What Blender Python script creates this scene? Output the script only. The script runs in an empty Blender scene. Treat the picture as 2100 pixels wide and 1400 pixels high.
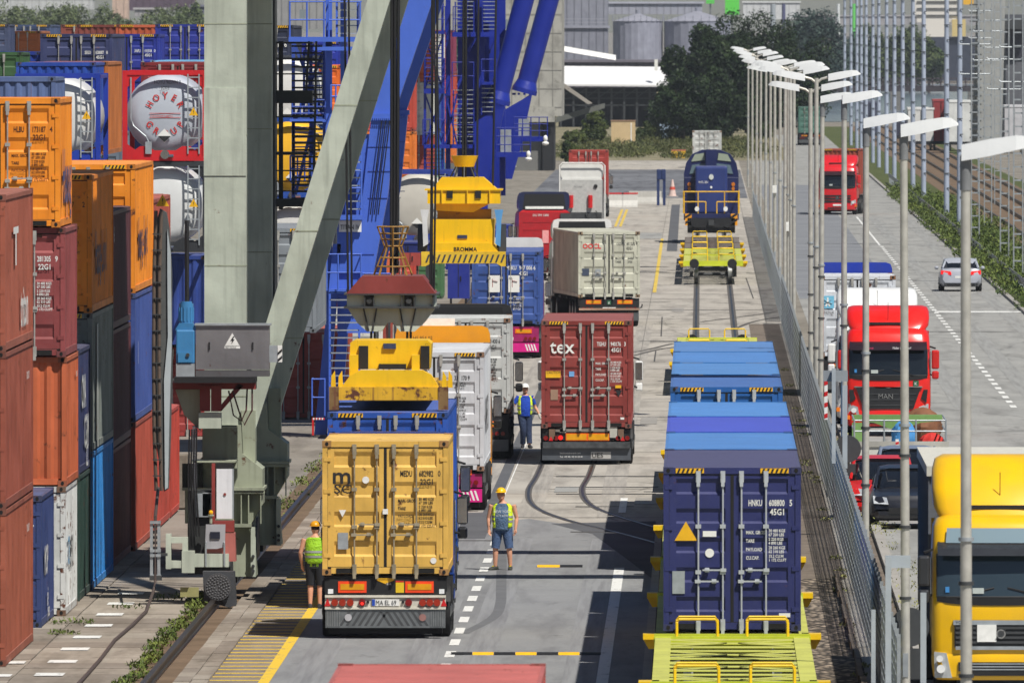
import bpy, bmesh, math, random
from mathutils import Vector, Matrix
S = bpy.context.scene
COL = S.collection
R = math.radians
# ---------------------------------------------------------------- camera, sky, sun, exposure
F, XV, YV, CH = 33000.0, 1438.0, 54.0, 11.85      # long lens: pixels per radian, vanishing point, eye height
cd = bpy.data.cameras.new('camera'); cam = bpy.data.objects.new('camera', cd); COL.objects.link(cam)
cd.sensor_width = 36.0; cd.lens = F/2100.0*36.0; cd.clip_start = 20.0; cd.clip_end = 30000.0
cd.dof.use_dof = True; cd.dof.focus_distance = 400.0; cd.dof.aperture_fstop = 13.0
cam.location = (0, 0, CH)
cam.rotation_euler = Vector(((1050-XV)/F, 1.0, -(700-YV)/F)).to_track_quat('-Z', 'Y').to_euler()
S.camera = cam
SUN = Vector((0.40, -0.55, 1.0)).normalized()
wd = bpy.data.worlds.new('World'); S.world = wd; wd.use_nodes = True
wn = wd.node_tree.nodes; wl = wd.node_tree.links
bg = wn.get('Background') or wn.new('ShaderNodeBackground')
sky = wn.new('ShaderNodeTexSky'); sky.sky_type = 'NISHITA'; sky.sun_disc = False
sky.sun_elevation = math.asin(SUN.z); sky.sun_rotation = math.atan2(SUN.x, SUN.y)
sky.air_density = 1.0; sky.dust_density = 0.6; sky.ozone_density = 2.0
wl.new(sky.outputs[0], bg.inputs[0]); bg.inputs[1].default_value = 0.05
sl = bpy.data.lights.new('sun', 'SUN'); sl.energy = 5.0; sl.angle = R(0.53); sl.color = (1.0, 0.955, 0.88)
so = bpy.data.objects.new('sun', sl); COL.objects.link(so)
so.rotation_euler = (-SUN).to_track_quat('-Z', 'Y').to_euler(); so.location = (60, 200, 120)
S.view_settings.view_transform = 'Standard'; S.view_settings.look = 'None'
S.view_settings.exposure = 0.12; S.view_settings.gamma = 1.0
S.render.resolution_x = 1024; S.render.resolution_y = 682

# ---------------------------------------------------------------- helpers
def XS(px, s): return (px-XV)/s
def ZS(py, s): return CH-(py-YV)/s
def G(px, py):                      # a point of the flat ground
    s = (py-YV)/CH
    return ((px-XV)/s, F/s)
def lin(c):
    return tuple((v/255/12.92 if v/255 <= 0.04045 else ((v/255+0.055)/1.055)**2.4) for v in c)
class MB:
    def __init__(s): s.v = []; s.f = []; s.mi = []; s.m = 0; s.sm = False
    def add(s, vs, fs):
        o = len(s.v); s.v += [tuple(p) for p in vs]
        for f in fs: s.f.append(tuple(i+o for i in f)); s.mi.append(s.m)
        return s
    def box(s, x0, x1, y0, y1, z0, z1):
        return s.add([(x0,y0,z0),(x1,y0,z0),(x1,y1,z0),(x0,y1,z0),(x0,y0,z1),(x1,y0,z1),(x1,y1,z1),(x0,y1,z1)],
              [(0,3,2,1),(4,5,6,7),(0,1,5,4),(1,2,6,5),(2,3,7,6),(3,0,4,7)])
    def cb(s, x, y, z, dx, dy, dz): return s.box(x-dx/2,x+dx/2,y-dy/2,y+dy/2,z-dz/2,z+dz/2)
    def prism(s, pts, a0, a1, ax='y'):
        n = len(pts)
        def P(p, a): return (a,p[0],p[1]) if ax == 'x' else (p[0],a,p[1]) if ax == 'y' else (p[0],p[1],a)
        vs = [P(p,a0) for p in pts]+[P(p,a1) for p in pts]
        return s.add(vs, [tuple(range(n)), tuple(range(2*n-1,n-1,-1))]+[(i,i+n,(i+1)%n+n,(i+1)%n) for i in range(n)])
    def beam(s, a, b, w, h=None):
        a = Vector(a); b = Vector(b); h = h or w; d = (b-a).normalized()
        u = Vector((0,0,1)) if abs(d.z) < .9 else Vector((0,1,0))
        r = d.cross(u).normalized(); u = r.cross(d)
        vs = []
        for p in (a,b):
            for i,j in ((-1,-1),(1,-1),(1,1),(-1,1)): vs.append(p+r*(i*w/2)+u*(j*h/2))
        return s.add(vs, [(0,1,2,3),(7,6,5,4),(0,4,5,1),(1,5,6,2),(2,6,7,3),(3,7,4,0)])
    def cyl(s, a, b, r, n=12, r2=None, cap=True):
        a = Vector(a); b = Vector(b); d = (b-a).normalized(); r2 = r if r2 is None else r2
        u = Vector((0,0,1)) if abs(d.z) < .9 else Vector((0,1,0))
        p = d.cross(u).normalized(); q = p.cross(d)
        vs = []
        for c,rr in ((a,r),(b,r2)):
            for i in range(n):
                t = 2*math.pi*i/n; vs.append(c+p*(rr*math.cos(t))+q*(rr*math.sin(t)))
        fs = [(i,(i+1)%n,(i+1)%n+n,i+n) for i in range(n)]
        if cap: fs += [tuple(range(n-1,-1,-1)), tuple(range(n,2*n))]
        return s.add(vs, fs)
    def tube(s, pts, r, n=6):
        pts = [Vector(p) for p in pts]; vs = []; fs = []
        for k,p in enumerate(pts):
            d = (pts[min(k+1,len(pts)-1)]-pts[max(k-1,0)]).normalized()
            u = Vector((0,0,1)) if abs(d.z) < .95 else Vector((0,1,0))
            a = d.cross(u).normalized(); b = a.cross(d)
            for i in range(n):
                t = 2*math.pi*i/n; vs.append(p+a*(r*math.cos(t))+b*(r*math.sin(t)))
            if k:
                o = (k-1)*n
                fs += [(o+i,o+(i+1)%n,o+(i+1)%n+n,o+i+n) for i in range(n)]
        fs += [tuple(range(n)), tuple(range(len(vs)-1,len(vs)-n-1,-1))]
        return s.add(vs, fs)
    def rings(s, rs, cap=True):      # list of closed rings with equal counts
        n = len(rs[0]); vs = [p for r in rs for p in r]; fs = []
        for k in range(len(rs)-1):
            o = k*n; fs += [(o+i,o+(i+1)%n,o+(i+1)%n+n,o+i+n) for i in range(n)]
        if cap: fs += [tuple(range(n-1,-1,-1)), tuple(range((len(rs)-1)*n, len(rs)*n))]
        return s.add(vs, fs)
    def ell(s, c, r, nu=14, nv=9, zcut=None):
        rs = []
        for j in range(nv+1):
            t = -math.pi/2+math.pi*j/nv
            if zcut is not None: t = zcut+(math.pi/2-zcut)*j/nv
            k = max(math.cos(t), .001)
            rs.append([(c[0]+r[0]*k*math.cos(2*math.pi*i/nu), c[1]+r[1]*k*math.sin(2*math.pi*i/nu), c[2]+r[2]*math.sin(t)) for i in range(nu)])
        return s.rings(rs)
    def sheet(s, A, B):
        n = len(A); return s.add(list(A)+list(B), [(i,i+1,n+i+1,n+i) for i in range(n-1)])
    def quad(s, a, b, c, d): return s.add([a,b,c,d], [(0,1,2,3)])
    def poly(s, pts): return s.add(pts, [tuple(range(len(pts)))])
    def mesh(s, smooth=None):
        me = bpy.data.meshes.new('mesh'); me.from_pydata(s.v, [], s.f)
        for _ in range(max(s.mi, default=0)+1): me.materials.append(None)
        if any(s.mi): me.polygons.foreach_set('material_index', s.mi)
        if smooth or (smooth is None and s.sm):
            me.polygons.foreach_set('use_smooth', [True]*len(me.polygons))
            try: me.set_sharp_from_angle(angle=R(38))
            except Exception: pass
        me.update(); return me
    def build(s, name, mats, parent=None, loc=None, rot=None, smooth=None): return obj(name, s.mesh(smooth), mats, parent, loc, rot)
def obj(name, me, mats, parent=None, loc=None, rot=None, scale=None):
    o = bpy.data.objects.new(name, me); COL.objects.link(o)
    if mats is not None:
        if not isinstance(mats, (list,tuple)): mats = [mats]
        for i,m in enumerate(mats[:len(me.materials)]):
            sl_ = o.material_slots[i]; sl_.link = 'OBJECT'; sl_.material = m
    if parent: o.parent = parent
    if loc: o.location = loc
    if rot: o.rotation_euler = rot
    if scale: o.scale = scale
    return o
def tag(o, label, cat, group=None):
    o['label'] = label; o['category'] = cat
    if group: o['group'] = group
    return o
def thing(name, label, cat, loc=(0,0,0), rz=0, group=None):
    o = bpy.data.objects.new(name, None); COL.objects.link(o)
    o.empty_display_size = .2; o.location = loc; o.rotation_euler = (0,0,rz)
    return tag(o, label, cat, group)
def struct(o): o['kind'] = 'structure'; return o
def stuff(o): o['kind'] = 'stuff'; return o
def bevel(o, w, seg=2):
    m = o.modifiers.new('bevel','BEVEL'); m.width = w; m.segments = seg; m.limit_method = 'ANGLE'; m.angle_limit = R(35); return o
def copy_tree(o, loc=None, rz=None, parent=None):
    c = o.copy(); COL.objects.link(c); c.parent = parent
    if loc: c.location = loc
    if rz is not None: c.rotation_euler = (0,0,rz)
    for ch in list(o.children):
        d = copy_tree(ch, parent=c); d.matrix_parent_inverse = ch.matrix_parent_inverse
    return c

# ---------------------------------------------------------------- materials
MC = {}
def nodes(name):
    m = bpy.data.materials.new(name); m.use_nodes = True
    nt = m.node_tree; b = nt.nodes.get('Principled BSDF')
    return m, nt.nodes, nt.links, b
def ramp(n, l, src, p0, p1, c0=(0,0,0,1), c1=(1,1,1,1)):
    r = n.new('ShaderNodeValToRGB'); r.color_ramp.elements[0].position = p0; r.color_ramp.elements[1].position = p1
    r.color_ramp.elements[0].color = c0; r.color_ramp.elements[1].color = c1
    l.new(src, r.inputs[0]); return r.outputs[0]
def mixc(n, l, fac, a, b, mode='MIX'):
    x = n.new('ShaderNodeMix'); x.data_type = 'RGBA'; x.blend_type = mode
    for sock, v in ((x.inputs[0],fac),(x.inputs[6],a),(x.inputs[7],b)):
        if hasattr(v,'is_linked') or hasattr(v,'links'): l.new(v, sock)
        else: sock.default_value = v if not isinstance(v,tuple) else (v+(1,))[:4]
    return x.outputs[2]
def noise(n, l, vec, scale, detail=4, w=None, rough=.55):
    t = n.new('ShaderNodeTexNoise'); t.inputs['Scale'].default_value = scale; t.inputs['Detail'].default_value = detail; t.inputs['Roughness'].default_value = rough
    if w is not None: t.noise_dimensions = '4D'; l.new(w, t.inputs['W'])
    if vec is not None: l.new(vec, t.inputs['Vector'])
    return t.outputs['Fac']
def mapping(n, l, vec, sc):
    t = n.new('ShaderNodeMapping'); t.inputs['Scale'].default_value = sc; l.new(vec, t.inputs[0]); return t.outputs[0]
def paint(col, rough=.45, wear=.25, rust=.0, name=None, metal=0.0, gain=1.0, spec=.4, streak=.3):
    """painted steel: faded patches, vertical dirt streaks, rust spots; col is sRGB 0-255"""
    key = ('p',col,rough,wear,rust,metal,gain,streak)
    if key in MC: return MC[key]
    c = tuple(min(.86,v*gain) for v in lin(col))
    m, n, l, b = nodes(name or 'paint')
    tc = n.new('ShaderNodeTexCoord'); oi = n.new('ShaderNodeObjectInfo')
    mt = n.new('ShaderNodeMath'); mt.operation = 'MULTIPLY'; mt.inputs[1].default_value = 37.0; l.new(oi.outputs['Random'], mt.inputs[0])
    w = mt.outputs[0]; v = tc.outputs['Object']
    a = noise(n,l,v,.9,5,w)
    lightc = tuple(min(.9,x*(1+.55*wear)+.035*wear) for x in c); darkc = tuple(x*(1-.5*wear) for x in c)
    base = mixc(n,l,ramp(n,l,a,.3,.7), darkc, lightc)
    st = noise(n,l,mapping(n,l,v,(5,5,.35)),1.6,4,w)
    base = mixc(n,l,ramp(n,l,st,.5,.78,(0,0,0,1),(streak,streak,streak,1)), base, tuple(x*.45+.02 for x in c))
    sc = noise(n,l,mapping(n,l,v,(2.2,2.2,1.1)),4.5,7,w,.72)
    base = mixc(n,l,ramp(n,l,sc,.6,.72,(0,0,0,1),(.45*wear+.05,)*3+(1,)), base, tuple(min(.8,x*.8+.1) for x in c))
    ge = n.new('ShaderNodeNewGeometry'); sx_ = n.new('ShaderNodeSeparateXYZ'); l.new(ge.outputs['Normal'], sx_.inputs[0])
    base = mixc(n,l,ramp(n,l,sx_.outputs['Z'],.75,.95,(0,0,0,1),(.17,.17,.17,1)), base, lin((150,146,140)))
    if rust > 0:
        rn = noise(n,l,v,3.2,8,w,.68)
        p = .675-.2*rust
        rf = ramp(n,l,rn,p,p+.06)
        base = mixc(n,l,rf, base, lin((92,52,32)))
        rs = noise(n,l,mapping(n,l,v,(9,9,.28)),1.3,5,w,.6); q = .70-.12*rust
        base = mixc(n,l,ramp(n,l,rs,q,q+.08,(0,0,0,1),(.75,.75,.75,1)), base, lin((104,62,40)))
    l.new(base, b.inputs['Base Color'])
    f = noise(n,l,v,14,3)
    rr = n.new('ShaderNodeMapRange'); l.new(f, rr.inputs[0]); rr.inputs[3].default_value = max(.05,rough-.12); rr.inputs[4].default_value = min(1,rough+.15)
    l.new(rr.outputs[0], b.inputs['Roughness']); b.inputs['Metallic'].default_value = metal
    b.inputs['Specular IOR Level'].default_value = spec
    bp = n.new('ShaderNodeBump'); bp.inputs['Strength'].default_value = .35; bp.inputs['Distance'].default_value = .05
    l.new(noise(n,l,v,1.7,4,w), bp.inputs['Height']); l.new(bp.outputs[0], b.inputs['Normal'])
    MC[key] = m; return m
def plain(col, rough=.5, metal=0.0, emit=0, spec=.5, var=.12, scale=6.0, name=None):
    key = ('s',col,rough,metal,emit,var)
    if key in MC: return MC[key]
    c = lin(col); m, n, l, b = nodes(name or 'surface')
    tc = n.new('ShaderNodeTexCoord')
    a = noise(n,l,tc.outputs['Object'],scale,4)
    base = mixc(n,l,ramp(n,l,a,.3,.7), tuple(x*(1-var) for x in c), tuple(min(.92,x*(1+var)) for x in c))
    l.new(base, b.inputs['Base Color'])
    b.inputs['Roughness'].default_value = rough; b.inputs['Metallic'].default_value = metal; b.inputs['Specular IOR Level'].default_value = spec
    if emit: b.inputs['Emission Color'].default_value = c+(1,); b.inputs['Emission Strength'].default_value = emit
    MC[key] = m; return m
def glass(col=(28,34,40), rough=.06):
    key = ('g',col,rough)
    if key in MC: return MC[key]
    m, n, l, b = nodes('window_glass')
    b.inputs['Base Color'].default_value = lin(col)+(1,); b.inputs['Roughness'].default_value = rough; b.inputs['Specular IOR Level'].default_value = .8
    MC[key] = m; return m
def carpaint(col, rough=.28):
    key = ('c',col)
    if key in MC: return MC[key]
    m, n, l, b = nodes('vehicle_paint')
    tc = n.new('ShaderNodeTexCoord'); c = lin(col)
    a = noise(n,l,tc.outputs['Object'],1.8,5)
    l.new(mixc(n,l,ramp(n,l,a,.35,.75), c, tuple(min(.86,x*.82+.012) for x in c)), b.inputs['Base Color'])
    b.inputs['Roughness'].default_value = rough; b.inputs['Coat Weight'].default_value = .35; b.inputs['Coat Roughness'].default_value = .12
    MC[key] = m; return m
def ground_mat(name, c1, c2, scale=.35, rough=.9, speck=.25, stretch=(1,1,1), stain=None, bump=.25, cracks=0):
    m, n, l, b = nodes(name)
    g = n.new('ShaderNodeNewGeometry'); v = g.outputs['Position']
    vs = mapping(n,l,v,stretch)
    a = noise(n,l,vs,scale,6,rough=.62)
    base = mixc(n,l,ramp(n,l,a,.3,.7), lin(c1), lin(c2))
    fine = noise(n,l,v,9,3,rough=.7)
    base = mixc(n,l,ramp(n,l,fine,.35,.7,(0,0,0,1),(speck,speck,speck,1)), base, tuple(x*.55 for x in lin(c1)))
    if stain:
        o1 = noise(n,l,mapping(n,l,v,(1,.3,1)),1.7,6,rough=.7)
        base = mixc(n,l,ramp(n,l,o1,.6,.68,(0,0,0,1),(.5,.5,.5,1)), base, tuple(x*.5 for x in lin(stain)))
        s1 = noise(n,l,mapping(n,l,v,(1.3,.12,1)),.9,5,rough=.6)
        base = mixc(n,l,ramp(n,l,s1,.47,.7,(0,0,0,1),(.75,.75,.75,1)), base, lin(stain))
    if cracks:
        vo = n.new('ShaderNodeTexVoronoi'); vo.feature = 'DISTANCE_TO_EDGE'; vo.inputs['Scale'].default_value = .13
        wv = n.new('ShaderNodeVectorMath'); wv.operation = 'ADD'
        nz = n.new('ShaderNodeTexNoise'); nz.inputs['Scale'].default_value = .4; l.new(v, nz.inputs['Vector'])
        l.new(v, wv.inputs[0]); l.new(nz.outputs['Color'], wv.inputs[1]); l.new(mapping(n,l,wv.outputs[0],(1,.35,1)), vo.inputs['Vector'])
        base = mixc(n,l,ramp(n,l,vo.outputs['Distance'],.0,.012,(cracks,cracks,cracks,1),(0,0,0,1)), base, tuple(x*.35 for x in lin(c1)))
    l.new(base, b.inputs['Base Color']); b.inputs['Roughness'].default_value = rough; b.inputs['Specular IOR Level'].default_value = .25
    bp = n.new('ShaderNodeBump'); bp.inputs['Strength'].default_value = bump; bp.inputs['Distance'].default_value = .02
    l.new(fine, bp.inputs['Height']); l.new(bp.outputs[0], b.inputs['Normal'])
    return m
def leafmat(c1, c2, name='foliage'):
    key = ('l',c1,c2)
    if key in MC: return MC[key]
    m, n, l, b = nodes(name)
    g = n.new('ShaderNodeNewGeometry')
    a = noise(n,l,g.outputs['Position'],.55,3)
    col = mixc(n,l,ramp(n,l,a,.38,.62), lin(c1), lin(c2))
    rp = mixc(n,l,g.outputs['Random Per Island'], (.72,.72,.72), (1.25,1.25,1.15))
    l.new(mixc(n,l,1.0,col,rp,'MULTIPLY'), b.inputs['Base Color']); b.inputs['Roughness'].default_value = .6; b.inputs['Specular IOR Level'].default_value = .2
    MC[key] = m; return m
BLACK = plain((22,22,24),.6); RUBBER = plain((26,26,28),.85); DGREY = plain((58,60,62),.6); STEEL = plain((150,152,152),.38,.75,var=.2)
GALV = plain((166,172,176),.45,.45,var=.16); WHITE = plain((226,226,222),.45); WPRINT = plain((222,222,218),.6,var=.05); BPRINT = plain((30,30,32),.6,var=.05)
YEL = paint((232,176,24),.45,.3,.15); HAZY = plain((226,172,20),.5); DARKMETAL = paint((52,54,56),.5,.35,.25)
LAMPRED = plain((120,16,14),.25); REFLEX_O = plain((232,96,20),.35); REFLEX_Y = plain((214,150,10),.35); REDM = plain((196,30,32),.4)
GLASS = glass(); CHROME = plain((200,200,202),.15,1.0)
# flat lettering
FONTM = {}
def text(s_, size, mat, parent, loc, sx=.8, rot=(R(90),0,0), align='LEFT', name='lettering', bold=0.0):
    key = (s_,size,sx,align,bold)
    if key not in FONTM:
        cu = bpy.data.curves.new('t','FONT'); cu.body = s_; cu.size = size; cu.align_x = align; cu.resolution_u = 2; cu.fill_mode = 'FRONT'; cu.offset = bold*size
        to = bpy.data.objects.new('t',cu); COL.objects.link(to)
        me = bpy.data.meshes.new_from_object(to.evaluated_get(bpy.context.evaluated_depsgraph_get()))
        bpy.data.objects.remove(to); bpy.data.curves.remove(cu)
        me.transform(Matrix.Diagonal((sx,1,1,1))); me.materials.clear(); me.materials.append(None)
        FONTM[key] = me
    return obj(name, FONTM[key], mat, parent, loc, rot)
# ================================================================ ground, roads, rails
M_BASE = ground_mat('dusty_ground',(118,112,102),(146,140,130),.08,.95,.3,stain=(100,94,86))
M_CONC = ground_mat('light_concrete',(158,152,143),(182,176,166),.12,.9,.22,stain=(126,121,114),cracks=.6)
M_ASPH = ground_mat('grey_asphalt',(130,131,132),(144,145,145),.22,.9,.35,stain=(104,104,106))
M_DARK = ground_mat('dark_asphalt_patch',(84,85,88),(100,101,104),.3,.9,.35)
M_ROAD = ground_mat('road_asphalt',(140,140,137),(160,159,155),.1,.9,.25,stain=(118,117,114),cracks=.5)
M_SLAB = [ground_mat('concrete_slab',a,b,.5,.95,.35,stain=(104,95,84)) for a,b in (((134,124,112),(158,148,136)),((122,113,103),(148,138,127)),((142,133,121),(166,157,145)))]
M_GRAV = ground_mat('track_gravel',(70,64,57),(118,108,96),1.1,1,.6,bump=1.0)
M_PAVE = ground_mat('brown_paving',(104,94,84),(132,121,110),.9,.95,.4,stain=(84,76,66))
M_DIRT = ground_mat('brown_dirt',(96,80,64),(128,108,88),.6,1,.4,bump=.6)
M_GRASS = ground_mat('grass_ground',(62,72,36),(92,98,54),.3,1,.4)
M_WATER = plain((120,132,146),.12,0,0,.6,.08,.02,'river_water')
def gravel_net():
    m, n, l, b = nodes('gravel_in_net')
    g = n.new('ShaderNodeNewGeometry'); v = g.outputs['Position']
    vo = n.new('ShaderNodeTexVoronoi'); vo.inputs['Scale'].default_value = 7.0; l.new(mapping(n,l,v,(1,.25,1)), vo.inputs['Vector'])
    c = mixc(n,l,vo.outputs['Color'], lin((96,84,72)), lin((176,160,142)))
    c = mixc(n,l,ramp(n,l,vo.outputs['Distance'],.25,.6,(0,0,0,1),(.9,.9,.9,1)), c, lin((44,39,34)))
    l.new(c, b.inputs['Base Color']); b.inputs['Roughness'].default_value = 1
    bp = n.new('ShaderNodeBump'); bp.inputs['Strength'].default_value = 1; bp.inputs['Distance'].default_value = .06; bp.invert = True
    l.new(vo.outputs['Distance'], bp.inputs['Height']); l.new(bp.outputs[0], b.inputs['Normal']); return m
M_NET = gravel_net()
def flat(name, pts, z, mat, kind='structure'):
    o = MB().poly([(x,y,z) for x,y in pts]).build(name, mat); o['kind'] = kind; return o
def rect(name, x0, x1, y0, y1, z, mat): return flat(name, [(x0,y0),(x1,y0),(x1,y1),(x0,y1)], z, mat)
rect('ground', -60000, 60000, -200, 200000, 0, M_BASE)
rect('pavement', -9.0, 3.28, 250, 1420, .004, M_CONC)
flat('road', [(-7.98,150),(-1.02,150),(-1.02,352),G(1275,1112)[:2],G(1180,1078),G(1085,1064),(-5.2,385),(-7.98,388)], .008, M_ASPH)
flat('asphalt_patch', [G(1130,1074),G(1345,1069),(-1.05,345),G(1290,1150),G(1215,1095)], .012, M_DARK)
flat('asphalt_strip', [(-5.72,372),(-5.0,372),(-5.15,620),(-5.9,620)], .0115, M_DARK)
rect('dark_yard', -12, 3.2, 1110, 1330, .012, ground_mat('worn_dark_asphalt',(84,84,88),(132,134,138),.03,.8,.25,stain=(66,66,70)))
rect('gravel_bed', -.92, 1.85, 230, 440, .010, M_GRAV)
rect('gravel_strip', 1.85, 3.0, 230, 345, .014, M_NET)
rect('paved_strip', 1.9, 3.1, 345, 640, .014, M_PAVE)
rect('brown_footpath', 3.36, 4.0, 230, 480, .012, M_PAVE)
rect('access_road', 4.25, 13.4, 200, 1750, .008, M_ROAD)
rect('road_repair', 4.3, 8.6, 700, 1200, .012, ground_mat('newer_asphalt',(112,114,118),(134,136,140),.15,.9,.25))
rect('verge', 13.4, 24.5, 350, 1900, .010, M_GRASS)
rect('rail_bed', 17.2, 23.4, 350, 1900, .02, M_DIRT)
rect('scrub_ground', -30, 8, 1420, 2200, .02, ground_mat('scrub_ground',(120,112,90),(150,142,118),.05,1,.4,stain=(84,90,52)))
rect('river', 9, 260, 1990, 3300, .05, M_WATER)
# the kerb beside the train and beside the footpath
M_KERB = paint((150,146,140),.9,.3,0)
for nm,x0,x1,y0,y1 in (('kerb',-1.06,-.9,230,366),('kerb',4.0,4.22,230,520),('kerb',13.3,13.5,380,1300)):
    struct(MB().box(x0,x1,y0,y1,-.02,.12).build(nm, M_KERB))
# left yard slabs: each slab a piece of its own
yard = struct(MB().poly([(-60,230,.003),(-10.42,230,.003),(-10.42,900,.003),(-60,900,.003)]).build('yard_pavement', ground_mat('yard_concrete',(126,119,110),(150,143,133),.15,.95,.3,stain=(100,94,86))))
rnd = random.Random(4)
slab_me = {}
for wi,(x0,x1) in enumerate(((-14.6,-12.52),(-12.48,-10.46))):
    me = MB().box(-(x1-x0)/2,(x1-x0)/2,0,2.46,0,.03).mesh()
    for k in range(40):
        obj('slab', me, M_SLAB[rnd.randrange(3)], yard, ((x0+x1)/2+rnd.uniform(-.01,.01), 268+k*2.5+wi*.7, rnd.uniform(-.004,.006)))
rail_strip = struct(MB().poly([(-10.42,230,.002),(-9.0,230,.002),(-9.0,900,.002),(-10.42,900,.002)]).build('rail_channel', M_DIRT))
# kerb stones beside the crane rail
me = MB().box(-.15,.15,0,1.94,0,.05).mesh()
for x in (-9.36,-9.05):
    for k in range(70): obj('kerb_stone', me, M_SLAB[rnd.randrange(3)], rail_strip, (x+rnd.uniform(-.008,.008), 262+k*2+(.9 if x > -9.2 else 0), rnd.uniform(-.006,.006)))
# rails
M_RAIL = plain((66,60,56),.35,.7,var=.25)
M_GROOVE = plain((84,80,76),.8)
def rail_run(name, pts, w=.075, h=.14, groove=.0):
    mb = MB()
    for a,b in zip(pts,pts[1:]): mb.beam((a[0],a[1],h/2),(b[0],b[1],h/2),w,h)
    return mb
struct(MB().prism([(-10.01,0),(-9.85,0),(-9.87,.04),(-9.91,.05),(-9.91,.14),(-9.88,.15),(-9.88,.19),(-9.98,.19),(-9.98,.15),(-9.95,.14),(-9.95,.05),(-9.99,.04)],230,900,'y').build('crane_rail', M_RAIL))
for x in (.55-.7525,.55+.7525):
    struct(rail_run('r',[(x,230),(x,440)],.075,.16).build('train_rail', M_RAIL))
    flat('rail_groove',[(x-.13,440),(x+.13,440),(x+.13,1400),(x-.13,1400)],.014,M_GROOVE)
    struct(MB().box(x-.04,x+.04,440,1400,0,.024).build('train_rail', M_RAIL))
def curve_pts(ps, n=10):
    out = []
    for i in range(len(ps)-1):
        p0 = ps[max(i-1,0)]; p1 = ps[i]; p2 = ps[i+1]; p3 = ps[min(i+2,len(ps)-1)]
        for k in range(n):
            t = k/n
            out.append(tuple(.5*((2*p1[j])+(-p0[j]+p2[j])*t+(2*p0[j]-5*p1[j]+4*p2[j]-p3[j])*t*t+(-p0[j]+3*p1[j]-3*p2[j]+p3[j])*t**3) for j in range(2)))
    return out+[ps[-1]]
def ribbon(name, ps, w, z, mat):
    A = []; B = []
    for i,p in enumerate(ps):
        a = Vector(ps[max(i-1,0)]); b = Vector(ps[min(i+1,len(ps)-1)]); d = (b-a).normalized(); nn = Vector((-d.y,d.x))*w/2
        A.append((p[0]+nn.x,p[1]+nn.y,z)); B.append((p[0]-nn.x,p[1]-nn.y,z))
    return struct(MB().sheet(A,B).build(name, mat))
for ps in ([(-4.28,640),(-4.3,480),G(1106,965),G(1084,1008),G(1097,1040),G(1160,1066),G(1260,1091),G(1352,1116)],
           [(-2.85,640),(-2.87,480),G(1212,965),G(1194,1005),G(1212,1036),G(1272,1061),G(1358,1086)]):
    cp = curve_pts(ps)
    ribbon('rail_groove', cp, .17, .016, M_GROOVE); ribbon('siding_rail', cp, .07, .020, M_RAIL)
for ps in ([G(1135,590+85),G(1250,725),G(1380,705)],[G(1300,730),G(1345,718),G(1385,712)],[(.0,F*CH/(660-54)),G(1520,650),G(1590,640)],[(1.3,F*CH/(675-54)),G(1545,660),G(1600,650)]):
    ribbon('rail_groove', curve_pts(ps), .16, .017, M_GROOVE)
for x in (18.2,19.65,21.2,22.65):
    struct(MB().box(x-.04,x+.04,380,1900,.02,.2).build('train_rail', M_RAIL))
# painted markings (each marking a sheet a few millimetres above the asphalt)
def worn(col, amt=.5):
    m, n, l, b = nodes('road_paint'); g = n.new('ShaderNodeNewGeometry')
    f = noise(n,l,mapping(n,l,g.outputs['Position'],(2.5,.6,1)),1.8,6,rough=.7)
    l.new(mixc(n,l,ramp(n,l,f,.56,.66,(0,0,0,1),(amt,amt,amt,1)), lin(col), lin((118,116,112))), b.inputs['Base Color']); b.inputs['Roughness'].default_value = .8; return m
W_P = worn((214,214,210),.75); Y_P = worn((216,180,52),.75)
def mark(x0,x1,y0,y1,mat,z=.016,name='road_marking'):
    return rect(name, x0, x1, y0, y1, z, mat)
for k in range(17): mark(-4.83,-4.64,296.2+5.92*k-12,299.2+5.92*k-12, W_P)
mark(-1.90,-1.68,240,352,W_P); mark(-8.0,-7.80,240,420,Y_P); mark(-4.98,-4.95,385,470,W_P,.017)
mark(-2.02,-1.84,G(0,1052)[1],G(0,1022)[1],W_P,.017)
me = MB().quad((0,0,0),(1.02,0,0),(1.02,.34,0),(0,.34,0)).mesh()
for k in range(84):
    o = obj('hatch_marking', me, Y_P, None, (-8.98+rnd.uniform(-.02,.02), 262+k*1.62, .058 if False else .0125)); o['kind'] = 'structure'
rect('hatch_ground', -8.9, -8.0, 255, 420, .0095, M_SLAB[1])
for k in range(9):
    mark(-12.15,-11.62,286.6+6.0*k,287.9+6.0*k,W_P,.044)
    if k < 2: mark(-12.98,-12.56,292.2+6.0*k,293.3+6.0*k,W_P,.044)
y = 500
while y < 790: mark(9.62,9.82,y,y+3.1,W_P,.016); y += 6.3
y = 800
mark(9.6,9.72,870,1000,W_P)
while y < 870: mark(9.62,9.8,y,y+3.5,W_P,.016); y += 7
mark(9.7,13.3,F*CH/(641-54),F*CH/(641-54)+3,W_P)
for a,b in ((1350,1335),(1315,1290),(1278,1262)):  # faint yellow guide lines on the far concrete
    pass
for (xa,ya,xb,yb) in ((1342,600,1358,490),(1262,465,1276,430),(1272,465,1286,430)):
    pa = G(xa,ya); pb = G(xb,yb)
    ribbon('yellow_guide_line',[pa,pb],.16,.016,worn((206,176,70),.8))
p0 = G(1367,565); ribbon('dark_patch_line',[G(1378,515),G(1386,420)],.55,.015,M_DARK)
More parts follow.
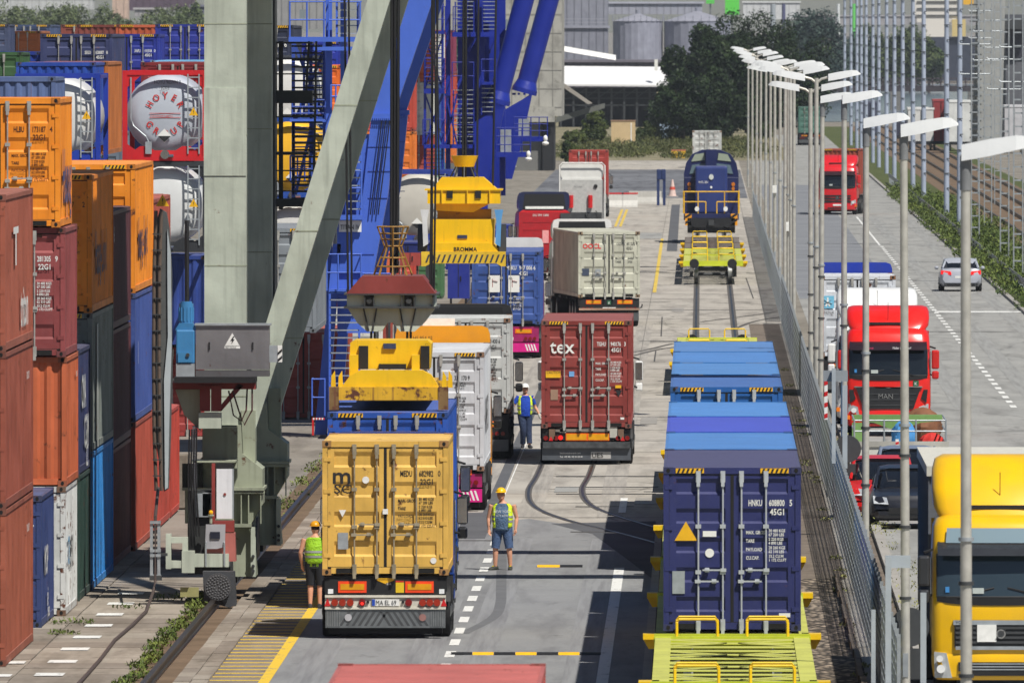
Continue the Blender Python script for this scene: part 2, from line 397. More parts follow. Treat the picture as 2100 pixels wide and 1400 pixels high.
# joints and tar seams across the concrete
seam = plain((74,72,70),.9)
for px0,px1,py in ((1170,1350,1092),(1140,1345,1014),(1140,1350,1000),(1140,1345,978),(1310,1375,620),(1310,1400,560),(1530,1585,560),(1530,1580,460),(1310,1585,636),(1310,1400,528),(1310,1390,700),(1180,1300,1040),(930,1010,1110),(950,1060,1040)):
    a = G(px0,py); b = G(px1,py); flat('tar_seam',[(a[0],a[1]),(b[0],b[1]),(b[0],b[1]+.55),(a[0],a[1]+.55)],.0145,seam)
for px0,py0,px1,py1 in ((1358,650,1356,690),(1345,720,1342,742),(1530,570,1545,612)):
    ribbon('tar_seam',[G(px0,py0),G(px1,py1)],.05,.0148,seam)
ribbon('tyre_mark', curve_pts([G(950,1300),G(1010,1268),G(1026,1240),G(1028,1195),G(1030,1100)]), .22, .0125, ground_mat('tyre_mark',(98,99,101),(112,113,115),.5,.9,.3))
y = 480
for k in range(11):
    a = rnd.uniform(4.4,9); flat('tar_seam',[(a,540+k*42),(a+rnd.uniform(1.5,4),540+k*42),(a+3,540.5+k*42),(a,540.6+k*42)],.0165,seam)
# speed bumps: alternating yellow and black rubber segments
def speed_bump(x0, n, w, Y, first, label):
    t = thing('speed_bump', label, 'speed bump', (x0,Y,0), 0, 'speed bumps in the lane')
    me = MB().prism([(-.22,.01),(.22,.01),(.12,.055),(-.12,.055)],0,w-.01,'x').mesh()
    for i in range(n): obj('segment', me, (HAZY if (i+first)%2 else BLACK), t, (i*w,0,0))
speed_bump(XS(925,108.8),7,.405,303.4,0,'long yellow and black speed bump in front of the bright yellow container truck lane')
speed_bump(XS(1102,93.6),2,.5,352.6,1,'short two-piece yellow and black speed bump right of the worker in shorts')

# slab joints of the light concrete: dark sealed gaps, one sheet each
jm = plain((112,108,102),.95)
for k in range(34):
    yy = 388+k*12.0; x0 = -4.5 if yy < 640 else -8.8
    flat('slab_joint',[(x0,yy),(3.2 if yy > 445 else -.95,yy),(3.2 if yy > 445 else -.95,yy+.22),(x0,yy+.22)],.0132,jm)
for xx in (-2.2,2.6): flat('slab_joint',[(xx,445),(xx+.025,445),(xx+.025,1100),(xx,1100)],.0134,jm)
for k,(px,py,w,h) in enumerate(((1330,870,.5,8),(1160,1010,.6,5),(1340,1035,.9,6),(1250,560,1.2,14),(1560,500,.6,30),(1330,490,1.4,26),(1390,640,.5,10))):
    a = G(px,py); flat('repair_patch',[(a[0]-w/2,a[1]),(a[0]+w/2,a[1]+.4),(a[0]+w/2,a[1]+h),(a[0]-w/2,a[1]+h-.3)],.0142,M_ROAD if k%2 else ground_mat('patch',(140,136,130),(156,152,146),.3,.9,.3))
a = G(1330,1035); MB().box(a[0]-.35,a[0]+.35,a[1],a[1]+3,.0,.022).build('manhole_cover', plain((140,138,134),.7))['kind'] = 'structure'

def track_mat(c1, c2):
    m, n, l, b = nodes('tyre_track'); g = n.new('ShaderNodeNewGeometry'); v = g.outputs['Position']
    f = noise(n,l,mapping(n,l,v,(3.5,.07,1)),1.4,6,rough=.65)
    l.new(mixc(n,l,ramp(n,l,f,.4,.66), lin(c1), lin(c2)), b.inputs['Base Color']); b.inputs['Roughness'].default_value = .85; return m
TA = track_mat((134,135,136),(112,112,114)); TC = track_mat((164,158,149),(134,129,122)); TR = track_mat((146,146,143),(126,125,122))
for xc,y0,y1,mt,z in ((-6.2,262,380,TA,.0105),(-3.2,262,372,TA,.0105),(-3.2,388,640,TC,.0122),(-6.6,392,620,TC,.0122),(7.2,500,1000,TR,.0118),(11.6,500,1000,TR,.0118)):
    for dx_ in (-.98,.98): flat('tyre_track',[(xc+dx_-.3,y0),(xc+dx_+.3,y0),(xc+dx_+.3,y1),(xc+dx_-.3,y1)],z,mt)
# ================================================================ containers
CM = {}
def corr(length, pitch, depth, start=0.0):
    """trapezoid corrugation: list of (position, offset)"""
    n = max(1,int(length/pitch)); p = length/n; out = []
    for i in range(n):
        a = start+i*p
        out += [(a,0),(a+p*.28,0),(a+p*.5,-depth),(a+p*.78,-depth)]
    return out+[(start+length,0)]
def cmesh(kind, L, H, lod):
    key = (kind,L,H,lod)
    if key in CM: return CM[key]
    mb = MB(); hw = 1.219
    if kind == 'side':      # right-hand wall at +x; mirrored copies rotate
        pr = corr(L-.28,.28 if lod else .6,.04,.14)
        mb.sheet([(hw-.02+o,y,.15) for y,o in pr],[(hw-.02+o,y,H-.1) for y,o in pr])
    elif kind == 'roof':
        pr = corr(L-.2,.3 if lod else .8,.02,.1)
        mb.sheet([(-hw+.05,y,H-.012+o) for y,o in pr],[(hw-.05,y,H-.012+o) for y,o in pr])
    elif kind == 'end':
        pr = corr(2*hw-.24,.25,.045,-hw+.12)
        mb.sheet([(x,.03-o,.15) for x,o in pr],[(x,.03-o,H-.1) for x,o in pr])
    elif kind == 'door':
        z0,z1 = .16,H-.13; x0,x1 = .02,hw-.1
        nr = 5 if H > 2.7 else 4; p = (z1-z0)/nr; prof = [(.03,z0)]
        for i in range(nr):
            a = z0+i*p
            prof += [(.03,a+p*.34),(.064,a+p*.42),(.064,a+p*.72),(.03,a+p*.86)]
        prof.append((.03,z1))
        xa,xb = x0+.1,x1-.13
        mb.sheet([(xa,y,z) for y,z in prof],[(xb,y,z) for y,z in prof])
        mb.box(x0,xa,.026,.08,z0,z1); mb.box(xb,x1,.026,.08,z0,z1)
        mb.box(xa,xb,.027,.08,z0-.001,z0+.07); mb.box(xa,xb,.027,.08,z1-.07,z1+.001)
        if lod > 1:
            for k in range(4):
                zc = z0+.22+k*(z1-z0-.44)/3; mb.box(x1-.06,x1+.075,.0,.03,zc-.04,zc+.04)
    elif kind == 'gasket':
        mb.box(-.028,.028,.02,.06,.16,H-.13)
        if lod > 1:
            for s in (-1,1): mb.box(s*(hw-.094)-.012,s*(hw-.094)+.012,.018,.06,.16,H-.13)
            mb.box(-hw+.1,hw-.1,.018,.06,H-.135,H-.115); mb.box(-hw+.1,hw-.1,.018,.06,.14,.16)
    elif kind == 'bar':
        mb.cyl((0,-.02,.06),(0,-.02,H-.06),.017,6)
        if lod:
            for z in (.11,H-.16): mb.box(-.042,.042,-.05,.03,z-.1,z+.1); mb.box(-.03,.03,-.06,.03,z-.18,z+.06)
            for z in (H*.36,H*.64): mb.box(-.05,.05,-.045,.03,z-.035,z+.035)
    elif kind == 'handle':
        mb.box(-.04,.36,-.055,-.035,-.014,.014); mb.box(-.06,.04,-.065,.02,-.03,.03); mb.box(.24,.32,-.04,.03,-.04,.04)
    elif kind == 'frame':
        for s in (-1,1):
            for y in ((.0,.16) if False else (0,L-.14)): mb.box(s*hw-.05-.05*s,s*hw+.05-.05*s,y+.008,y+.14,.1,H-.1)
            mb.box(s*(hw-.03)-.03,s*(hw-.03)+.03,.17,L-.17,H-.1,H-.02); mb.box(s*(hw-.035)-.035,s*(hw-.035)+.035,.17,L-.17,.02,.16)
        for y in (.01,L-.09): mb.box(-hw+.17,hw-.17,y,y+.08,H-.115,H-.004); mb.box(-hw+.17,hw-.17,y,y+.08,.03,.15)
        mb.box(-hw+.05,hw-.05,.12,L-.12,.08,.15)
    elif kind == 'casting':
        mb.box(0,.178,0,.162,0,.118)
        mb.m = 1; mb.prism([(.089+.035*math.cos(t),.059+.042*math.sin(t)) for t in [i*math.pi/4 for i in range(8)]],-.004,.002,'y')
        mb.prism([(.081+.045*math.cos(t),.059+.04*math.sin(t)) for t in [i*math.pi/4 for i in range(8)]],.176,.182,'x')
    elif kind == 'hazard':
        mb.box(0,.5,-.006,.02,0,.085); mb.m = 1
        for i in range(6): mb.quad((.02+i*.08,-.009,.004),(.06+i*.08,-.009,.004),(.09+i*.08,-.009,.08),(.05+i*.08,-.009,.08))
    elif kind == 'pocket':
        mb.box(-.17,.17,-.006,.02,0,.1)
    elif kind == 'notch':
        mb.prism([(-.2,0),(.2,0),(.1,.1),(-.1,.1)],-.005,.02,'y')
    CM[key] = mb.mesh(); return CM[key]
M_CASTDARK = plain((14,13,12),.9); M_GASK = plain((24,23,22),.9); M_BAR = plain((168,166,160),.45,.3,var=.2)
def container(name, label, x, y, z, L, H, col, lod=2, door=True, rz=0, group=None, texts=(), side=(), haz=None, rust=.36, wear=.45, bar=None, cat='container', castcol=None, gain=1.05):
    t = thing(name, label, cat, (x,y,z), rz, group)
    m = paint(col,.55,wear,rust,gain=gain); mc = paint(castcol or tuple(int(v*.72+14) for v in col),.6,.4,.5); bm = bar or M_BAR
    hw = 1.219
    obj('frame', cmesh('frame',L,H,lod), m, t)
    obj('side_wall', cmesh('side',L,H,lod), m, t)
    obj('side_wall', cmesh('side',L,H,lod), m, t, (0,L,0), (0,0,math.pi))
    obj('roof', cmesh('roof',L,H,lod), m, t)
    obj('end_wall', cmesh('end',L,H,lod), m, t, (0,L,0), (0,0,math.pi))
    if door:
        obj('door', cmesh('door',L,H,lod), m, t)
        d2 = obj('door', cmesh('door',L,H,lod), m, t); d2.scale = (-1,1,1)
        obj('door_gasket', cmesh('gasket',L,H,lod), M_GASK, t)
        for bx in (-.6,-.165,.165,.6):
            b_ = obj('locking_bar', cmesh('bar',L,H,lod), bm, t, (bx,0,0))
            if lod > 1:
                zz = .78 if bx in (-.6,.165) else .98
                h_ = obj('handle', cmesh('handle',0,0,0), bm, b_, (0,0,zz if H < 2.7 else zz+.1))
                if bx in (.165+1,) : h_.scale = (-1,1,1)
                if bx in (-.165,.6): h_.scale = (-1,1,1)
    else:
        obj('end_wall', cmesh('end',L,H,lod), m, t)
    if lod:
        me = cmesh('casting',0,0,0)
        for sx in (-1,1):
            for yy in ((0,L) if lod > 1 else (0,)):
                for zz in (0,H-.118):
                    c = obj('corner_casting', me, [mc,M_CASTDARK], t, (sx*(hw+.004) if sx > 0 else -hw-.004,-.004 if yy == 0 else L+.004,zz-.001 if zz == 0 else zz+.004))
                    c.scale = (-sx,1 if yy == 0 else -1,1)
                    if sx > 0 and yy == 0: pass
    if haz or (haz is None and H > 2.7):
        for xx in (-1.0,.5): obj('hazard_stripe', cmesh('hazard',0,0,0), [HAZY,BLACK], t, (xx,0,H-.1))
    if lod > 1 and door:
        for xx in (-.78,.78): obj('forklift_slot', cmesh('pocket',0,0,0), M_CASTDARK, t, (xx,0,.035))
    for a in texts:
        s_,u,v,size,mat = a[:5]; text(s_, size, mat, t, (-hw+u*2*hw, .0235 if door else .02, v), a[5] if len(a) > 5 else .8, bold=.018)
    for a in side:      # lettering along the right-hand wall: string, y, z, size, material
        text(a[0], a[2+1], a[4], t, (hw+.012, a[1], a[2]), a[5] if len(a) > 5 else 1.0, (R(90),0,R(90)), bold=.02)
    return t
H6, H9 = 2.591, 2.896
L20, L40 = 6.058, 12.192
def number(a, b, c=None, k=WPRINT, H=2.591, u=.765, small=True, full=True, digit=None):
    z = H-.68; o = []
    if full: o.append((a,u-.148,z,.155,k,.56))
    o.append((b,u+.002,z,.155,k,.6))
    if digit: o.append((digit,.915,z,.155,k,.74))
    if c: o.append((c,u+.01,z-.16,.155,k,.78))
    if small:
        for i,(q,w1,w2) in enumerate((('MAX. GROSS','30 480 KGS','67 200 LBS'),('TARE','2 220 KGS','4 890 LBS'),('PAYLOAD','28 260 KGS','62 310 LBS'),('CU.CAP.','33.2 CU.M','1 172 CU.FT'))):
            zz = z-.5-i*.15
            o += [(q,u-.165,zz,.085,k,.75),(w1,u+.0,zz+.035,.075,k,.8),(w2,u+.0,zz-.035,.075,k,.8)]
    return o
# ---- the near stacks on the left
XR = -12.85-1.219      # centre of the row whose right side is in view
BRICK=(142,74,52); ORG=(226,128,14); MAR=(124,56,54); RUST=(176,88,50); NAVY=(38,44,86); GREY=(124,130,122); LBLUE=(36,120,186); WHT=(196,198,196); GREEN=(34,60,52); BLU=(44,66,128)
# nearest column, three high, cut by the left edge of the picture
for i,(c,lb) in enumerate(((BRICK,'brick red container at the bottom of the nearest stack, cut by the left edge'),((134,66,48),'brick red container in the middle of the nearest stack at the left edge'),((146,76,56),'brick red container with white logo on top of the nearest stack at the left edge'))):
    container('shipping_container', lb, XR, 297.1, .035+i*2.905, L40, H9, c, 2, group='containers stacked along the crane rail', texts=number('TCNU','416 2',None,H=H9),
      side=([('T',3.2,1.55,1.0,WPRINT,3.6),('triton',6.4,.35,1.1,WPRINT,1.3)] if i == 2 else [('TCNU 416207 3',9.0,2.2,.2,WPRINT,.9)]))
container('shipping_container','short navy blue container alone on the ground at the foot of the left stacks',XR-.12,316.1,.035,L20,H6,(40,56,104),2,group='containers stacked along the crane rail',texts=number('CMAU','390','22G1',H=H6,digit='7'),side=[('MOP',1.3,1.0,.8,WPRINT,1.0),('aë',2.6,.35,.55,WPRINT,1.0),('pieces',2.8,.12,.4,WPRINT,.9)])
container('shipping_container','scuffed white container at the bottom under the orange red end wall',XR+.1,322.5,.035,L20,H6,WHT,2,group='containers stacked along the crane rail',rust=.55,side=[('CR',1.0,1.0,.8,plain((86,150,190),.6),1.0),('UPSI',2.0,.9,.9,BPRINT,1.0)],castcol=(110,84,66))
t = container('shipping_container','orange red container showing its plain ribbed end wall with vertical number',XR+.12,322.6,2.63,L20,H6,RUST,2,door=False,group='containers stacked along the crane rail',side=[('TRHU 167481',4.6,2.1,.16,WPRINT,.8)])
for i,ch in enumerate('TRHU 167481 9'):
    if ch != ' ': text(ch,.21,WPRINT,t,(-.05,-.006,2.12-i*.15),.85)
container('shipping_container','maroon container below the orange one in the left stack',XR+.1,322.5,5.225,L20,H6,(130,58,58),2,group='containers stacked along the crane rail',texts=number('TEMU','281305','22G1',H=H6,digit='9'))
container('shipping_container','bright orange container on top of the tall stack at the left',XR,322.4,7.82,L20,H6,(232,130,12),2,group='containers stacked along the crane rail',texts=number('HLBU','173187','22G1',plain((70,30,10),.6),H=H6,digit='4'),side=[('Hapag',1.0,.5,1.5,plain((60,60,110),.6),1.2)],rust=.2)
container('shipping_container','dark green container at ground level behind the white one',XR+.06,330.8,.035,L20,H6,GREEN,2,group='containers stacked along the crane rail')
container('shipping_container','navy container with white lettering above the dark green one',XR+.06,330.8,2.63,L20,H6,(40,46,84),2,group='containers stacked along the crane rail',side=[('CMA',1.0,1.35,.95,WPRINT,1.1),('CGM',2.4,.5,.95,WPRINT,1.1),('SZZ',3.4,.1,.6,WPRINT,1.0)])
SK = (('bright sky blue container at the bottom of the third stack',(40,122,190),[('',0,0,.1,WPRINT)]),('grey container with a pale stripe below the shaded orange one',(112,118,112),[('I',2.2,.1,3.6,plain((190,192,184),.6),1.4)]),('orange container with dark lettering, its side in shade, on the third stack',(222,124,12),[('Hapag-Lloyd',1.6,.8,1.25,plain((52,40,70),.6),1.0)]))
for i,(lb,c,sd) in enumerate(SK):
    container('shipping_container',lb,XR+.08,337.2,.035+2.905*i,L40,H9,c,2,group='containers stacked along the crane rail',texts=number('HLXU',' 771' if i==1 else '6987',None,plain((60,34,20),.6),H=H9,digit='2') if i else (),side=[s_ for s_ in sd if s_[0]],haz=i>0)
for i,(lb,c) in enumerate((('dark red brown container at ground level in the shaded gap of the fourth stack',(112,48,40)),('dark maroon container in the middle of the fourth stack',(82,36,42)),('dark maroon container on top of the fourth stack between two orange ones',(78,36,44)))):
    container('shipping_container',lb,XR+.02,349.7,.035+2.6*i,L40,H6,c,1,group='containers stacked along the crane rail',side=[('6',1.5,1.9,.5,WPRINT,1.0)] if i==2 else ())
for i,(lb,c,sd) in enumerate((('red brown container at the bottom of the fifth stack',(158,66,46),()),('medium blue container below the sunlit orange one',(52,74,140),[('I',1.6,1.3,.7,WPRINT,1.0)]),('orange container with dark lettering, its side in sun, on the fifth stack',(230,130,16),[('Hapag-Lloyd',1.6,.8,1.25,plain((52,40,70),.6),1.0)]))):
    container('shipping_container',lb,XR+.1,362.3,.035+2.905*i,L40,H9,c,1,group='containers stacked along the crane rail',side=sd)
for i,(lb,c) in enumerate((('red container at the bottom behind the hanging cable festoon',(160,58,44)),('rust red container in the middle behind the hanging cable festoon',(170,72,56)),('dusty red container on top behind the hanging cable festoon',(158,70,54)))):
    container('shipping_container',lb,XR+.08,374.9,.035+2.6*i,L40,H6,c,1,group='containers stacked along the crane rail',texts=number('','67 4','22G1',H=H6,full=False),side=[('TGBU 281',.8,2.1,.2,WPRINT,.8)])
container('shipping_container','short red container ending the bottom row beside the concrete block',XR+.08,387.6,.035,L20,H6,(170,58,44),1,group='containers stacked along the crane rail')
# ---- the farther blocks: name, right edge px, scale px/m, top y px, length, height, colour
def far(label, pxr, s, ytop, L, H, col, texts=(), door=True, lod=1, side=(), haz=None, rust=.25):
    zt = ZS(ytop,s); x = XS(pxr,s)-1.219
    return container('shipping_container',label,x,F/s,zt-H,L,H,col,lod,door,group='containers in the far stacks of the yard',texts=texts,side=side,haz=haz,rust=rust)
def under(label, pxr, s, ytop, L, H, col, n, cols=()):       # what stands below the top one, down to the yard
    zt = ZS(ytop,s)-H; x = XS(pxr,s)-1.219; k = 0
    while zt-k*2.6 > 1.2 and k < n:
        z = zt-(k+1)*2.6
        if z < 0.03: break
        container('shipping_container','%s, level %s from the top'%(label,('one','two','three','four')[k]),x,F/s,z,L,2.591,cols[k%len(cols)] if cols else col,0,group='containers in the far stacks of the yard')
        k += 1
NV2=(34,42,92); DBL=(24,40,128)
far('navy container with four pale bars in the upper left of the yard',230,60.6,70,L40,H9,(44,52,92),number('SEGU','628087','45G1',H=H9,digit='0',small=False),side=[('I',8,2.0,.6,HAZY,1.0)])
under('purple navy container under the navy one in the upper left',230,60.6,70,L40,H9,(56,58,104),3,((56,58,104),(52,56,100),(60,84,140)))
far('royal blue container with white number right of the navy one',327,55.2,70,L20,H9,(20,36,128),number('XAPU','101518','45G1',H=H9,digit='0',small=False),side=[('XAPU',1,1.2,.6,WPRINT,1)])
under('blue container behind the red framed tank',327,55.2,70,L20,H9,(40,60,120),2)
far('blue container with white bars beside the pale crane leg',440,50,50,L40,H9,(22,38,130),())
under('deep blue container beside the pale crane leg',440,50,50,L40,H9,(22,38,120),2)
far('rust orange container with ribbed end behind the royal blue one',357,49,51,L20,H9,(170,80,48),(),door=False)
far('brown container with yellow warning stripes at the back of the yard',232,44,51,L40,H9,(120,56,46),())
far('dark brown container at the back left of the rust orange one',268,46,51,L40,H9,(112,52,44),(),door=False)
far('brown orange container with pale bars in the back row at the left',82,42,64,L40,H9,(176,98,48),())
far('slate blue container roof behind the brown orange one',104,40,51,L40,H9,(60,76,112),())
far('slate container with white letters at the far left edge',19,44,50,L20,H9,(60,70,100),[('WHB',.5,.3,.5,WPRINT)])
far('green container at the left edge of the upper yard',46,62,107,L20,H6,(48,84,46),())
far('small royal blue container right of the green one',82,60,106,L20,H6,(24,52,142),[('U',.62,1.6,.4,WPRINT)],door=False)
far('blue container with ribbed end wall above the blue framed tank',196,67,128,L40,H6,(20,62,150),[('M',.78,1.9,.36,WPRINT),('S',.78,1.6,.36,WPRINT)],door=False)
under('brown container behind the blue framed tank',208,63,128,L40,H6,(116,66,44),3,((116,66,44),(100,60,44),(120,70,48)))
far('brown container with pale side right of the ribbed blue one',221,66,127,L40,H9,(168,96,40),())
far('slate blue container with ribbed end wall behind the orange top one',113,84,158,L20,H6,(80,98,140),(),door=False)
far('dull grey container with white star logo below the navy side',252,64,270,L20,H6,(96,108,122),[('*',.3,.6,1.0,WPRINT)])
under('grey container under the star logo one',252,64,270,L20,H6,(96,108,122),2)
far('dark red container behind the top of the red framed tank',440,62,128,L40,H6,(120,30,34),())
far('pale blue roofed container at the back beside the crane leg',445,56,124,L40,H6,(110,170,210),())
far('reefer grey container seen between the crane legs',648,74,468,L40,H9,(112,118,124),[('002 280',.3,2.0,.26,BPRINT,.8),('45G1',.3,1.75,.26,BPRINT,.8)])
far('dark navy container between the crane legs near the top',602,56,52,L40,H9,(34,42,66),[('70013 6',.62,2.1,.26,WPRINT,.8),('EV0',.62,1.8,.26,WPRINT,.8)])
far('royal blue container behind the dark stair tower',700,50,85,L40,H9,(18,40,150),())
far('salmon roofed orange container behind the dark stair tower',708,46,126,L40,H9,(214,104,40),())
far('orange container standing behind the light blue crane platform',702,52,134,L40,H9,(222,100,24),())
under('orange container in the stack behind the light blue crane',702,52,134,L40,H9,(200,90,30),3,((200,90,30),(60,70,80),(196,196,190)))
for i,(lb,c) in enumerate((('red container at the foot of the row behind the diagonal leg',(150,60,46)),('white grey container behind the diagonal leg at ground level',(190,190,186)),('red brown container seen right of the diagonal leg',(146,58,44)))):
    container('shipping_container',lb,-12.0-(i==1)*.9,F/(68-4*i),.03,L40,H6,c,1,group='containers in the far stacks of the yard',side=[('HAMB',2,.8,1.2,BPRINT,1)] if i==1 else ())
cols2 = [(170,60,44),(40,70,140),(196,196,190),(210,110,30),(36,90,150),(150,60,50),(60,120,90),(120,40,70),(200,200,196),(180,80,40)]
k = 0
for s,pxr,yt in ((46,850,150),(42,885,60),(38,905,70),(35,930,62),(31,958,64),(33,846,330)):
    for lev in range(3 if yt < 200 else 1):
        far(('upper','middle','lower')[lev]+' %s container in the %s stack seen past the blue cranes'%(('rust red','blue','off white','orange','mid blue','brick red','green','plum','pale grey','brown orange')[k%10],('first','second','third','fourth','fifth','sixth')[(46,42,38,35,31,33).index(s)]),pxr,s,yt+lev*2.6*s,L20 if s>44 else L40,H6,cols2[k%10],(),lod=1); k += 3
far('plum container with green roofed neighbour on the ground behind the second spreader',890,42,372,L40,H6,(120,40,90),())
far('pale green container lying behind the plum one',893,39,352,L40,H6,(120,170,140),())
# ---- the train load
TX = .55
for i,(Yn,c,lb,H) in enumerate(((285.2,(34,40,92),'dark navy container with white number at the near end of the train',H9),(297.8,(40,110,178),'light blue container second from the near end of the train',H9),(310.4,(22,58,176),'violet blue container third from the near end of the train',H9),(323.0,(44,116,186),'light blue container fourth on the train, before the gap',H9),
        (349.0,(24,86,156),'blue container with doors showing behind the gap in the train',H9),(361.8,(50,116,180),'light blue container second behind the gap in the train',H9),(374.6,(44,112,180),'light blue container third behind the gap in the train',H9),(387.2,(58,112,172),'pale blue container last on the loaded wagons',H9))):
    tx = []
    if i == 0:
        tx = number('HNKU','608800','45G1',H=H9)+[('5',.915,H9-.68,.155,WPRINT,.74)]
    c_ = container('shipping_container',lb,TX,Yn,1.14,L40,H,c,2,group='blue containers on the train',texts=tx,rust=.04,wear=.2,bar=plain((186,190,196),.4,.3,var=.1))
    if i == 0:
        MB().prism([(-.2,0),(.2,0),(0,.34)],-.012,0,'y').build('warning_triangle', HAZY, c_, (-.82,.018,1.6))
        MB().box(-.12,.12,-.012,.02,-.05,.05).build('sticker', WPRINT, c_, (-.40,.025,1.72)); MB().box(-.11,.11,-.012,.02,-.2,.2).build('plate', GALV, c_, (-.95,.02,.86))
        mb = MB(); mb.cyl((0,-.012,0),(0,.02,0),.08,12); mb.build('sticker', WPRINT, c_, (-.40,.025,1.38))
        MB().box(-.1,.1,-.012,.02,-.035,.035).build('sticker', WPRINT, c_, (.93,.02,.28))
# ================================================================ trucks and cars
VM = {}
def wheel_mesh(r=.5, w=.3):
    k = ('w',r,w)
    if k not in VM:
        a = MB(); a.sm = True
        prof = [(r*.62,-w/2),(r*.93,-w/2),(r,-w*.36),(r,w*.36),(r*.93,w/2),(r*.62,w/2)]
        a.rings([[(x_,rr*math.cos(t),rr*math.sin(t)) for t in [2*math.pi*i/20 for i in range(20)]] for rr,x_ in prof], False)
        b = MB(); b.sm = True
        b.rings([[(x_,rr*math.cos(t),rr*math.sin(t)) for t in [2*math.pi*i/16 for i in range(16)]] for rr,x_ in ((r*.62,-w/2+.01),(r*.5,-w/2+.05),(r*.3,-w/2+.02),(r*.12,-w/2-.02))])
        b.rings([[(x_,rr*math.cos(t),rr*math.sin(t)) for t in [2*math.pi*i/16 for i in range(16)]] for rr,x_ in ((r*.62,w/2-.01),(r*.5,w/2-.05),(r*.3,w/2-.02),(r*.12,w/2+.02))])
        VM[k] = (a.mesh(), b.mesh())
    return VM[k]
def wheel(t, x, y, r=.5, w=.3, rim=STEEL):
    a, b = wheel_mesh(r,w)
    o = obj('wheel', a, RUBBER, t, (x,y,r)); obj('rim', b, rim, o); return o
def slab(mb, pts, d):            # flat polygon pts in 3D, extruded by vector d
    n = len(pts); d = Vector(d); q = [tuple(Vector(p)+d) for p in pts]
    return mb.add(list(pts)+q, [tuple(range(n)), tuple(range(2*n-1,n-1,-1))]+[(i,i+n,(i+1)%n+n,(i+1)%n) for i in range(n)])
def cab(t, col, roof=3.1, defl=None, defl_top=3.9, style='man', mirror=(30,30,32), grille=(30,31,33), hollow=True, visor=(40,28,34), letters=None, skirt=None, high=False):
    """tractor cab in the frame of its truck: front face at y=0 looking to -y"""
    m = carpaint(col); md = carpaint(defl or col); gm = plain(grille,.5)
    def fy(x, yf, w, r=.22, bul=.05):
        a = abs(x)
        if a < w-r: return yf-bul*(1-(a/(w-r))**2)
        d = min(r,a-(w-r)); return yf+r-math.sqrt(max(0,r*r-d*d))
    def ring(z, yf, yr, w, r=.22):
        xs = [-w]+[-(w-r)-r*math.sin(R(q)) for q in (70,50,30,12)]+[-.66,-.33,0,.33,.66]+[(w-r)+r*math.sin(R(q)) for q in (12,30,50,70)]+[w]
        return [(-w,yr,z)]+[(x,fy(x,yf,w,r),z) for x in xs]+[(w,yr,z)]
    b = MB(); b.sm = True; b.rings([ring(z,yf,.84,w) for z,yf,w in ((.36,.1,1.14),(.5,.03,1.2),(.9,.0,1.22),(1.04,0,1.22))]); b.build('cab_front', m, t)
    b = MB(); b.sm = True; b.rings([ring(z,yf,2.25,w,r) for z,yf,w,r in ((1.03,0,1.222,.22),(1.4,-.005,1.225,.22),(1.72,.0,1.22,.22),(2.15,.1,1.215,.24),(2.58,.2,1.205,.26),(roof-.2,.3,1.18,.3),(roof-.06,.42,1.12,.32),(roof,.6,1.0,.34))]); o = b.build('cab_body', m, t)
    ws = MB(); ws.sm = True; X_ = [-1.13+k*2.26/14 for k in range(15)]; zz_ = (1.77,1.95,2.15,2.35,2.52)
    rows = [[(x,fy(x,(z-1.72)/.86*.2,1.217,.23)-.026,z) for x in X_] for z in zz_]
    for a_,b_ in zip(rows,rows[1:]): ws.sheet(a_,b_)
    wso = ws.build('windscreen', glass((22,27,31) if style != 'volvo' else (46,58,66),.04), t)
    fr_ = MB(); fr_.tube([rows[0][0]]+rows[0]+[r_[-1] for r_ in rows]+rows[-1][::-1]+[r_[0] for r_ in rows[::-1]],.014,5); fr_.build('seal', BLACK, wso)
    MB().box(-.5,-.3,-.07,-.06,1.83,1.93).box(.42,.5,-.055,-.045,1.86,1.9).build('dash_paper', plain((176,184,180),.6), wso); MB().box(-.98,-.91,-.02,-.01,1.85,1.95).build('badge', plain((60,130,190),.5), wso)
    lp = MB(); lp.sm = True; lp.sheet([(x,fy(x,0,1.225,.22)-.018,1.62+.05*abs(x)**3) for x in X_],[(x,fy(x,.008,1.22,.22)-.03,1.78) for x in X_]); lp.build('windscreen_panel', BLACK, t)
    for sx in (-1,1):
        w = MB(); w.tube([(sx*.75,-.05,1.76),(sx*.45,-.045,1.85),(sx*.12,-.03,1.93)],.018,5); w.build('wiper', BLACK, t)
        sw = MB(); slab(sw, [(sx*1.222,.35,1.78),(sx*1.222,1.35,1.78),(sx*1.222,1.3,2.45),(sx*1.222,.5,2.45)], (sx*.006,0,0)); sw.build('side_window', GLASS, t)
        dl = MB(); dl.box(sx*1.222-.004,sx*1.222+.004,1.42,1.44,.9,2.5); dl.box(sx*1.222-.004,sx*1.222+.004,.25,.27,.9,1.75); dl.build('door_seam', BLACK, t)
        mi = MB(); mi.box(sx*1.36-.11*1,sx*1.36+.11,.02,.2,1.95,2.5); mi.box(sx*1.36-.1,sx*1.36+.1,.03,.18,1.66,1.9)
        mo = mi.build('mirror', carpaint(mirror), t); bevel(mo,.05,2)
        MB().box(sx*1.36-.09,sx*1.36+.09,.2,.206,1.98,2.46).build('mirror_glass', CHROME, mo)
        MB().tube([(sx*1.2,.25,2.6),(sx*1.36,.12,2.55)],.025,5).tube([(sx*1.2,.25,1.8),(sx*1.36,.12,1.75)],.025,5).build('arm', BLACK, mo)
        if style == 'volvo': continue
        hl = MB(); slab(hl, [(sx*1.16,.045,.66),(sx*.84,-.05,.6),(sx*.88,-.05,.86),(sx*1.16,.045,.96)], (0,.06,0)); ho = hl.build('headlight', plain((196,200,204),.12,.4), t)
        MB().cyl((sx*1.0,-.06,.76),(sx*1.0,-.02,.76),.075,12).build('lens', plain((232,234,236),.08,.2), ho)
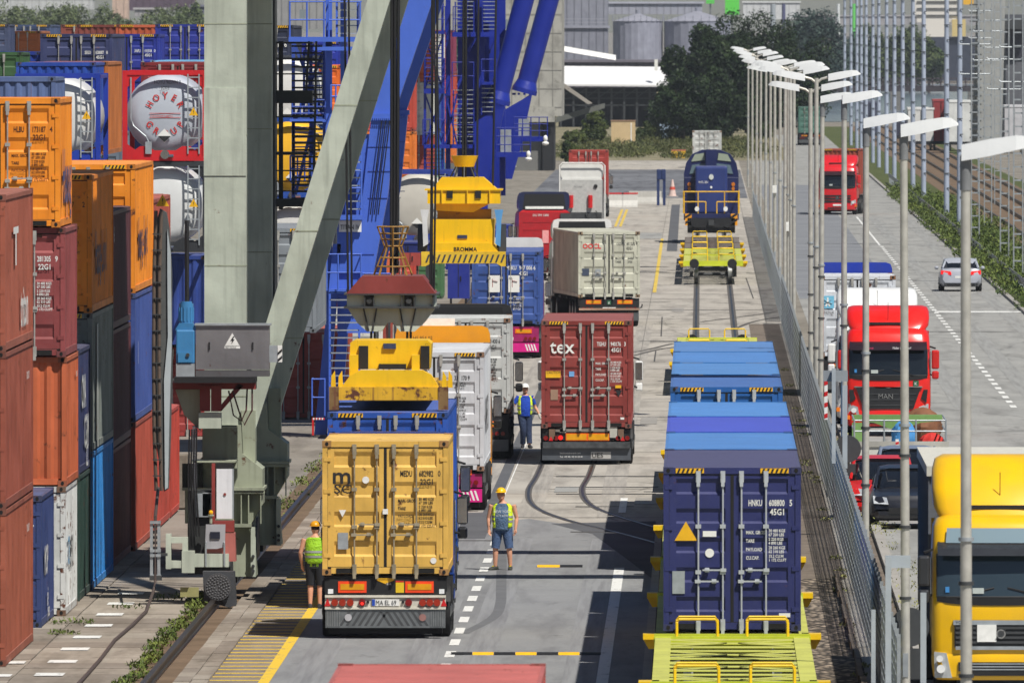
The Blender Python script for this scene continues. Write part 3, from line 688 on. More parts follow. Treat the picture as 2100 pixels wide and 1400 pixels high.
        MB().box(sx*1.16-.05,sx*1.16+.05,-.02,.3,.5,.62).build('corner_marker', plain((226,120,20),.3), t)
        st = MB(); st.box(sx*1.2-.03,sx*1.2+.03,.35,.9,.42,.5); st.box(sx*1.2-.03,sx*1.2+.03,.35,.9,.72,.8); st.build('step', DGREY, t)
    if style == 'volvo':
        for sx in (-1,1):
            hl = MB(); slab(hl, [(sx*1.17,.03,.34),(sx*.86,-.06,.34),(sx*.96,-.05,.78),(sx*1.18,.05,.8)], (0,.06,0)); ho = hl.build('headlight', plain((206,210,212),.1,.3), t)
            MB().cyl((sx*1.06,-.075,.5),(sx*1.06,-.04,.5),.075,12).cyl((sx*1.08,-.07,.68),(sx*1.08,-.04,.68),.06,12).build('lens', plain((232,234,236),.08,.2), ho)
    # grille
    if style == 'man':
        slab(MB(), [(-.98,-.05,1.02),(.98,-.05,1.02),(.86,-.045,.92)], (0,0,0))
        g = MB(); slab(g, [(-.94,-.065,1.42),(.94,-.065,1.42),(.72,-.07,.8),(-.72,-.07,.8)], (0,.06,0)); g.build('grille', gm, t)
        MB().prism([(-.98,1.42),(.98,1.42),(.98,1.46),(.2,1.44),(0,1.40),(-.2,1.44),(-.98,1.46)],-.08,0,'y').build('chrome_strip', CHROME, t)
        for k in range(3): MB().box(-.8+k*.05,.8-k*.05,-.082,-.06,1.22-k*.16,1.25-k*.16).build('grille_slat', DGREY, t)
        for sx in (-1,1):
            v = MB(); slab(v, [(sx*1.02,-.035,1.36),(sx*1.14,-.03,1.36),(sx*1.1,-.035,.98),(sx*.94,-.035,1.1)], (0,.03,0)); v.build('air_slot', BLACK, t)
    elif style == 'volvo':
        MB().box(-.82,.82,-.07,.02,.88,1.36).build('grille', gm, t)
        MB().box(-.84,.84,-.085,.0,1.28,1.36).build('grille_frame', GALV, t); MB().box(-.8,.8,-.085,.0,.84,.9).build('grille_frame', GALV, t)
        for k in range(4): MB().box(-.8,.8,-.09,-.06,.95+k*.085,.99+k*.085).build('grille_slat', DGREY, t)
        MB().box(-.75,.75,-.08,.0,.46,.62).build('lower_grille', gm, t)
        for k in range(3): MB().box(-.72,.72,-.09,-.07,.48+k*.05,.5+k*.05).build('grille_slat', GALV, t)
        rw_ = MB(); rw_.sm = True; rw_.sheet([(x*.86,fy(x*.86,.2,1.2,.28)-.03,2.72) for x in X_],[(x*.84,fy(x*.84,.27,1.18,.3)-.03,2.98) for x in X_]); rw_.build('roof_window', glass((130,150,160),.1), t)
        rg = MB(); rg.cyl((0,-.105,1.12),(0,-.085,1.12),.085,16); rg.m = 1; rg.cyl((0,-.11,1.12),(0,-.1,1.12),.06,16); rg.beam((-.09,-.112,1.03),(.09,-.112,1.21),.02,.012); rg.build('emblem', [CHROME,DGREY], t)
        MB().box(-.42,-.08,-.105,-.085,.98,1.28).build('number_plate', WHITE, t)
    else:
        for k in range(3): MB().box(-.85,.85,-.075,.0,.78+k*.18,.88+k*.18).build('grille', BLACK, t)
        rg = MB(); rg.cyl((0,-.095,1.05),(0,-.07,1.05),.13,16); rg.build('emblem', DGREY, t)
        star = MB()
        for a in (90,210,330): star.beam((0,-.1,1.05),(.12*math.cos(R(a)),-.1,1.05+.12*math.sin(R(a))),.03,.01)
        star.build('emblem_star', CHROME, t)
        MB().box(-.26,.26,-.1,-.02,.56,.67).build('number_plate', WHITE, t)
    b = MB(); b.sm = True; b.rings([ring(z,yf,.8,w) for z,yf,w in ((.3,.06,1.12),(.36,-.01,1.19),(.55,-.025,1.215),(.7,-.02,1.22),(.76,.0,1.2))]); b.build('bumper', carpaint(skirt or col), t)
    MB().box(-.6,.6,-.085,-.03,.38,.46).build('bumper_vent', BLACK, t)
    if visor:
        v = MB(); v.sm = True; v.sheet([(x*.99,fy(x,.0,1.217,.23)-.1,2.5) for x in X_],[(x*.99,fy(x,.12,1.217,.23)-.09,2.62) for x in X_]); v.sheet([(x*.99,fy(x,.12,1.217,.23)-.09,2.62) for x in X_],[(x*.985,fy(x,.24,1.2,.26)-.0,2.74) for x in X_]); v.build('sun_visor', plain(visor,.25), t)
        if letters: text(letters[0],.1,plain(letters[2],.5),t,(.12,-.16,2.53),.75); text(letters[1],.1,plain((220,60,110),.5),t,(-.62,-.16,2.53),.75)
    if defl_top:
        d = MB(); d.sm = True; h_ = defl_top-roof
        d.rings([ring(z,yf,2.2,w,r) for z,yf,w,r in ((roof-.05,.66,1.08,.3),(roof+.12*h_,.74,1.17,.3),(roof+.45*h_,.98,1.2,.3),(roof+.75*h_,1.28,1.19,.3),(roof+.93*h_,1.55,1.14,.3),(defl_top,1.8,1.0,.3))]); d.build('roof_deflector', md, t)
        if hollow:
            MB().prism([(-1.02,roof+.05),(1.02,roof+.05),(.92,defl_top-.1),(-.92,defl_top-.1)],2.195,2.215,'y').build('deflector_dark_panel', BLACK, t)  # black panel paints the shaded inside of a hollow deflector
        MB().box(-.55,.55,.67,.76,roof+.1,roof+.17).build('deflector_slot', BLACK, t); MB().cyl((0,.9,roof+.1),(0,.75,roof+.75),.008,5).build('aerial', BLACK, t)
    MB().box(-1.2,1.2,2.25,2.27,1.1,roof-.1).build('rear_wall', plain(tuple(int(v*.8) for v in col),.5), t)
    for sx in (-1,1): wheel(t, sx*1.02, 1.35)
    MB().box(-.42,.42,.3,5.9,.62,.9).build('tractor_chassis', DARKMETAL, t)
def chassis(t, y0, y1, zt, col=(46,48,52), axles=3):
    m = paint(col,.5,.3,.3)
    mb = MB()
    for sx in (-1,1): mb.box(sx*.5-.07,sx*.5+.07,y0,y1-.05,zt-.34,zt-.06)
    mb.build('chassis_beam', m, t)
    n = 0; y = y0+.05
    while y < y1-.1:
        MB().box(-1.18,1.18,y,y+.16,zt-.13,zt-.02).build('cross_member', m, t); y += max(1.9,(y1-y0-.3)/4)
    MB().box(-1.18,1.18,y1-.2,y1-.02,zt-.14,zt-.02).build('cross_member', m, t)
    for k in range(axles):
        yy = y1-1.25-k*1.32
        MB().cyl((-1.0,yy,.5),(1.0,yy,.5),.07,8).build('axle', DARKMETAL, t)
        for sx in (-1,1):
            wheel(t, sx*1.06, yy, .5, .36)
            g = MB(); g.sm = True
            g.sheet([(sx*1.25,yy+.62*math.cos(a),.5+.6*math.sin(a)) for a in [R(20+i*20) for i in range(8)]],[(sx*.86,yy+.62*math.cos(a),.5+.6*math.sin(a)) for a in [R(20+i*20) for i in range(8)]]); g.build('mudguard', BLACK, t)
def rear(t, yr, zt, style, plate='MA EL 69'):
    """tail of a trailer at local y=yr, looking to +y (the truck drives away)"""
    def bx(name,x0,x1,d0,d1,z0,z1,m): return MB().box(x0,x1,yr+d0,yr+d1,z0,z1).build(name,m,t)
    RT = (R(90),0,math.pi)
    def tx(s_,x,z,size,m,sx=.8,d=.14): text(s_,size,m,t,(-x,yr+d,z),sx,RT)   # x as seen from behind
    bx('rear_frame',-1.19,1.19,-.3,.02,zt-.32,zt-.03,BLACK)
    if style == 'chevron':
        bx('rear_board',-1.17,1.17,-.05,.04,.58,zt-.08,BLACK)
        for c in (-.64,.66): bx('reflector',-c-.275,-c+.275,.04,.06,.9,1.12,plain((236,70,24),.35)); bx('reflector_panel',-c-.23,-c+.23,.06,.068,.955,1.07,REFLEX_Y)
        for z in (.60,.83): bx('light_bar',-1.17,1.17,.02,.09,z-.022,z+.022,plain((208,204,190),.5))
        bx('light_board',-1.17,1.17,.02,.05,.622,.808,plain((196,192,180),.6))
        for x in (-.98,-.83,-.68,-.45,.45,.72,.86,1.0):
            mb = MB(); mb.sm = True; mb.cyl((-x,yr+.05,.71),(-x,yr+.12,.71),.068,14); mb.build('tail_light', plain((150,40,18),.25) if abs(x) > .5 else LAMPRED, t)
        MB().cyl((.45,yr+.12,.69),(.45,yr+.13,.69),.028,8).build('lit_lamp', plain((255,40,30),.4,0,1.5), t)
        for x in (-1.12,1.13): MB().prism([(-x-.06,.64),(-x+.06,.64),(-x,.79)],yr+.05,yr+.075,'y').build('reflector_triangle', REDM, t)
        bx('number_plate',-.27,.26,.06,.085,.645,.775,WHITE); bx('plate_band',.2,.258,.085,.09,.648,.772,plain((30,70,170),.5)); tx(plate,-.19,.665,.13,BPRINT,.78,.094)
        for x in (-.34,.34): MB().cyl((-x,yr+.05,.72),(-x,yr+.1,.72),.03,8).build('plate_lamp', BLACK, t)
        slab(MB(),[(0,0,0)]*3,(0,0,0))
        e = MB(); e.prism([(-.17,zt-.06),(.17,zt-.06),(.17,zt-.1),(0,zt-.17),(-.17,zt-.1)],yr+.04,yr+.05,'y'); e.build('maker_badge', HAZY, t, (0,0,0)); tx('GROSHUIS',-.14,zt-.1,.045,BPRINT,.9,.055)
        bx('hazard_label',-.36,-.2,.04,.05,.9,1.13,plain((226,190,30),.5)); bx('label_border',-.36,-.2,.05,.053,1.1,1.13,REDM)
        tx('TB5A',.0,1.05,.06,WPRINT,.8,.05)
        for x in (-1.06,1.09): bx('work_lamp',-x-.05,-x+.05,.0,.06,.88,.97,plain((225,228,230),.2))
        u = bx('underrun_bumper',-1.16,1.16,-.06,.06,.22,.57,plain((120,124,126),.4,.5,var=.2))
        st = MB()
        for i in range(-7,8):
            x = i*.12; sgn = 1 if x > 0 else -1
            if x != 0: st.quad((x,yr+.064,.26),(x+.055,yr+.064,.26),(x+.055-sgn*.17,yr+.064,.53),(x-sgn*.17,yr+.064,.53))
        st.build('chevron_stripes', plain((70,72,74),.5), u); g = MB()
        for s_ in (-1,1):
            for k in range(6): g.box(s_*1.0-.12+k*.045,s_*1.0-.1+k*.045,yr+.06,yr+.075,.25,.54)
        g.build('ribs', STEEL, u)
        for x in (-.72,.72): MB().cyl((-x,yr+.06,.42),(-x,yr+.08,.42),.07,14).build('limit_disc', plain((176,176,180) if x < 0 else (150,110,104),.4), u)
        MB().box(-1.1,1.1,yr-.4,yr-.05,.1,.3).build('mud_flap', RUBBER, t)
    elif style == 'wide':
        bx('rear_beam',-.84,.84,.0,.06,zt-.1,zt-.02,paint((120,112,104),.5,.4,.4))
        for x in (-.93,.93): bx('twist_lock',-x-.08,-x+.08,.0,.1,zt-.3,zt-.03,paint((112,88,70),.6,.4,.6))
        bx('reflector',-.62,.56,.03,.06,.66,.86,REFLEX_O); bx('reflector_panel',-.6,-.05,.06,.066,.68,.84,REFLEX_Y); bx('reflector_panel',.0,.54,.06,.066,.68,.84,REFLEX_Y)
        bx('number_plate',-.32,.1,.03,.05,.9,1.0,plain((150,150,150),.5)); tx(plate,-.1,.915,.1,BPRINT,.7,.056)
        bx('tool_box',-.83,-.63,.0,.08,.74,1.04,plain((176,174,164),.5)); bx('lamp_box',.55,.72,.0,.06,.87,1.0,plain((150,148,140),.5))
        for x in (-1.1,-.82,.85,1.1): MB().cyl((-x,yr+.03,.73),(-x,yr+.1,.73),.065,12).build('tail_light', LAMPRED, t)
        MB().cyl((.7,yr+.03,.74),(.7,yr+.1,.74),.065,12).build('tail_light', plain((220,30,24),.4,0,.6), t)
        for x in (-.96,.98): MB().prism([(-x-.06,.66),(-x+.06,.66),(-x,.78)],yr+.06,yr+.11,'y').build('reflector_triangle', REDM, t)
        bx('underrun_bar',-1.18,1.18,-.06,.09,.46,.63,plain((86,88,90),.4,.5,var=.35))
        bx('splash_apron',-1.2,1.2,-.2,-.02,.13,.46,plain((74,78,84),.45)); bx('label_panel',-.66,-.12,-.02,-.012,.17,.36,plain((170,168,164),.5))
        tx('UES',.14,.2,.19,BPRINT,1.0,.0); tx('beatcontainerent.com',-.72,.3,.075,WPRINT,.85,.0); tx('Tel. +49 40 / 42 50 50 40',-.72,.2,.07,WPRINT,.85,.0)
    else:
        pink = plain((206,24,128),.4)
        bx('rear_board',-1.17,1.17,-.05,.03,.6,zt-.05,BLACK if style != 'pink' else plain((150,20,90),.5))
        for c in (-.62,.62): bx('reflector',-c-.3,-c+.3,.03,.05,.9,1.06,REFLEX_O); bx('reflector_panel',-c-.26,-c+.26,.05,.055,.93,1.03,REFLEX_Y)
        for x in (-1.02,-.86,-.7,.7,.86,1.02): MB().cyl((-x,yr+.03,.72),(-x,yr+.09,.72),.06,12).build('tail_light', LAMPRED, t)
        bx('number_plate',-.26,.26,.03,.05,.66,.77,WHITE)
        bx('underrun_bumper',-1.17,1.17,-.05,.07,.24,.56,pink if style == 'pink' else plain((92,94,96),.4,.4))
        if style == 'pink':
            st = MB()
            for i in range(4): st.quad((-1.1+i*.1,yr+.075,.28),(-1.05+i*.1,yr+.075,.28),(-.97+i*.1,yr+.075,.52),(-1.02+i*.1,yr+.075,.52))
            st.build('stripe_label', WPRINT, t)
        if style == 'k':
            bx('k_label',-.08,.08,.04,.05,.88,1.04,plain((30,90,60),.5)); tx('K',-.05,.9,.14,WPRINT,1,.056)
            MB().tube([(-1.2,yr+.1,.75),(-1.28,yr+.1,.78),(-1.3,yr+.1,.9)],.03,5).build('hook', DARKMETAL, t); bx('rust_bar',-1.2,1.2,-.02,.1,.66,.74,paint((150,120,100),.6,.5,.5))
        MB().box(-1.1,1.1,yr-.4,yr-.06,.1,.3).build('mud_flap', RUBBER, t)
def truck(label, x, Y, away, L, zt, rz=0, rstyle='plain', name='container_truck', group='lorries in the terminal', plate='MA EL 69', chassis_col=(46,48,52), trailer=True, **cabkw):
    """L: length of load bed. away: Y is the rear end; otherwise Y is the front"""
    y0 = 2.75; tot = y0+L+.1 if trailer else 5.9
    if away:
        t = thing(name, label, 'truck', (x-math.sin(rz)*tot, Y+math.cos(rz)*tot, 0), math.pi+rz, group)
    else: t = thing(name, label, 'truck', (x,Y,0), rz, group)
    cab(t, **cabkw)
    for sx in (-1,1): wheel(t, sx*.98, 4.9, .5, .55)
    MB().tube([(-1.1,4.2,.95),(-1.1,4.3,1.05),(-1.1,5.5,1.05),(-1.1,5.6,.9)],.04,5).tube([(1.1,4.2,.95),(1.1,4.3,1.05),(1.1,5.5,1.05),(1.1,5.6,.9)],.04,5).build('rear_fender', BLACK, t)
    if trailer:
        chassis(t, y0, tot, zt, chassis_col); rear(t, tot, zt, rstyle, plate)
    else:
        for sx in (-1,1):
            MB().cyl((sx*.85,5.9,.75),(sx*.85,5.96,.75),.07,10).build('tail_light', LAMPRED, t)
    return t
BK = plain((30,30,32),.6)
GT = 'container lorries queueing in the crane lanes'
# lane under the crane, from the nearest one on
truck('nearest lorry in the crane lane, striped tail board, blue cab, carrying the yellow container',-6.11,311.3,True,L20,1.24,rstyle='chevron',group=GT,col=(28,68,150),roof=3.15,defl_top=3.84,style='man',mirror=(20,20,22))
c_ = container('shipping_container','yellow container with black lettering and number 682982 on the nearest lorry',-6.11,311.2,1.24,L20,H6,(206,164,74),2,group='containers carried by lorries',texts=number('MEDU','682982','22G1',BPRINT,H=H6,digit='0'),rust=.3,castcol=(150,110,60),bar=plain((150,140,118),.5,.2,var=.3))
text('m',.46,BPRINT,c_,(-1.04,.022,1.77),1.1,bold=.012); text('SC',.25,BPRINT,c_,(-1.0,.022,1.58),1.2,bold=.012)
MB().prism([(-.07,.14),(.07,.14),(0,0)],.0,.006,'y').build('sticker', WPRINT, c_, (-.83,.012,1.12)); MB().box(-.1,.1,0,.006,-.16,.16).build('plate', GALV, c_, (-.82,.012,.66)); MB().cyl((0,0,0),(0,.006,0),.06,12).build('sticker', WPRINT, c_, (.93,.012,.28)); MB().cyl((0,0,0),(0,.006,0),.07,9).build('sticker', WHITE, c_, (-.38,.012,1.84)); MB().box(-.05,.05,0,.03,-.05,.05).build('seal_bracket', WHITE, c_, (0,-.02,1.23))
truck('lorry with a blue container standing under the yellow spreader',-6.38,327.3,True,L40,1.2,rstyle='plain',group=GT,col=(36,74,150),roof=3.1,defl_top=3.8)
container('shipping_container','blue container with warning stripes right under the front yellow spreader',-6.38,327.2,1.36,L40,H6+.05,(26,74,160),2,group='containers carried by lorries',haz=True,side=[('0',.6,1.7,.4,WPRINT)])
truck('lorry with orange cab and pink bumper carrying the tall white container',-6.52,392.9,True,L40,.98,rstyle='pink',group=GT,col=(240,158,10),roof=3.45,defl_top=4.3,hollow=False,mirror=(24,24,26))
t3 = bpy.context.scene.objects['container_truck.002']; MB().box(-.3,.5,1.6,1.8,4.3,4.48).build('roof_sign', WHITE, t3); MB().cyl((.75,1.7,4.3),(.75,1.7,4.48),.07,10).build('beacon', plain((190,90,20),.3), t3); text('HS 954 02',.13,BPRINT,t3,(.75,2.225,3.95),.9,(R(90),0,math.pi))
container('shipping_container','tall white container number 331 170 9 beside the yellow spreader',-6.52,392.8,1.0,L40,H9,(188,190,194),2,group='containers carried by lorries',texts=number('MRKU','331 170 9','45G1',BPRINT,H=H9,u=.7,full=False),rust=.3,castcol=(130,100,80),side=[('MAERSK',3,.9,1.2,BPRINT,1.0)])
truck('lorry with black roof deflector carrying the rust streaked white container',-6.44,440,True,L20,1.25,rstyle='plain',group=GT,col=(214,214,210),defl=(30,32,36),roof=3.2,defl_top=4.15,hollow=True)
container('shipping_container','rust streaked off white container number 420 430 6 in the crane lane',-6.44,439.9,1.28,L20,H6,(180,182,180),2,group='containers carried by lorries',texts=number('MSKU','420 430 6','22G1',BPRINT,H=H6,u=.73),rust=.5,castcol=(120,90,70))
t5 = truck('lorry with pink tail and white red cab carrying the blue container with stickers',-6.96,574,True,L40,1.2,rstyle='pink',group=GT,col=(170,24,30),defl=(220,220,218),roof=3.3,defl_top=4.15,hollow=False)
c_ = container('shipping_container','worn blue container with two white stickers on its doors',-6.96,573.9,1.22,L40,H6,(44,74,140),2,group='containers carried by lorries',texts=[('MSKU',.5,1.95,.2,WPRINT,.72),('947 006 6',.69,1.95,.2,WPRINT,.72),('42G1',.69,1.75,.2,WPRINT,.72)]+[('%s'%q,.6,.85-.11*i,.1,WPRINT,.8) for i,q in enumerate(('32 500 KGS','3 890 KGS','28 610 KG','67.7 CU'))],rust=.35)
for xx in (-.42,.28):
    st = MB().box(-.2,.2,0,.006,-.3,.3).build('sticker', WPRINT, c_, (xx,-.03,1.45)); MB().beam((-.06,-.004,-.12),(-.06,-.004,.18),.02,.004).beam((-.06,-.004,.12),(.12,-.004,.08),.06,.004).build('sticker_print', plain((150,70,70),.6), st)
truck('lorry in the middle lane with a wide orange reflector carrying the brick red container',-3.1,434.9,True,L40,1.0,rstyle='wide',group=GT,plate='HRO UE 1137',col=(220,220,216),roof=3.1,defl_top=3.7,mirror=(222,222,220))
c_ = container('shipping_container','brick red container with white tex lettering in the middle lane',-3.1,434.8,1.0,L40,H9,(126,46,40),2,group='containers carried by lorries',texts=number('TGHU','940176','45G1',WPRINT,H=H9)+[('3',.915,H9-.68,.155,WPRINT,.74)],rust=.22,castcol=(110,70,60))
text('tex',.52,WPRINT,c_,(-.98,.022,2.02),.95,bold=.012)
MB().box(-.2,.2,0,.006,-.09,.09).build('caution_label', HAZY, c_, (-.9,-.01,1.45)); text('CAUTION',.1,BPRINT,c_,(-1.08,-.014,1.47),.9); MB().box(-.07,.07,0,.006,-.07,.07).build('sticker', plain((110,160,210),.5), c_, (-.4,.015,1.46)); MB().box(-.1,.1,0,.006,-.14,.14).build('plate', paint((150,120,100),.5,.3,.3), c_, (-.87,.015,.9)); MB().box(-.08,.08,0,.006,-.04,.04).build('sticker', HAZY, c_, (.86,.015,1.12)); MB().prism([(-.09,.1),(.09,.1),(0,-.08)],0,.006,'y').build('sticker', BPRINT, c_, (.87,.015,.92)); MB().box(-.05,.05,0,.006,-.03,.03).build('sticker', WPRINT, c_, (.97,.015,.26))
truck('lorry standing at an angle with white cab carrying the pale grey container',-3.63,634.7,True,L40,1.14,rz=R(5.2),rstyle='k',group=GT,col=(226,226,224),roof=3.3,defl_top=4.1)
c_ = container('shipping_container','pale grey container with red letters standing at an angle in the middle lane',-3.63,634.6,1.16,L40,H6,(176,176,160),2,rz=R(5.2),group='containers carried by lorries',texts=[('OOCU',.62,2.05,.16,BPRINT,.72),('491505 9',.78,2.05,.16,BPRINT,.72),('42G1',.78,1.88,.16,BPRINT,.72),('MGW',.6,1.5,.12,BPRINT),('TARE',.6,1.36,.12,BPRINT),('30480',.8,1.5,.12,BPRINT),('3720',.8,1.36,.12,BPRINT)],rust=.15,castcol=(130,110,86))
text('OOCL',.27,plain((206,32,36),.5),c_,(-1.05,.022,1.93),.95,bold=.03); MB().box(-.14,.14,0,.006,-.14,.14).build('sticker', plain((60,70,90),.5), c_, (-.93,.012,1.0)); MB().box(-.11,.11,0,.006,-.14,.14).build('plate', GALV, c_, (-.44,.012,.98))
truck('red tractor unit without load, seen from behind beyond the angled lorry',-6.9,750,True,L20,1.2,rz=R(7),group=GT,col=(206,20,34),defl=(20,30,70),roof=3.25,defl_top=4.1,trailer=False,mirror=(30,32,36),name='tractor_unit')
t8 = bpy.context.scene.objects['tractor_unit']; text('DU FM 1000',.16,WPRINT,t8,(.55,2.285,2.95),.9,(R(90),0,math.pi)); MB().box(-1.26,-.75,2.28,2.36,1.1,3.1).build('side_deflector', DGREY, t8); MB().box(-.2,.1,2.28,2.3,1.7,2.3).build('label', plain((226,150,150),.6), t8)
MB().box(-.9,.9,2.26,2.3,3.3,3.42).build('roof_bar', WHITE, t8); MB().box(-1.0,1.0,2.28,2.284,2.3,2.33).box(-1.0,1.0,2.28,2.284,2.65,2.68).build('panel_groove', plain((150,14,26),.4), t8)
t9 = truck('white tractor unit with two red canisters on its back wall',-6.5,892,True,L20,1.2,rz=R(2),group=GT,col=(222,222,218),roof=3.4,defl_top=4.2,hollow=False,trailer=False,name='tractor_unit')
for xx in (-.45,.62): MB().cyl((xx,2.36,1.75),(xx,2.36,2.45),.13,10).build('canister', REDM, t9)
MB().cyl((-.75,2.27,2.95),(-.75,2.33,2.95),.11,12).build('vent', BLACK, t9); MB().tube([(-.75,2.35,1.6),(-.95,2.4,1.3),(-.5,2.42,1.1),(-.2,2.38,1.5)],.03,6).build('air_hose', BLACK, t9)
MB().tube([(-1.26,2.4,1.2),(-1.26,2.4,4.1),(-1.1,2.4,4.25),(1.1,2.4,4.25),(1.26,2.4,4.1),(1.26,2.4,1.2)],.04,6).build('pipe_frame', WHITE, t9); text('MAX-load',.12,plain((120,120,124),.6),t9,(.45,2.3,2.9),.9,(R(90),0,math.pi))
MB().box(-1.1,1.1,2.28,2.3,1.05,1.5).build('lower_panel', DGREY, t9)
truck('far lorry carrying a red container ahead of the white tractor unit',-7.0,1000,True,L20,1.2,rstyle='plain',group=GT,col=(200,200,200),roof=3.0,defl_top=3.6)
container('shipping_container','red container with white bars ahead of the white tractor unit',-7.0,999.9,1.25,L20,H9,(150,48,40),1,group='containers carried by lorries',haz=False)
# the near container roof at the bottom edge
truck('lorry under the red container roof at the bottom edge',-3.05,177.2,True,L40,1.2,rstyle='plain',group=GT,col=(200,200,200),roof=3.0,defl_top=None)
container('shipping_container','red container at the bottom edge showing only its roof',-3.05,177.1,1.46,L40,H9,(170,74,68),2,group='containers carried by lorries')
# right-hand road
GR = 'lorries parked or driving on the access road'
t = truck('red tractor unit parked facing the camera behind the lamp posts',5.41,465,False,L20,1.2,group=GR,col=(222,26,14),roof=3.12,defl_top=3.76,style='man',letters=('Muller Beiersdorf','Bernd',(235,235,235)),mirror=(200,24,16),trailer=False,name='tractor_unit')
text('MAN',.2,CHROME,t,(-.3,-.09,1.1),1.0); MB().box(.72,.88,-.05,-.03,1.46,1.62).build('k_label', plain((30,90,60),.5), t); text('K',.13,WPRINT,t,(.75,-.055,1.49),1)
truck('white tractor unit parked right behind the red one',5.2,474.5,False,L20,1.2,group=GR,col=(228,228,226),roof=3.3,defl_top=4.12,style='man',mirror=(222,222,220),trailer=False,name='tractor_unit')
truck('lorry with blue cab facing away behind the white tractor unit',5.0,515,True,L20,1.2,rstyle='plain',group=GR,col=(24,56,170),roof=3.4,defl_top=4.2,hollow=False)
c_ = container('shipping_container','white container with blue star logo behind the white tractor unit',5.0,514.9,1.28,L20,H6,(190,194,200),2,group='containers carried by lorries',rust=.45,castcol=(130,90,60))
MB().box(-.2,.2,0,.006,-.2,.2).build('logo_panel', plain((110,180,210),.5), c_, (-.95,.0,1.75))
sm = MB()
for k in range(7): a = R(90+k*360/7); sm.beam((-.95,-.006,1.75),(-.95+.15*math.cos(a),-.006,1.75+.15*math.sin(a)),.05,.004)
sm.build('star_logo', WPRINT, c_); text('MAERSK',.13,BPRINT,c_,(-1.17,-.01,1.38),.9)
truck('red lorry with three-pointed star grille driving towards the camera',8.56,1012,False,L20,1.2,rz=-.07,rstyle='plain',group=GR,col=(206,22,32),roof=3.1,defl_top=3.75,style='merc',visor=(50,30,34),mirror=(200,24,30))
container('shipping_container','brown container on the red lorry driving towards the camera',8.56+2.9*.07,1014.9,1.22,L20,H9,(140,62,44),1,door=False,rz=-.07,group='containers carried by lorries')
truck('far lorry with green container driving away on the access road',10.9,1602,True,L40,1.2,rstyle='plain',group=GR,col=(60,90,80),roof=3.0,defl_top=3.8)
container('shipping_container','green container on the far lorry driving away',10.9,1601.8,1.22,L40,H6,(66,104,92),1,group='containers carried by lorries')
# yellow lorry with tarpaulin trailer
def tilt_truck():
    t = truck('yellow lorry facing the camera at the lower right with a tarpaulin trailer',5.3,284.5,False,L40+1,1.1,rstyle='plain',group=GR,col=(236,184,0),roof=3.2,defl_top=4.24,style='volvo',visor=(46,48,52),mirror=(42,43,46),name='box_lorry',hollow=False)
    text('VOLVO',.075,BPRINT,t,(-.8,-.09,1.3),1.0)
    MB().box(-1.24,1.24,3.0,16.0,1.12,3.82).build('tarpaulin', plain((92,96,104),.7), t); MB().box(-1.27,1.27,2.95,16.05,3.82,4.0).build('tarpaulin_roof', plain((196,194,184),.6), t)
    b = MB()
    for k in range(14): b.box(-1.15+k*.18,-1.08+k*.18,2.9,2.94,3.86,3.93)
    b.build('tarpaulin_hook', DGREY, t)
    for k in range(9): MB().box(-1.262,-1.25,3.3+k*1.5,3.36+k*1.5,1.1,3.8).build('strap', DGREY, t)
    return t
tilt_truck()
t = truck('maroon lorry with grey roof deflector cut by the lower right corner',5.72,214,False,L20,1.2,group=GR,col=(110,20,34),defl=(86,88,92),roof=3.2,defl_top=3.75,style='man',mirror=(80,82,86),trailer=False,name='tractor_unit')
# flat trailer with rack in front of the red tractor unit
def rack_trailer():
    t = thing('flatbed_trailer','low grey flatbed trailer with a pipe rack and green frame before the red tractor unit','trailer',(5.0,404,0),0,GR)
    MB().box(-1.2,1.2,0,14,.85,1.05).build('deck', paint((150,148,140),.7,.4,.2), t); MB().box(-1.2,1.2,-.05,0,.72,1.35).build('tail_board', paint((190,188,180),.6,.4,.1), t)
    MB().box(-1.22,1.22,-.09,-.05,1.3,1.44).build('tail_rail', paint((170,168,160),.6,.4,.2), t)
    for k in range(3):
        for sx in (-1,1): wheel(t, sx*1.05, 1.2+k*1.3, .45, .3)
    for z in (1.4,1.68,1.95):
        MB().cyl((-1.15,.5,z),(1.15,.5,z),.022,6).build('rack_rail', GALV, t)
        for sx in (-1,1): MB().cyl((sx*1.15,.5,z),(sx*1.15,6,z),.022,6).build('rack_rail', GALV, t)
    for x in (-1.15,-.4,.4,1.15): MB().cyl((x,.5,1.05),(x,.5,1.97),.025,6).build('rack_post', GALV, t)
    MB().prism([(-1.15,1.95),(1.15,1.95),(1.15,1.8),(.6,1.75),(.2,1.6),(-.2,1.6),(-.6,1.75),(-1.15,1.8)],6.4,6.7,'y').build('green_frame', paint((112,150,84),.5,.4,.3), t)
    MB().prism([(-1.15,1.75),(-.7,1.75),(-.95,1.1),(-1.15,1.1)],6.4,6.6,'y').build('green_frame', paint((112,150,84),.5,.4,.3), t)
    for sx in (-1,1): MB().box(sx*.72-.09,sx*.72+.09,-.1,-.06,.1,.8).build('warning_plate', plain((222,222,220),.5), t)
    return t
rack_trailer()
def lump(name, label, cat, x, y, z, r, col, seed, n=26):
    rd = random.Random(seed); mb = MB(); mb.sm = True
    rs = []
    for j in range(9):
        a = -math.pi/2+math.pi*j/8; rs.append([((r[0]*max(.05,math.cos(a))*rd.uniform(.8,1.15))*math.cos(2*math.pi*i/n),(r[1]*max(.05,math.cos(a))*rd.uniform(.8,1.15))*math.sin(2*math.pi*i/n),r[2]*math.sin(a)+r[2]) for i in range(n)])
    mb.rings(rs); o = mb.build(name, plain(col,.8), None, (x,y,z)); return tag(o,label,cat)
lump('sack','light blue woven sack lying on the flatbed trailer','sack',5.15,409,1.06,(.3,.3,.4),(70,140,200),3)
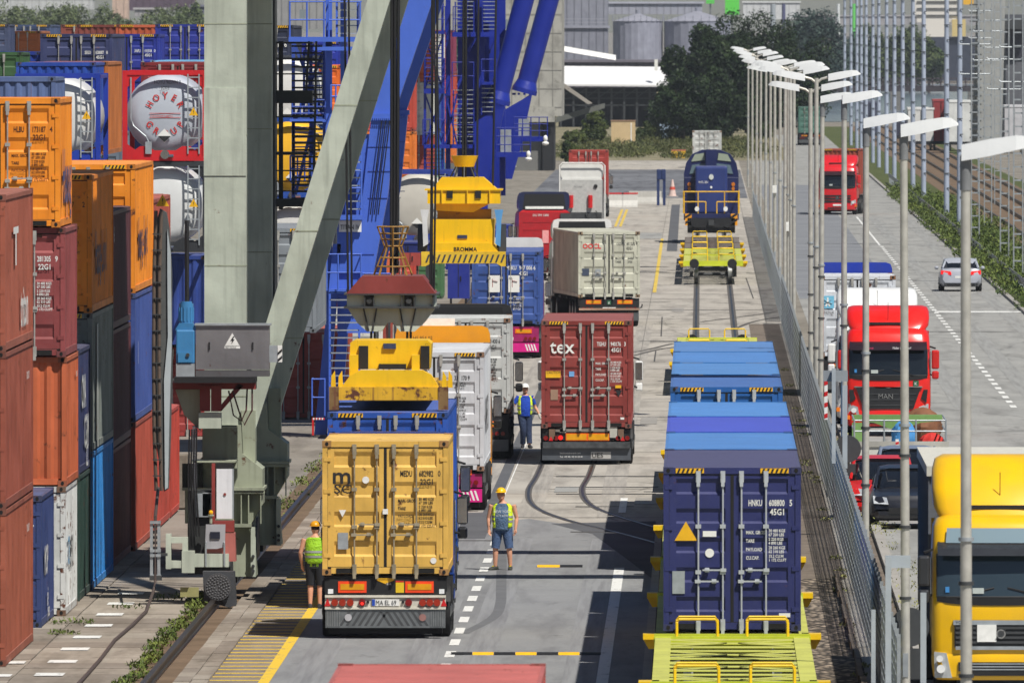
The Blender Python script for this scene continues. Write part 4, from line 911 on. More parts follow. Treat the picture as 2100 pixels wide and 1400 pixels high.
lump('bundle','red bundle lying at the right of the flatbed trailer','bundle',5.85,408,1.06,(.3,.3,.25),(190,40,34),5)
lump('tarpaulin_heap','brown sheet heaped on the trailer before the red tractor unit','tarpaulin',5.7,414,1.06,(.5,.5,.5),(120,78,52),7)
# cars: lofted lower body plus glasshouse
def car(label, x, y, rz, col, L=4.6, W=1.84, Hh=1.46, hatch=False, name='car', group='cars on the access road'):
    t = thing(name, label, 'car', (x,y,0), rz, group); m = carpaint(col)
    hw = W/2
    def ring(yy, w, z0, z1, k=.9):
        return [(-w*.86,yy,z0),(-w,yy,z0+.14),(-w,yy,z1-.22),(-w*k,yy,z1-.03),(-w*.5,yy,z1),(w*.5,yy,z1),(w*k,yy,z1-.03),(w,yy,z1-.22),(w,yy,z0+.14),(w*.86,yy,z0)]
    st = [(0,.84,.34,.66),(.1,.94,.25,.8),(.5,.99,.2,.88),(1.25,1,.2,.97),(2.2,1,.2,1.0),(3.4,1,.2,1.02),(L-.6,.99,.22,1.06 if not hatch else 1.02),(L-.12,.95,.28,1.02),(L,.86,.4,.84)]
    mb = MB(); mb.sm = True; mb.rings([ring(a,hw*b,c,d) for a,b,c,d in st]); o = mb.build('body', m, t)
    def gr(yy, w, z0, z1): return [(-w,yy,z0),(-w*.93,yy,z0+(z1-z0)*.55),(-w*.8,yy,z1-.03),(-w*.55,yy,z1),(w*.55,yy,z1),(w*.8,yy,z1-.03),(w*.93,yy,z0+(z1-z0)*.55),(w,yy,z0)]
    e = L-.35 if hatch else L-.75
    gb = MB(); gb.sm = True
    gb.rings([gr(1.1,hw*.86,.93,.97),gr(1.95,hw*.9,.96,Hh-.06),(gr(2.5,hw*.9,.97,Hh)),gr(3.2,hw*.89,.98,Hh-.02),gr(e-.35,hw*.86,.99,Hh-(.1 if hatch else .22)),gr(e,hw*.82,.98,1.06)])
    gb.build('glasshouse', glass((18,20,24),.05), t)
    rb = MB(); rb.sm = True
    def rr(yy,w,z): return [(-w,yy,z-.05),(-w*.62,yy,z),(w*.62,yy,z),(w,yy,z-.05)]
    A = [rr(1.9,hw*.74,Hh-.06),rr(2.4,hw*.76,Hh+.012),rr(3.2,hw*.75,Hh-.005),rr(e-.38,hw*.72,Hh-(.08 if hatch else .2))]
    for a,b in zip(A,A[1:]): rb.sheet(a,b)
    rb.build('roof', m, t)
    for sx in (-1,1):
        MB().tube([(sx*hw*.86,1.12,.97),(sx*hw*.74,1.95,Hh-.04)],.035,5).tube([(sx*hw*.74,e-.42,Hh-.16),(sx*hw*.85,e,1.05)],.05,5).tube([(sx*hw*.9,2.55,1.0),(sx*hw*.74,2.55,Hh-.01)],.03,5).build('pillar', m, t)
        for yy in (.85,L-.9): wheel(t, sx*(hw-.1), yy, .32, .22)
        MB().ell((sx*(hw+.1),1.35,1.02),(.1,.07,.08)).build('mirror', m, t)
        h = MB(); slab(h,[(sx*hw*.9,.1,.6),(sx*hw*.5,.02,.58),(sx*hw*.55,.12,.74),(sx*hw*.92,.32,.78)],(0,-.09,.02)); h.build('headlight', plain((206,210,214),.1,.3), t)
        tl = MB(); slab(tl,[(sx*hw*.96,L-.1,.78),(sx*hw*.45,L+.01,.76),(sx*hw*.48,L-.0,.9),(sx*hw*.95,L-.12,.95)],(0,.03,0)); tl.build('tail_light', plain((200,14,10),.3,0,1.2), t)
        MB().cyl((sx*hw*.7,L-.05,.3),(sx*hw*.7,L+.02,.3),.05,10).build('exhaust', DGREY, t)
    MB().box(-hw*.5,hw*.5,-.02,.05,.38,.52).build('grille', BLACK, t); MB().box(-.26,.26,L-.04,L+.01,.6,.71).build('number_plate', WHITE, t); MB().box(-hw*.8,hw*.8,L-.06,L-.0,.26,.36).build('rear_valance', BLACK, t)
    return t
car('silver saloon car driving away on the right-hand road with brake lights lit',11.6,719+4.8,math.pi,(170,174,184),4.9,1.87,1.47)
car('black hatchback parked facing the camera behind the yellow lorry',4.85,379,0,(24,26,36),4.1,1.74,1.46,True)
car('red car parked behind the black hatchback',4.35,386,0,(206,20,16),4.2,1.75,1.5,True)
car('grey blue estate car parked behind the red car',5.1,395,0,(120,130,148),4.5,1.78,1.5,True)
# ================================================================ cranes
def rope(label, pts, r, mat=None, group='black hoist ropes of the cranes'):
    mb = MB(); mb.sm = True; mb.tube(pts, r, 6); return tag(mb.build('hoist_rope', mat or BLACK), label, 'rope', group)
def xz(pts, s): return [(XS(a,s),ZS(b,s)) for a,b in pts]
# ---- crane one: pale green portal crane; two identical frames 20 m apart
Y1 = 333.3; Y2 = 353.3; s1 = 99.0
GRN = paint((170,177,163),.5,.4,.14,gain=1.05,streak=.55); RED1 = paint((132,48,42),.55,.35,.25,gain=1.0); GRN2 = paint((148,154,134),.55,.45,.35,gain=1.0,streak=.6)
cr = thing('gantry_crane','pale grey green gantry crane with vertical leg and diagonal leg in the left foreground','crane',(0,0,0))
for Yf in (Y1,Y2):
    MB().box(-10.28,-9.42,Yf-.45,Yf+.45,2.65,21).build('leg', GRN, cr)
    for z in (4.2,6.9,9.6,11.9):
        MB().box(-10.286,-9.414,Yf-.456,Yf+.456,z-.012,z+.012).build('weld_seam', GRN2, cr)
    MB().box(-10.29,-9.41,Yf-.47,Yf-.45,ZS(360,s1),ZS(180,s1)).build('doubler_plate', GRN, cr) if Yf == Y1 else None
    # diagonal leg, leaning to the right
    dg = MB(); z0,z1 = 2.6,21.0
    def dx(z): return -8.24+(z-8.15)*.314
    vs = [(dx(z)+o,Yf+q,z) for z in (z0,z1) for o,q in ((0,-.35),(.47,-.35),(.47,.35),(0,.35))]
    dg.add(vs,[(0,1,2,3),(7,6,5,4),(0,4,5,1),(1,5,6,2),(2,6,7,3),(3,7,4,0)]); dg.build('diagonal_leg', GRN, cr)
    for z in (5.0,7.6,10.2): MB().prism([(dx(z)-.006,z),(dx(z)+.476,z),(dx(z+.03)+.476,z+.03),(dx(z+.03)-.006,z+.03)],Yf-.356,Yf+.356,'y').build('weld_seam', GRN2, cr)
    MB().prism(xz([(381,965),(417,935),(417,870),(496,870),(499,928),(540,960),(540,997),(381,997)],s1),Yf-.75,Yf+1.1,'y').build('leg_foot', GRN2, cr)
    MB().prism(xz([(496,840),(525,840),(525,948),(500,930)],s1),Yf-.55,Yf+.3,'y').build('gusset', GRN2, cr)
    MB().box(XS(376,s1),XS(544,s1),Yf-.95,Yf+1.2,ZS(1003,s1),ZS(997,s1)).build('flange', GRN2, cr)
    lo = MB().prism(xz([(381,1003),(540,1003),(540,1032),(517,1071),(381,1071)],s1),Yf-.7,Yf+1.1,'y').build('head_beam', GRN2, cr)
    for px in (497,512,537): MB().box(XS(px,s1)-.012,XS(px,s1)+.012,Yf-.9,Yf-.7,ZS(1071,s1),ZS(1003,s1)).build('stiffener', GRN2, cr)
    MB().box(XS(478,s1),XS(545,s1),Yf-.92,Yf-.68,ZS(1009,s1),ZS(1004,s1)).build('flange', GRN2, cr); MB().box(XS(478,s1),XS(518,s1),Yf-.92,Yf-.68,ZS(1078,s1),ZS(1071,s1)).build('flange', GRN2, cr)
    MB().prism(xz([(430,1078),(517,1078),(526,1180),(436,1180)],s1),Yf-.6,Yf+1.0,'y').build('equaliser', GRN2, cr)
    MB().box(XS(516,s1),XS(526,s1),Yf-.75,Yf-.6,ZS(1180,s1),ZS(1078,s1)).build('equaliser_plate', GRN, cr)
    for py in (1138,1158,1168): MB().cyl((XS(521,s1),Yf-.8,ZS(py,s1)),(XS(521,s1),Yf-.75,ZS(py,s1)),.035,8).build('bolt', DARKMETAL, cr)
    for yb in (-3.4,1.6):
        bg_ = MB().prism([(Yf+yb-.2,.28),(Yf+yb+2.2,.28),(Yf+yb+2.2,.7),(Yf+yb+1.5,1.15),(Yf+yb+.5,1.15),(Yf+yb-.2,.7)],-10.2,-9.66,'x').build('bogie', DARKMETAL, cr)
        for k in (.25,1.75):
            MB().cyl((-10.0,Yf+yb+k,.5),(-9.86,Yf+yb+k,.5),.3,18).build('wheel', STEEL, bg_)
    MB().box(-10.12,-9.7,Yf-3.2,Yf+3.4,.95,1.25).build('bogie_beam', GRN2, cr)
# portal beams, bridge girders and trolley above the picture: trolley and its lower frame are added, sized to shade the rear frame
MB().box(-10.4,-9.3,Y1+.45,Y2-.45,12.95,14.2).build('portal_beam', GRN, cr)
for Yg in (Y1+2.0,Y2-2.0): MB().box(-40,8,Yg-.6,Yg+.6,19.0,21.2).build('main_girder', GRN, cr)
MB().box(-9.4,-.6,Y1+2.6,Y2-2.6,21.2,23.0).build('trolley', GRN, cr); MB().box(-9.8,-1.6,Y1+4.5,Y2-2.7,17.4,18.9).build('shade_frame', DARKMETAL, cr)
# cabinet, platform and fittings on the front leg
s0 = 99.6; Yc = F/s0
cb = MB().box(XS(402,s0),XS(553,s0),Yc-.35,Yc+.25,ZS(757,s0),ZS(667,s0)).build('switch_cabinet', paint((120,118,120),.35,.3,.05,metal=.5,gain=1.3), cr)
MB().box(XS(400,s0),XS(556,s0),Yc-.4,Yc+.27,ZS(667,s0),ZS(663,s0)).build('cabinet_lid', GALV, cb); MB().box(XS(402,s0),XS(553,s0),Yc-.37,Yc+.2,ZS(771,s0),ZS(759,s0)).build('cabinet_base', paint((112,110,112),.4,.3,.1,metal=.5), cb)
MB().prism([(-.15,0),(.15,0),(0,.26)],Yc-.356,Yc-.352,'y').build('warning_sign', WHITE, cb, (XS(477,s0),0,ZS(708,s0))); MB().box(-.16,.16,Yc-.356,Yc-.352,-.06,-.01).build('sign_text_plate', WHITE, cb, (XS(477,s0),0,ZS(708,s0)))
text('HIGH VOLTAGE',.045,BPRINT,cb,(XS(477,s0)-.15,Yc-.36,ZS(708,s0)-.05),.72)
MB().prism([(.02,.19),(-.04,.1),(0,.1),(-.02,.03),(.05,.13),(.01,.13),(.05,.19)],Yc-.362,Yc-.358,'y').build('lightning_symbol', BPRINT, cb, (XS(477,s0),0,ZS(708,s0)))
for px in (430,519): MB().box(XS(px,s0)-.015,XS(px,s0)+.015,Yc-.38,Yc-.35,ZS(716,s0),ZS(701,s0)).build('cabinet_handle', BLACK, cb)
MB().box(XS(553,s0),XS(570,s0),Yc-.3,Yc-.1,ZS(742,s0),ZS(708,s0)).build('bracket', GALV, cr); hz = MB().box(XS(570,s0),XS(579,s0),Yc-.31,Yc-.1,ZS(742,s0),ZS(708,s0)).build('warning_plate', WHITE, cr)
for k in range(2): MB().prism([(XS(570,s0),ZS(722+k*14,s0)),(XS(579,s0),ZS(714+k*14,s0)),(XS(579,s0),ZS(720+k*14,s0)),(XS(570,s0),ZS(728+k*14,s0))],Yc-.314,Yc-.311,'y').build('stripe', BPRINT, hz)
MB().box(XS(355,s0),XS(525,s0),Yc-.5,Yc+.4,ZS(797,s0),ZS(783,s0)).build('platform_beam', RED1, cr); MB().box(XS(360,s0),XS(526,s0),Yc-1.0,Yc+.4,ZS(783,s0),ZS(771,s0)).build('platform_plate', BLACK, cr)
MB().box(XS(362,s0),XS(400,s0),Yc-.42,Yc+.1,ZS(780,s0),ZS(745,s0)).build('motor_base', GALV, cr)
mt = MB(); mt.sm = True; mt.cyl((XS(382,s0),Yc-.15,ZS(662,s0)),(XS(382,s0),Yc-.15,ZS(622,s0)),.15,16); mt.cyl((XS(382,s0),Yc-.15,ZS(622,s0)),(XS(382,s0),Yc-.15,ZS(618,s0)),.12,16); BLM = paint((52,112,158),.4,.25,.05,gain=1.2)
mo = mt.build('motor', BLM, cr); fin = MB()
for k in range(14):
    a = 2*math.pi*k/14; fin.box(XS(382,s0)+.15*math.cos(a)-.012,XS(382,s0)+.15*math.cos(a)+.012,Yc-.15+.15*math.sin(a)-.012,Yc-.15+.15*math.sin(a)+.012,ZS(658,s0),ZS(630,s0))
fin.build('cooling_fin', BLM, mo)
gb = MB().box(XS(362,s0),XS(400,s0),Yc-.42,Yc+.1,ZS(745,s0),ZS(676,s0)).build('gearbox', BLM, cr); bevel(gb,.03,2); MB().prism(xz([(360,676),(404,676),(396,662),(368,662)],s0),Yc-.35,Yc+.05,'y').build('gearbox_flange', BLM, cr)
MB().box(XS(366,s0),XS(394,s0),Yc-.45,Yc-.42,ZS(742,s0),ZS(722,s0)).build('gearbox_cover', paint((60,124,170),.4,.2,.05), gb); MB().cyl((XS(386,s0),Yc-.48,ZS(727,s0)),(XS(386,s0),Yc-.44,ZS(727,s0)),.04,10).build('plug', DARKMETAL, gb)
MB().cyl((XS(383,s0),Yc,ZS(618,s0)),(XS(383,s0),Yc,ZS(452,s0)),.045,8).build('mast_pipe', BLACK, cr)
for x0,x1 in ((411,432),(434,455)): MB().box(XS(x0,s0),XS(x1,s0),Yc-.55,Yc-.35,ZS(842,s0),ZS(790,s0)).build('bracket', RED1, cr)
MB().prism(xz([(360,798),(411,798),(411,882),(378,850)],s0),Yc-.3,Yc+.2,'y').build('gusset', GRN2, cr)
MB().box(XS(409,s0),XS(455,s0),Yc-.6,Yc-.2,ZS(877,s0),ZS(845,s0)).build('bracket_block', GRN, cr); MB().prism(xz([(455,842),(500,790),(490,785),(455,828)],s0),Yc-.5,Yc-.3,'y').build('bracket', RED1, cr)
MB().box(XS(415,s0),XS(484,s0),Yc+.7,Yc+1.0,ZS(962,s0),ZS(878,s0)).build('leg_shell', GRN2, cr); MB().box(XS(392,s0),XS(484,s0),Yc-.5,Yc+1.0,ZS(947,s0),ZS(944,s0)).build('shelf_plate', GRN2, cr)
for i in range(2):
    MB().tube([(XS(470+i*8,s0),Yc-.5,ZS(800,s0)),(XS(480+i*14,s0),Yc-.55,ZS(850,s0)),(XS(496+i*6,s0),Yc-.5,ZS(862+8*i,s0)),(XS(506+i*12,s0),Yc-.5,ZS(840,s0)),(XS(508+i*10,s0),Yc-.4,ZS(790,s0))],.018,6).build('hose', plain((70,34,34),.6), cr)
# cable chain down the leg, cabinet, sensor arm, lamp
ch = MB()
for k in range(38): z = ZS(872,s0)-k*.055; ch.box(XS(396,s0),XS(405,s0),Yc-.5,Yc-.35,z-.045,z)
ch.build('cable_chain', plain((84,86,92),.6), cr); s2 = 100.2; Yd = F/s2
MB().box(XS(434,s2),XS(441,s2),Yd-.1,Yd+.1,ZS(1075,s2),ZS(950,s2)).build('post', RED1, cr)
d = MB().box(XS(444,s2),XS(476,s2),Yd-.12,Yd+.1,ZS(1063,s2),ZS(961,s2)).build('white_cabinet', paint((214,216,220),.4,.15,.03), cr); MB().box(XS(476,s2),XS(479,s2),Yd-.1,Yd+.12,ZS(1063,s2),ZS(961,s2)).build('cabinet_edge', GALV, d); MB().cyl((XS(461,s2),Yd-.14,ZS(1013,s2)),(XS(461,s2),Yd-.12,ZS(1013,s2)),.03,10).build('lock', RED1, d)
MB().box(XS(443,s2),XS(478,s2),Yd-.1,Yd+.15,ZS(961,s2),ZS(950,s2)).build('cabinet_mount', BLACK, cr); MB().box(XS(415,s2),XS(433,s2),Yd+.0,Yd+.2,ZS(1058,s2),ZS(1010,s2)).build('junction_box', GALV, cr)
MB().box(XS(438,s2),XS(480,s2),Yd-.25,Yd+.25,ZS(1090,s2),ZS(1067,s2)).build('bracket', RED1, cr)
MB().prism(xz([(432,1092),(482,1092),(484,1150),(420,1150)],s2),Yd-.3,Yd+.3,'y').build('bogie_cover', paint((150,84,76),.55,.5,.3,gain=1.2), cr)
b2 = MB().prism(xz([(423,1074),(463,1074),(462,1120),(445,1124),(421,1124)],s2),Yd-.42,Yd-.32,'y').build('shield_plate', paint((150,150,154),.5,.35,.1,gain=1.2), cr); MB().box(XS(432,s2),XS(452,s2),Yd-.45,Yd-.42,ZS(1103,s2),ZS(1089,s2)).build('display', plain((36,38,52),.3), b2)
MB().tube([(XS(423,s2),Yd-.5,ZS(1160,s2)),(XS(423,s2),Yd-.5,ZS(1114,s2)),(XS(424,s2),Yd-.42,ZS(1110,s2))],.02,6).tube([(XS(461,s2),Yd-.5,ZS(1160,s2)),(XS(461,s2),Yd-.5,ZS(1114,s2)),(XS(460,s2),Yd-.42,ZS(1110,s2))],.02,6).build('guard_hoop', GALV, cr)
MB().box(XS(386,s2),XS(470,s2),Yd-.48,Yd-.2,ZS(1161,s2),ZS(1134,s2)).build('bumper_arm', GRN, cr); MB().box(XS(374,s2),XS(400,s2),Yd-.52,Yd-.15,ZS(1173,s2),ZS(1128,s2)).build('bumper_block', GRN, cr)
fr = MB()
for x0,x1,y0,y1 in ((341,352,1093,1165),(352,386,1100,1112),(375,386,1112,1160),(352,380,1148,1163)): fr.box(XS(x0,s2),XS(x1,s2),Yd-.5,Yd-.2,ZS(y1,s2),ZS(y0,s2))
fr.build('sensor_bracket', GRN, cr)
MB().box(XS(370,s2),XS(408,s2),Yd-.3,Yd-.28,ZS(1223,s2),ZS(1203,s2)).build('flap', paint((150,146,96),.6,.4,.2), cr)
bc = MB(); bc.ell((XS(433,s2),Yd-.3,ZS(1050,s2)),(.045,.045,.05)); bc.build('beacon', plain((250,176,10),.25), cr); MB().cyl((XS(433,s2),Yd-.3,ZS(1072,s2)),(XS(433,s2),Yd-.3,ZS(1053,s2)),.03,8).cyl((XS(433,s2),Yd-.3,ZS(1057,s2)),(XS(433,s2),Yd-.3,ZS(1054,s2)),.065,10).build('beacon_post', GRN2, cr)
s3 = 100.8; Ye = F/s3
MB().prism(xz([(415,1172),(480,1172),(484,1240),(470,1246),(418,1232)],s3),Ye,Ye+.6,'y').build('motor_housing', plain((62,64,68),.55), cr)
dr = MB(); dr.sm = True; dr.cyl((XS(447,s3),Ye-.16,ZS(1203,s3)),(XS(447,s3),Ye,ZS(1203,s3)),.275,28); fo = dr.build('fan_cover', plain((70,70,72),.5), cr)
bp_ = MB(); bp_.sm = True
for ri,nk in ((.03,1),(.075,7),(.125,12),(.175,18),(.225,24)):
    for k in range(nk):
        a = 2*math.pi*k/nk+ri*9; bp_.ell((XS(447,s3)+ri*math.cos(a),Ye-.165,ZS(1203,s3)+ri*math.sin(a)),(.019,.02,.019),6,4)
stuff(bp_.build('cover_bosses', plain((96,96,98),.45), fo))
MB().box(XS(384,s2),XS(432,s2),Yd+.1,Yd+1.2,ZS(1178,s2),ZS(1006,s2)).build('dark_machine_block', plain((40,42,42),.7), cr); MB().box(XS(400,s2),XS(432,s2),Yd+.0,Yd+.1,ZS(1060,s2),ZS(1012,s2)).build('grey_cover', GALV, cr)  # dark machine block, near-black to carry the deep shade around the foot
for k in range(4): MB().tube([(XS(388+k*5,s2),Yd-.02,ZS(880,s2)),(XS(386+k*5,s2),Yd-.05,ZS(980,s2)),(XS(390+k*6,s2),Yd-.03,ZS(1100,s2))],.018,5).build('hose', BLACK, cr)
MB().box(XS(376,s1),XS(418,s1),Y1-.9,Y1-.76,ZS(1003,s1),ZS(948,s1)).build('shade_plate', plain((44,48,44),.7), cr)  # dark plate painted in for the shadow left of the leg
# stair tower behind the rear frame, its shade put into dark grey paint
DST = paint((58,60,62),.5,.3,.1); sT = 92.5; YT = F/sT
MB().box(XS(560,sT),XS(566,sT),YT-1,YT+1,1.0,13).build('stair_post', DST, cr)
for px in (573,577.5,642,627): MB().beam((XS(px,sT),YT+.3,ZS(430 if px != 627 else 190,sT)),(XS(px+(6 if px > 600 else 0),sT),YT+.3,ZS(85,sT)),.05).build('stair_post', DST, cr)
for k in range(24):
    py = 95+k*14.2; MB().box(XS(597,sT),XS(660,sT),YT+.4,YT+.65,ZS(py,sT)-.02,ZS(py,sT)+.02).build('tread', DST, cr)
for py,h in ((86,4),(186,14),(200,12),(312,6),(408,16)): MB().box(XS(562,sT),XS(640 if py < 300 else 632,sT),YT,YT+1.4,ZS(py+h,sT),ZS(py,sT)).build('landing', DST, cr)
for py in (120,152,240,350,372,392): MB().box(XS(562,sT),XS(645,sT),YT+.1,YT+.13,ZS(py,sT)-.015,ZS(py,sT)+.015).build('handrail', DST, cr)
# long hanging festoon and cable guide in front of the stacks
fs = 97.8; Yf_ = F/fs
fe = thing('cable_festoon','long narrow grey cable festoon hanging vertically before the red containers','cable festoon',(0,0,0))
MB().prism(xz([(328,428),(341,436),(347,470),(352,560),(352,700),(350,880),(345,1002),(336,1008),(318,900),(312,560),(316,470)],fs),Yf_,Yf_+.3,'y').build('carrier_sheet', plain((84,86,86),.55), fe)
MB().prism(xz([(343,470),(350,520),(352,700),(347,860),(344,1000),(338,1004),(336,780),(344,690),(343,560)],fs),Yf_-.05,Yf_-.002,'y').build('guide_sheet', paint((176,184,188),.45,.2,.03), fe)
for k,px in enumerate((318,329)):
    mb = MB(); mb.sm = True; mb.tube([(XS(px+2,fs),Yf_-.1,ZS(432,fs)),(XS(px-2,fs),Yf_-.12,ZS(560,fs)),(XS(px-3,fs),Yf_-.14,ZS(740,fs)),(XS(px-2,fs),Yf_-.12,ZS(880,fs)),(XS(px+2,fs),Yf_-.1,ZS(1006,fs))],.038,8); mb.build('cable', plain((96,82,72),.5), fe)
for k in range(16): MB().box(XS(313,fs),XS(332,fs),Yf_-.2,Yf_-.17,ZS(480+k*33,fs)-.012,ZS(480+k*33,fs)+.012).build('cable_clip', DGREY, fe)
wt = MB().prism([(-.14,0),(.14,0),(0,.25)],-.01,.0,'y').build('warning_sign', HAZY, fe, (XS(333,fs),Yf_-.02,ZS(423,fs))); text('!',.17,BPRINT,wt,(-.02,-.015,.05),1)
gs = 100.4; Yg = F/gs
gp = thing('cable_guide','upright galvanised cable guide with a cable dropping to the slabs','cable guide',(0,0,0))
for px in (310,325): MB().box(XS(px,gs)-.03,XS(px,gs)+.03,Yg,Yg+.12,ZS(1180,gs),ZS(1068,gs)).build('guide_rail', GALV, gp)
for py in (1068,1126,1136,1178): MB().box(XS(307,gs),XS(329,gs),Yg-.03,Yg+.12,ZS(py+6,gs),ZS(py,gs)).build('cross_plate', GALV, gp)
for k in range(5): MB().cyl((XS(311,gs),Yg+.05,ZS(1080+k*11,gs)),(XS(324,gs),Yg+.05,ZS(1080+k*11,gs)),.03,8).build('roller', DGREY, gp)
MB().box(XS(329,gs),XS(343,gs),Yg,Yg+.05,ZS(1140,gs),ZS(1134,gs)).build('stay', DARKMETAL, gp); MB().box(XS(306,gs),XS(331,gs),Yg-.04,Yg+.14,ZS(1190,gs),ZS(1180,gs)).build('foot_clamp', DARKMETAL, gp)
g2 = [G(300,1260),G(270,1290),G(235,1320),G(205,1360),G(168,1402),(-11.2,270)]
tag(MB().tube([(XS(325,fs),Yf_-.4,ZS(1000,fs)),(XS(318,gs),Yg-.02,ZS(1060,gs)),(XS(318,gs),Yg-.02,ZS(1190,gs)),(XS(316,gs),Yg-.5,.35)]+[(a,b,.075) for a,b in g2],.034,8).build('supply_cable', plain((74,62,58),.6)),'brown grey supply cable running from the cable guide across the slabs','cable')
# ---- spreader of crane one, resting on the blue container
YS = paint((232,184,10),.45,.25,.3,gain=1.0); YSR = paint((214,164,24),.55,.5,.8,gain=1.0); RSB = paint((126,96,50),.6,.5,.8); ss = 100.3; Ys = F/ss
sp = thing('container_spreader','rust stained yellow spreader sitting on the blue container below the grey red head block','spreader',(0,0,0),0,'yellow container spreaders')
MB().prism(xz([(694,793),(899,793),(899,820),(694,820)],ss),Ys-.2,Ys+.25,'y').build('end_beam', YSR, sp)
for x0,x1 in ((675,695),(899,919)): MB().box(XS(x0,ss),XS(x1,ss),Ys-.22,Ys+.3,ZS(840,ss),ZS(793,ss)).build('corner_block', RSB, sp)
MB().prism(xz([(700,793),(900,793),(884,768),(866,759),(738,759),(718,770)],ss),Ys-.1,Ys+.4,'y').build('lower_hopper', YS, sp)
MB().prism(xz([(715,758),(880,758),(884,706),(876,699),(726,699),(717,704)],ss),Ys+.5,Ys+2.6,'y').build('body', YS, sp)
MB().box(XS(716,ss),XS(734,ss),Ys+.1,Ys+.5,ZS(790,ss),ZS(728,ss)).build('side_cheek', YS, sp); MB().box(XS(844,ss),XS(860,ss),Ys+.1,Ys+.5,ZS(790,ss),ZS(728,ss)).build('side_cheek', YS, sp)
for x0,x1 in ((735,754),(862,880)): MB().box(XS(x0,ss),XS(x1,ss),Ys+.42,Ys+.5,ZS(757,ss),ZS(710,ss)).build('opening', BLACK, sp)
MB().box(XS(776,ss),XS(832,ss),Ys+.45,Ys+.5,ZS(757,ss),ZS(747,ss)).build('opening', BLACK, sp); MB().box(XS(785,ss),XS(811,ss),Ys+.44,Ys+.5,ZS(716,ss),ZS(705,ss)).build('plate', plain((50,60,90),.5), sp)
MB().box(XS(730,ss),XS(880,ss),Ys+.1,Ys+12.0,ZS(832,ss)+.1,ZS(800,ss)).build('telescopic_beam', YSR, sp); MB().box(XS(696,ss),XS(900,ss),Ys+11.7,Ys+12.2,4.02,4.35).build('end_beam', YSR, sp)
for px,a in ((682,1),(697,1),(912,-1),(924,-1)):
    MB().prism(xz([(px-4*a,795),(px+6*a,795),(px+4*a,760),(px-3*a,772)],ss),Ys-.1+abs(px-800)%7*.05,Ys+.1+abs(px-800)%7*.05,'y').build('guide_flipper', YS, sp)
hb = thing('head_block','grey green and dark red crane head block above the front spreader','head block',(0,0,0))
sh = 99.2; Yh = F/sh
MB().prism(xz([(710,602),(893,602),(866,566),(742,566)],sh),Yh,Yh+2.4,'y').build('hood', paint((124,48,44),.5,.4,.2), hb)
MB().prism(xz([(711,604),(892,604),(892,630),(711,630)],sh),Yh+.1,Yh+2.3,'y').build('box', paint((164,170,158),.5,.3,.15,gain=1.2), hb)
for yy,h in ((603,2),(630,2.5)): MB().box(XS(705,sh),XS(899,sh),Yh-.05,Yh+2.45,ZS(yy+h,sh),ZS(yy-h+1,sh)).build('flange', DARKMETAL, hb)
MB().prism(xz([(712,632),(892,632),(870,662),(850,680),(820,680),(806,662),(794,662),(782,680),(752,680),(732,662)],sh),Yh+.15,Yh+2.2,'y').build('hopper', paint((172,178,164),.5,.3,.12,gain=1.2), hb)
for px in (748,766,824,850,888): MB().box(XS(px,sh)-.012,XS(px,sh)+.012,Yh-.02,Yh+.12,ZS(630,sh),ZS(604,sh)).build('rib', DARKMETAL, hb)
for a,b in ((745,756),(772,764),(820,828),(852,842)): MB().beam((XS(a,sh),Yh+.12,ZS(632,sh)),(XS(b,sh),Yh+.12,ZS(679,sh)),.03).build('rib', DARKMETAL, hb)
for px in (757,838): MB().box(XS(px-9,sh),XS(px+9,sh),Yh+.04,Yh+.1,ZS(627,sh),ZS(606,sh)).build('bearing', BLACK, hb); MB().cyl((XS(px,sh),Yh,ZS(617,sh)),(XS(px,sh),Yh+.05,ZS(617,sh)),.06,12).build('bearing_cap', DARKMETAL, hb)
for px in (760,767,834,841): MB().box(XS(px,sh)-.025,XS(px,sh)+.025,Yh+.6,Yh+.7,ZS(702,sh),ZS(678,sh)).build('link', DARKMETAL, hb)
BSK = paint((150,112,44),.6,.4,.5); yb = Yh+1.0
for py,rr in ((466,.32),(480,.27),(492,.22),(506,.18)):
    ring = [(XS(804,sh)+rr*math.cos(a),yb+rr*math.sin(a),ZS(py,sh)) for a in [2*math.pi*i/16 for i in range(17)]]; MB().tube(ring,.016,5).build('basket_ring', BSK, hb)
for k in range(8):
    a = 2*math.pi*k/8; MB().tube([(XS(804,sh)+.32*math.cos(a),yb+.32*math.sin(a),ZS(466,sh)),(XS(804,sh)+.17*math.cos(a),yb+.17*math.sin(a),ZS(508,sh)),(XS(804,sh)+.4*math.cos(a),yb+.4*math.sin(a),ZS(566,sh))],.022,5).build('basket_bar', BSK, hb)
for py,rr in ((530,.24),(548,.33)):
    ring = [(XS(804,sh)+rr*math.cos(a),yb+rr*math.sin(a),ZS(py,sh)) for a in [2*math.pi*i/16 for i in range(17)]]; MB().tube(ring,.018,5).build('basket_ring', BSK, hb)
for i,(a,b,c) in enumerate(((806,810,562),(800,803,562),(812,818,562),(711,698,602),(719,707,602),(888,902,602),(880,893,602),(884,884,602))):
    rope('black hoist rope of the front crane, %s'%('centre one','left centre one','right centre one','far left one','second from left','far right one','second from right','third from right')[i],[(XS(a,sh),Yh+1.2,ZS(c,sh)),(XS(b,sh),Yh+1.2,17.4)],.022 if i > 2 else .034)
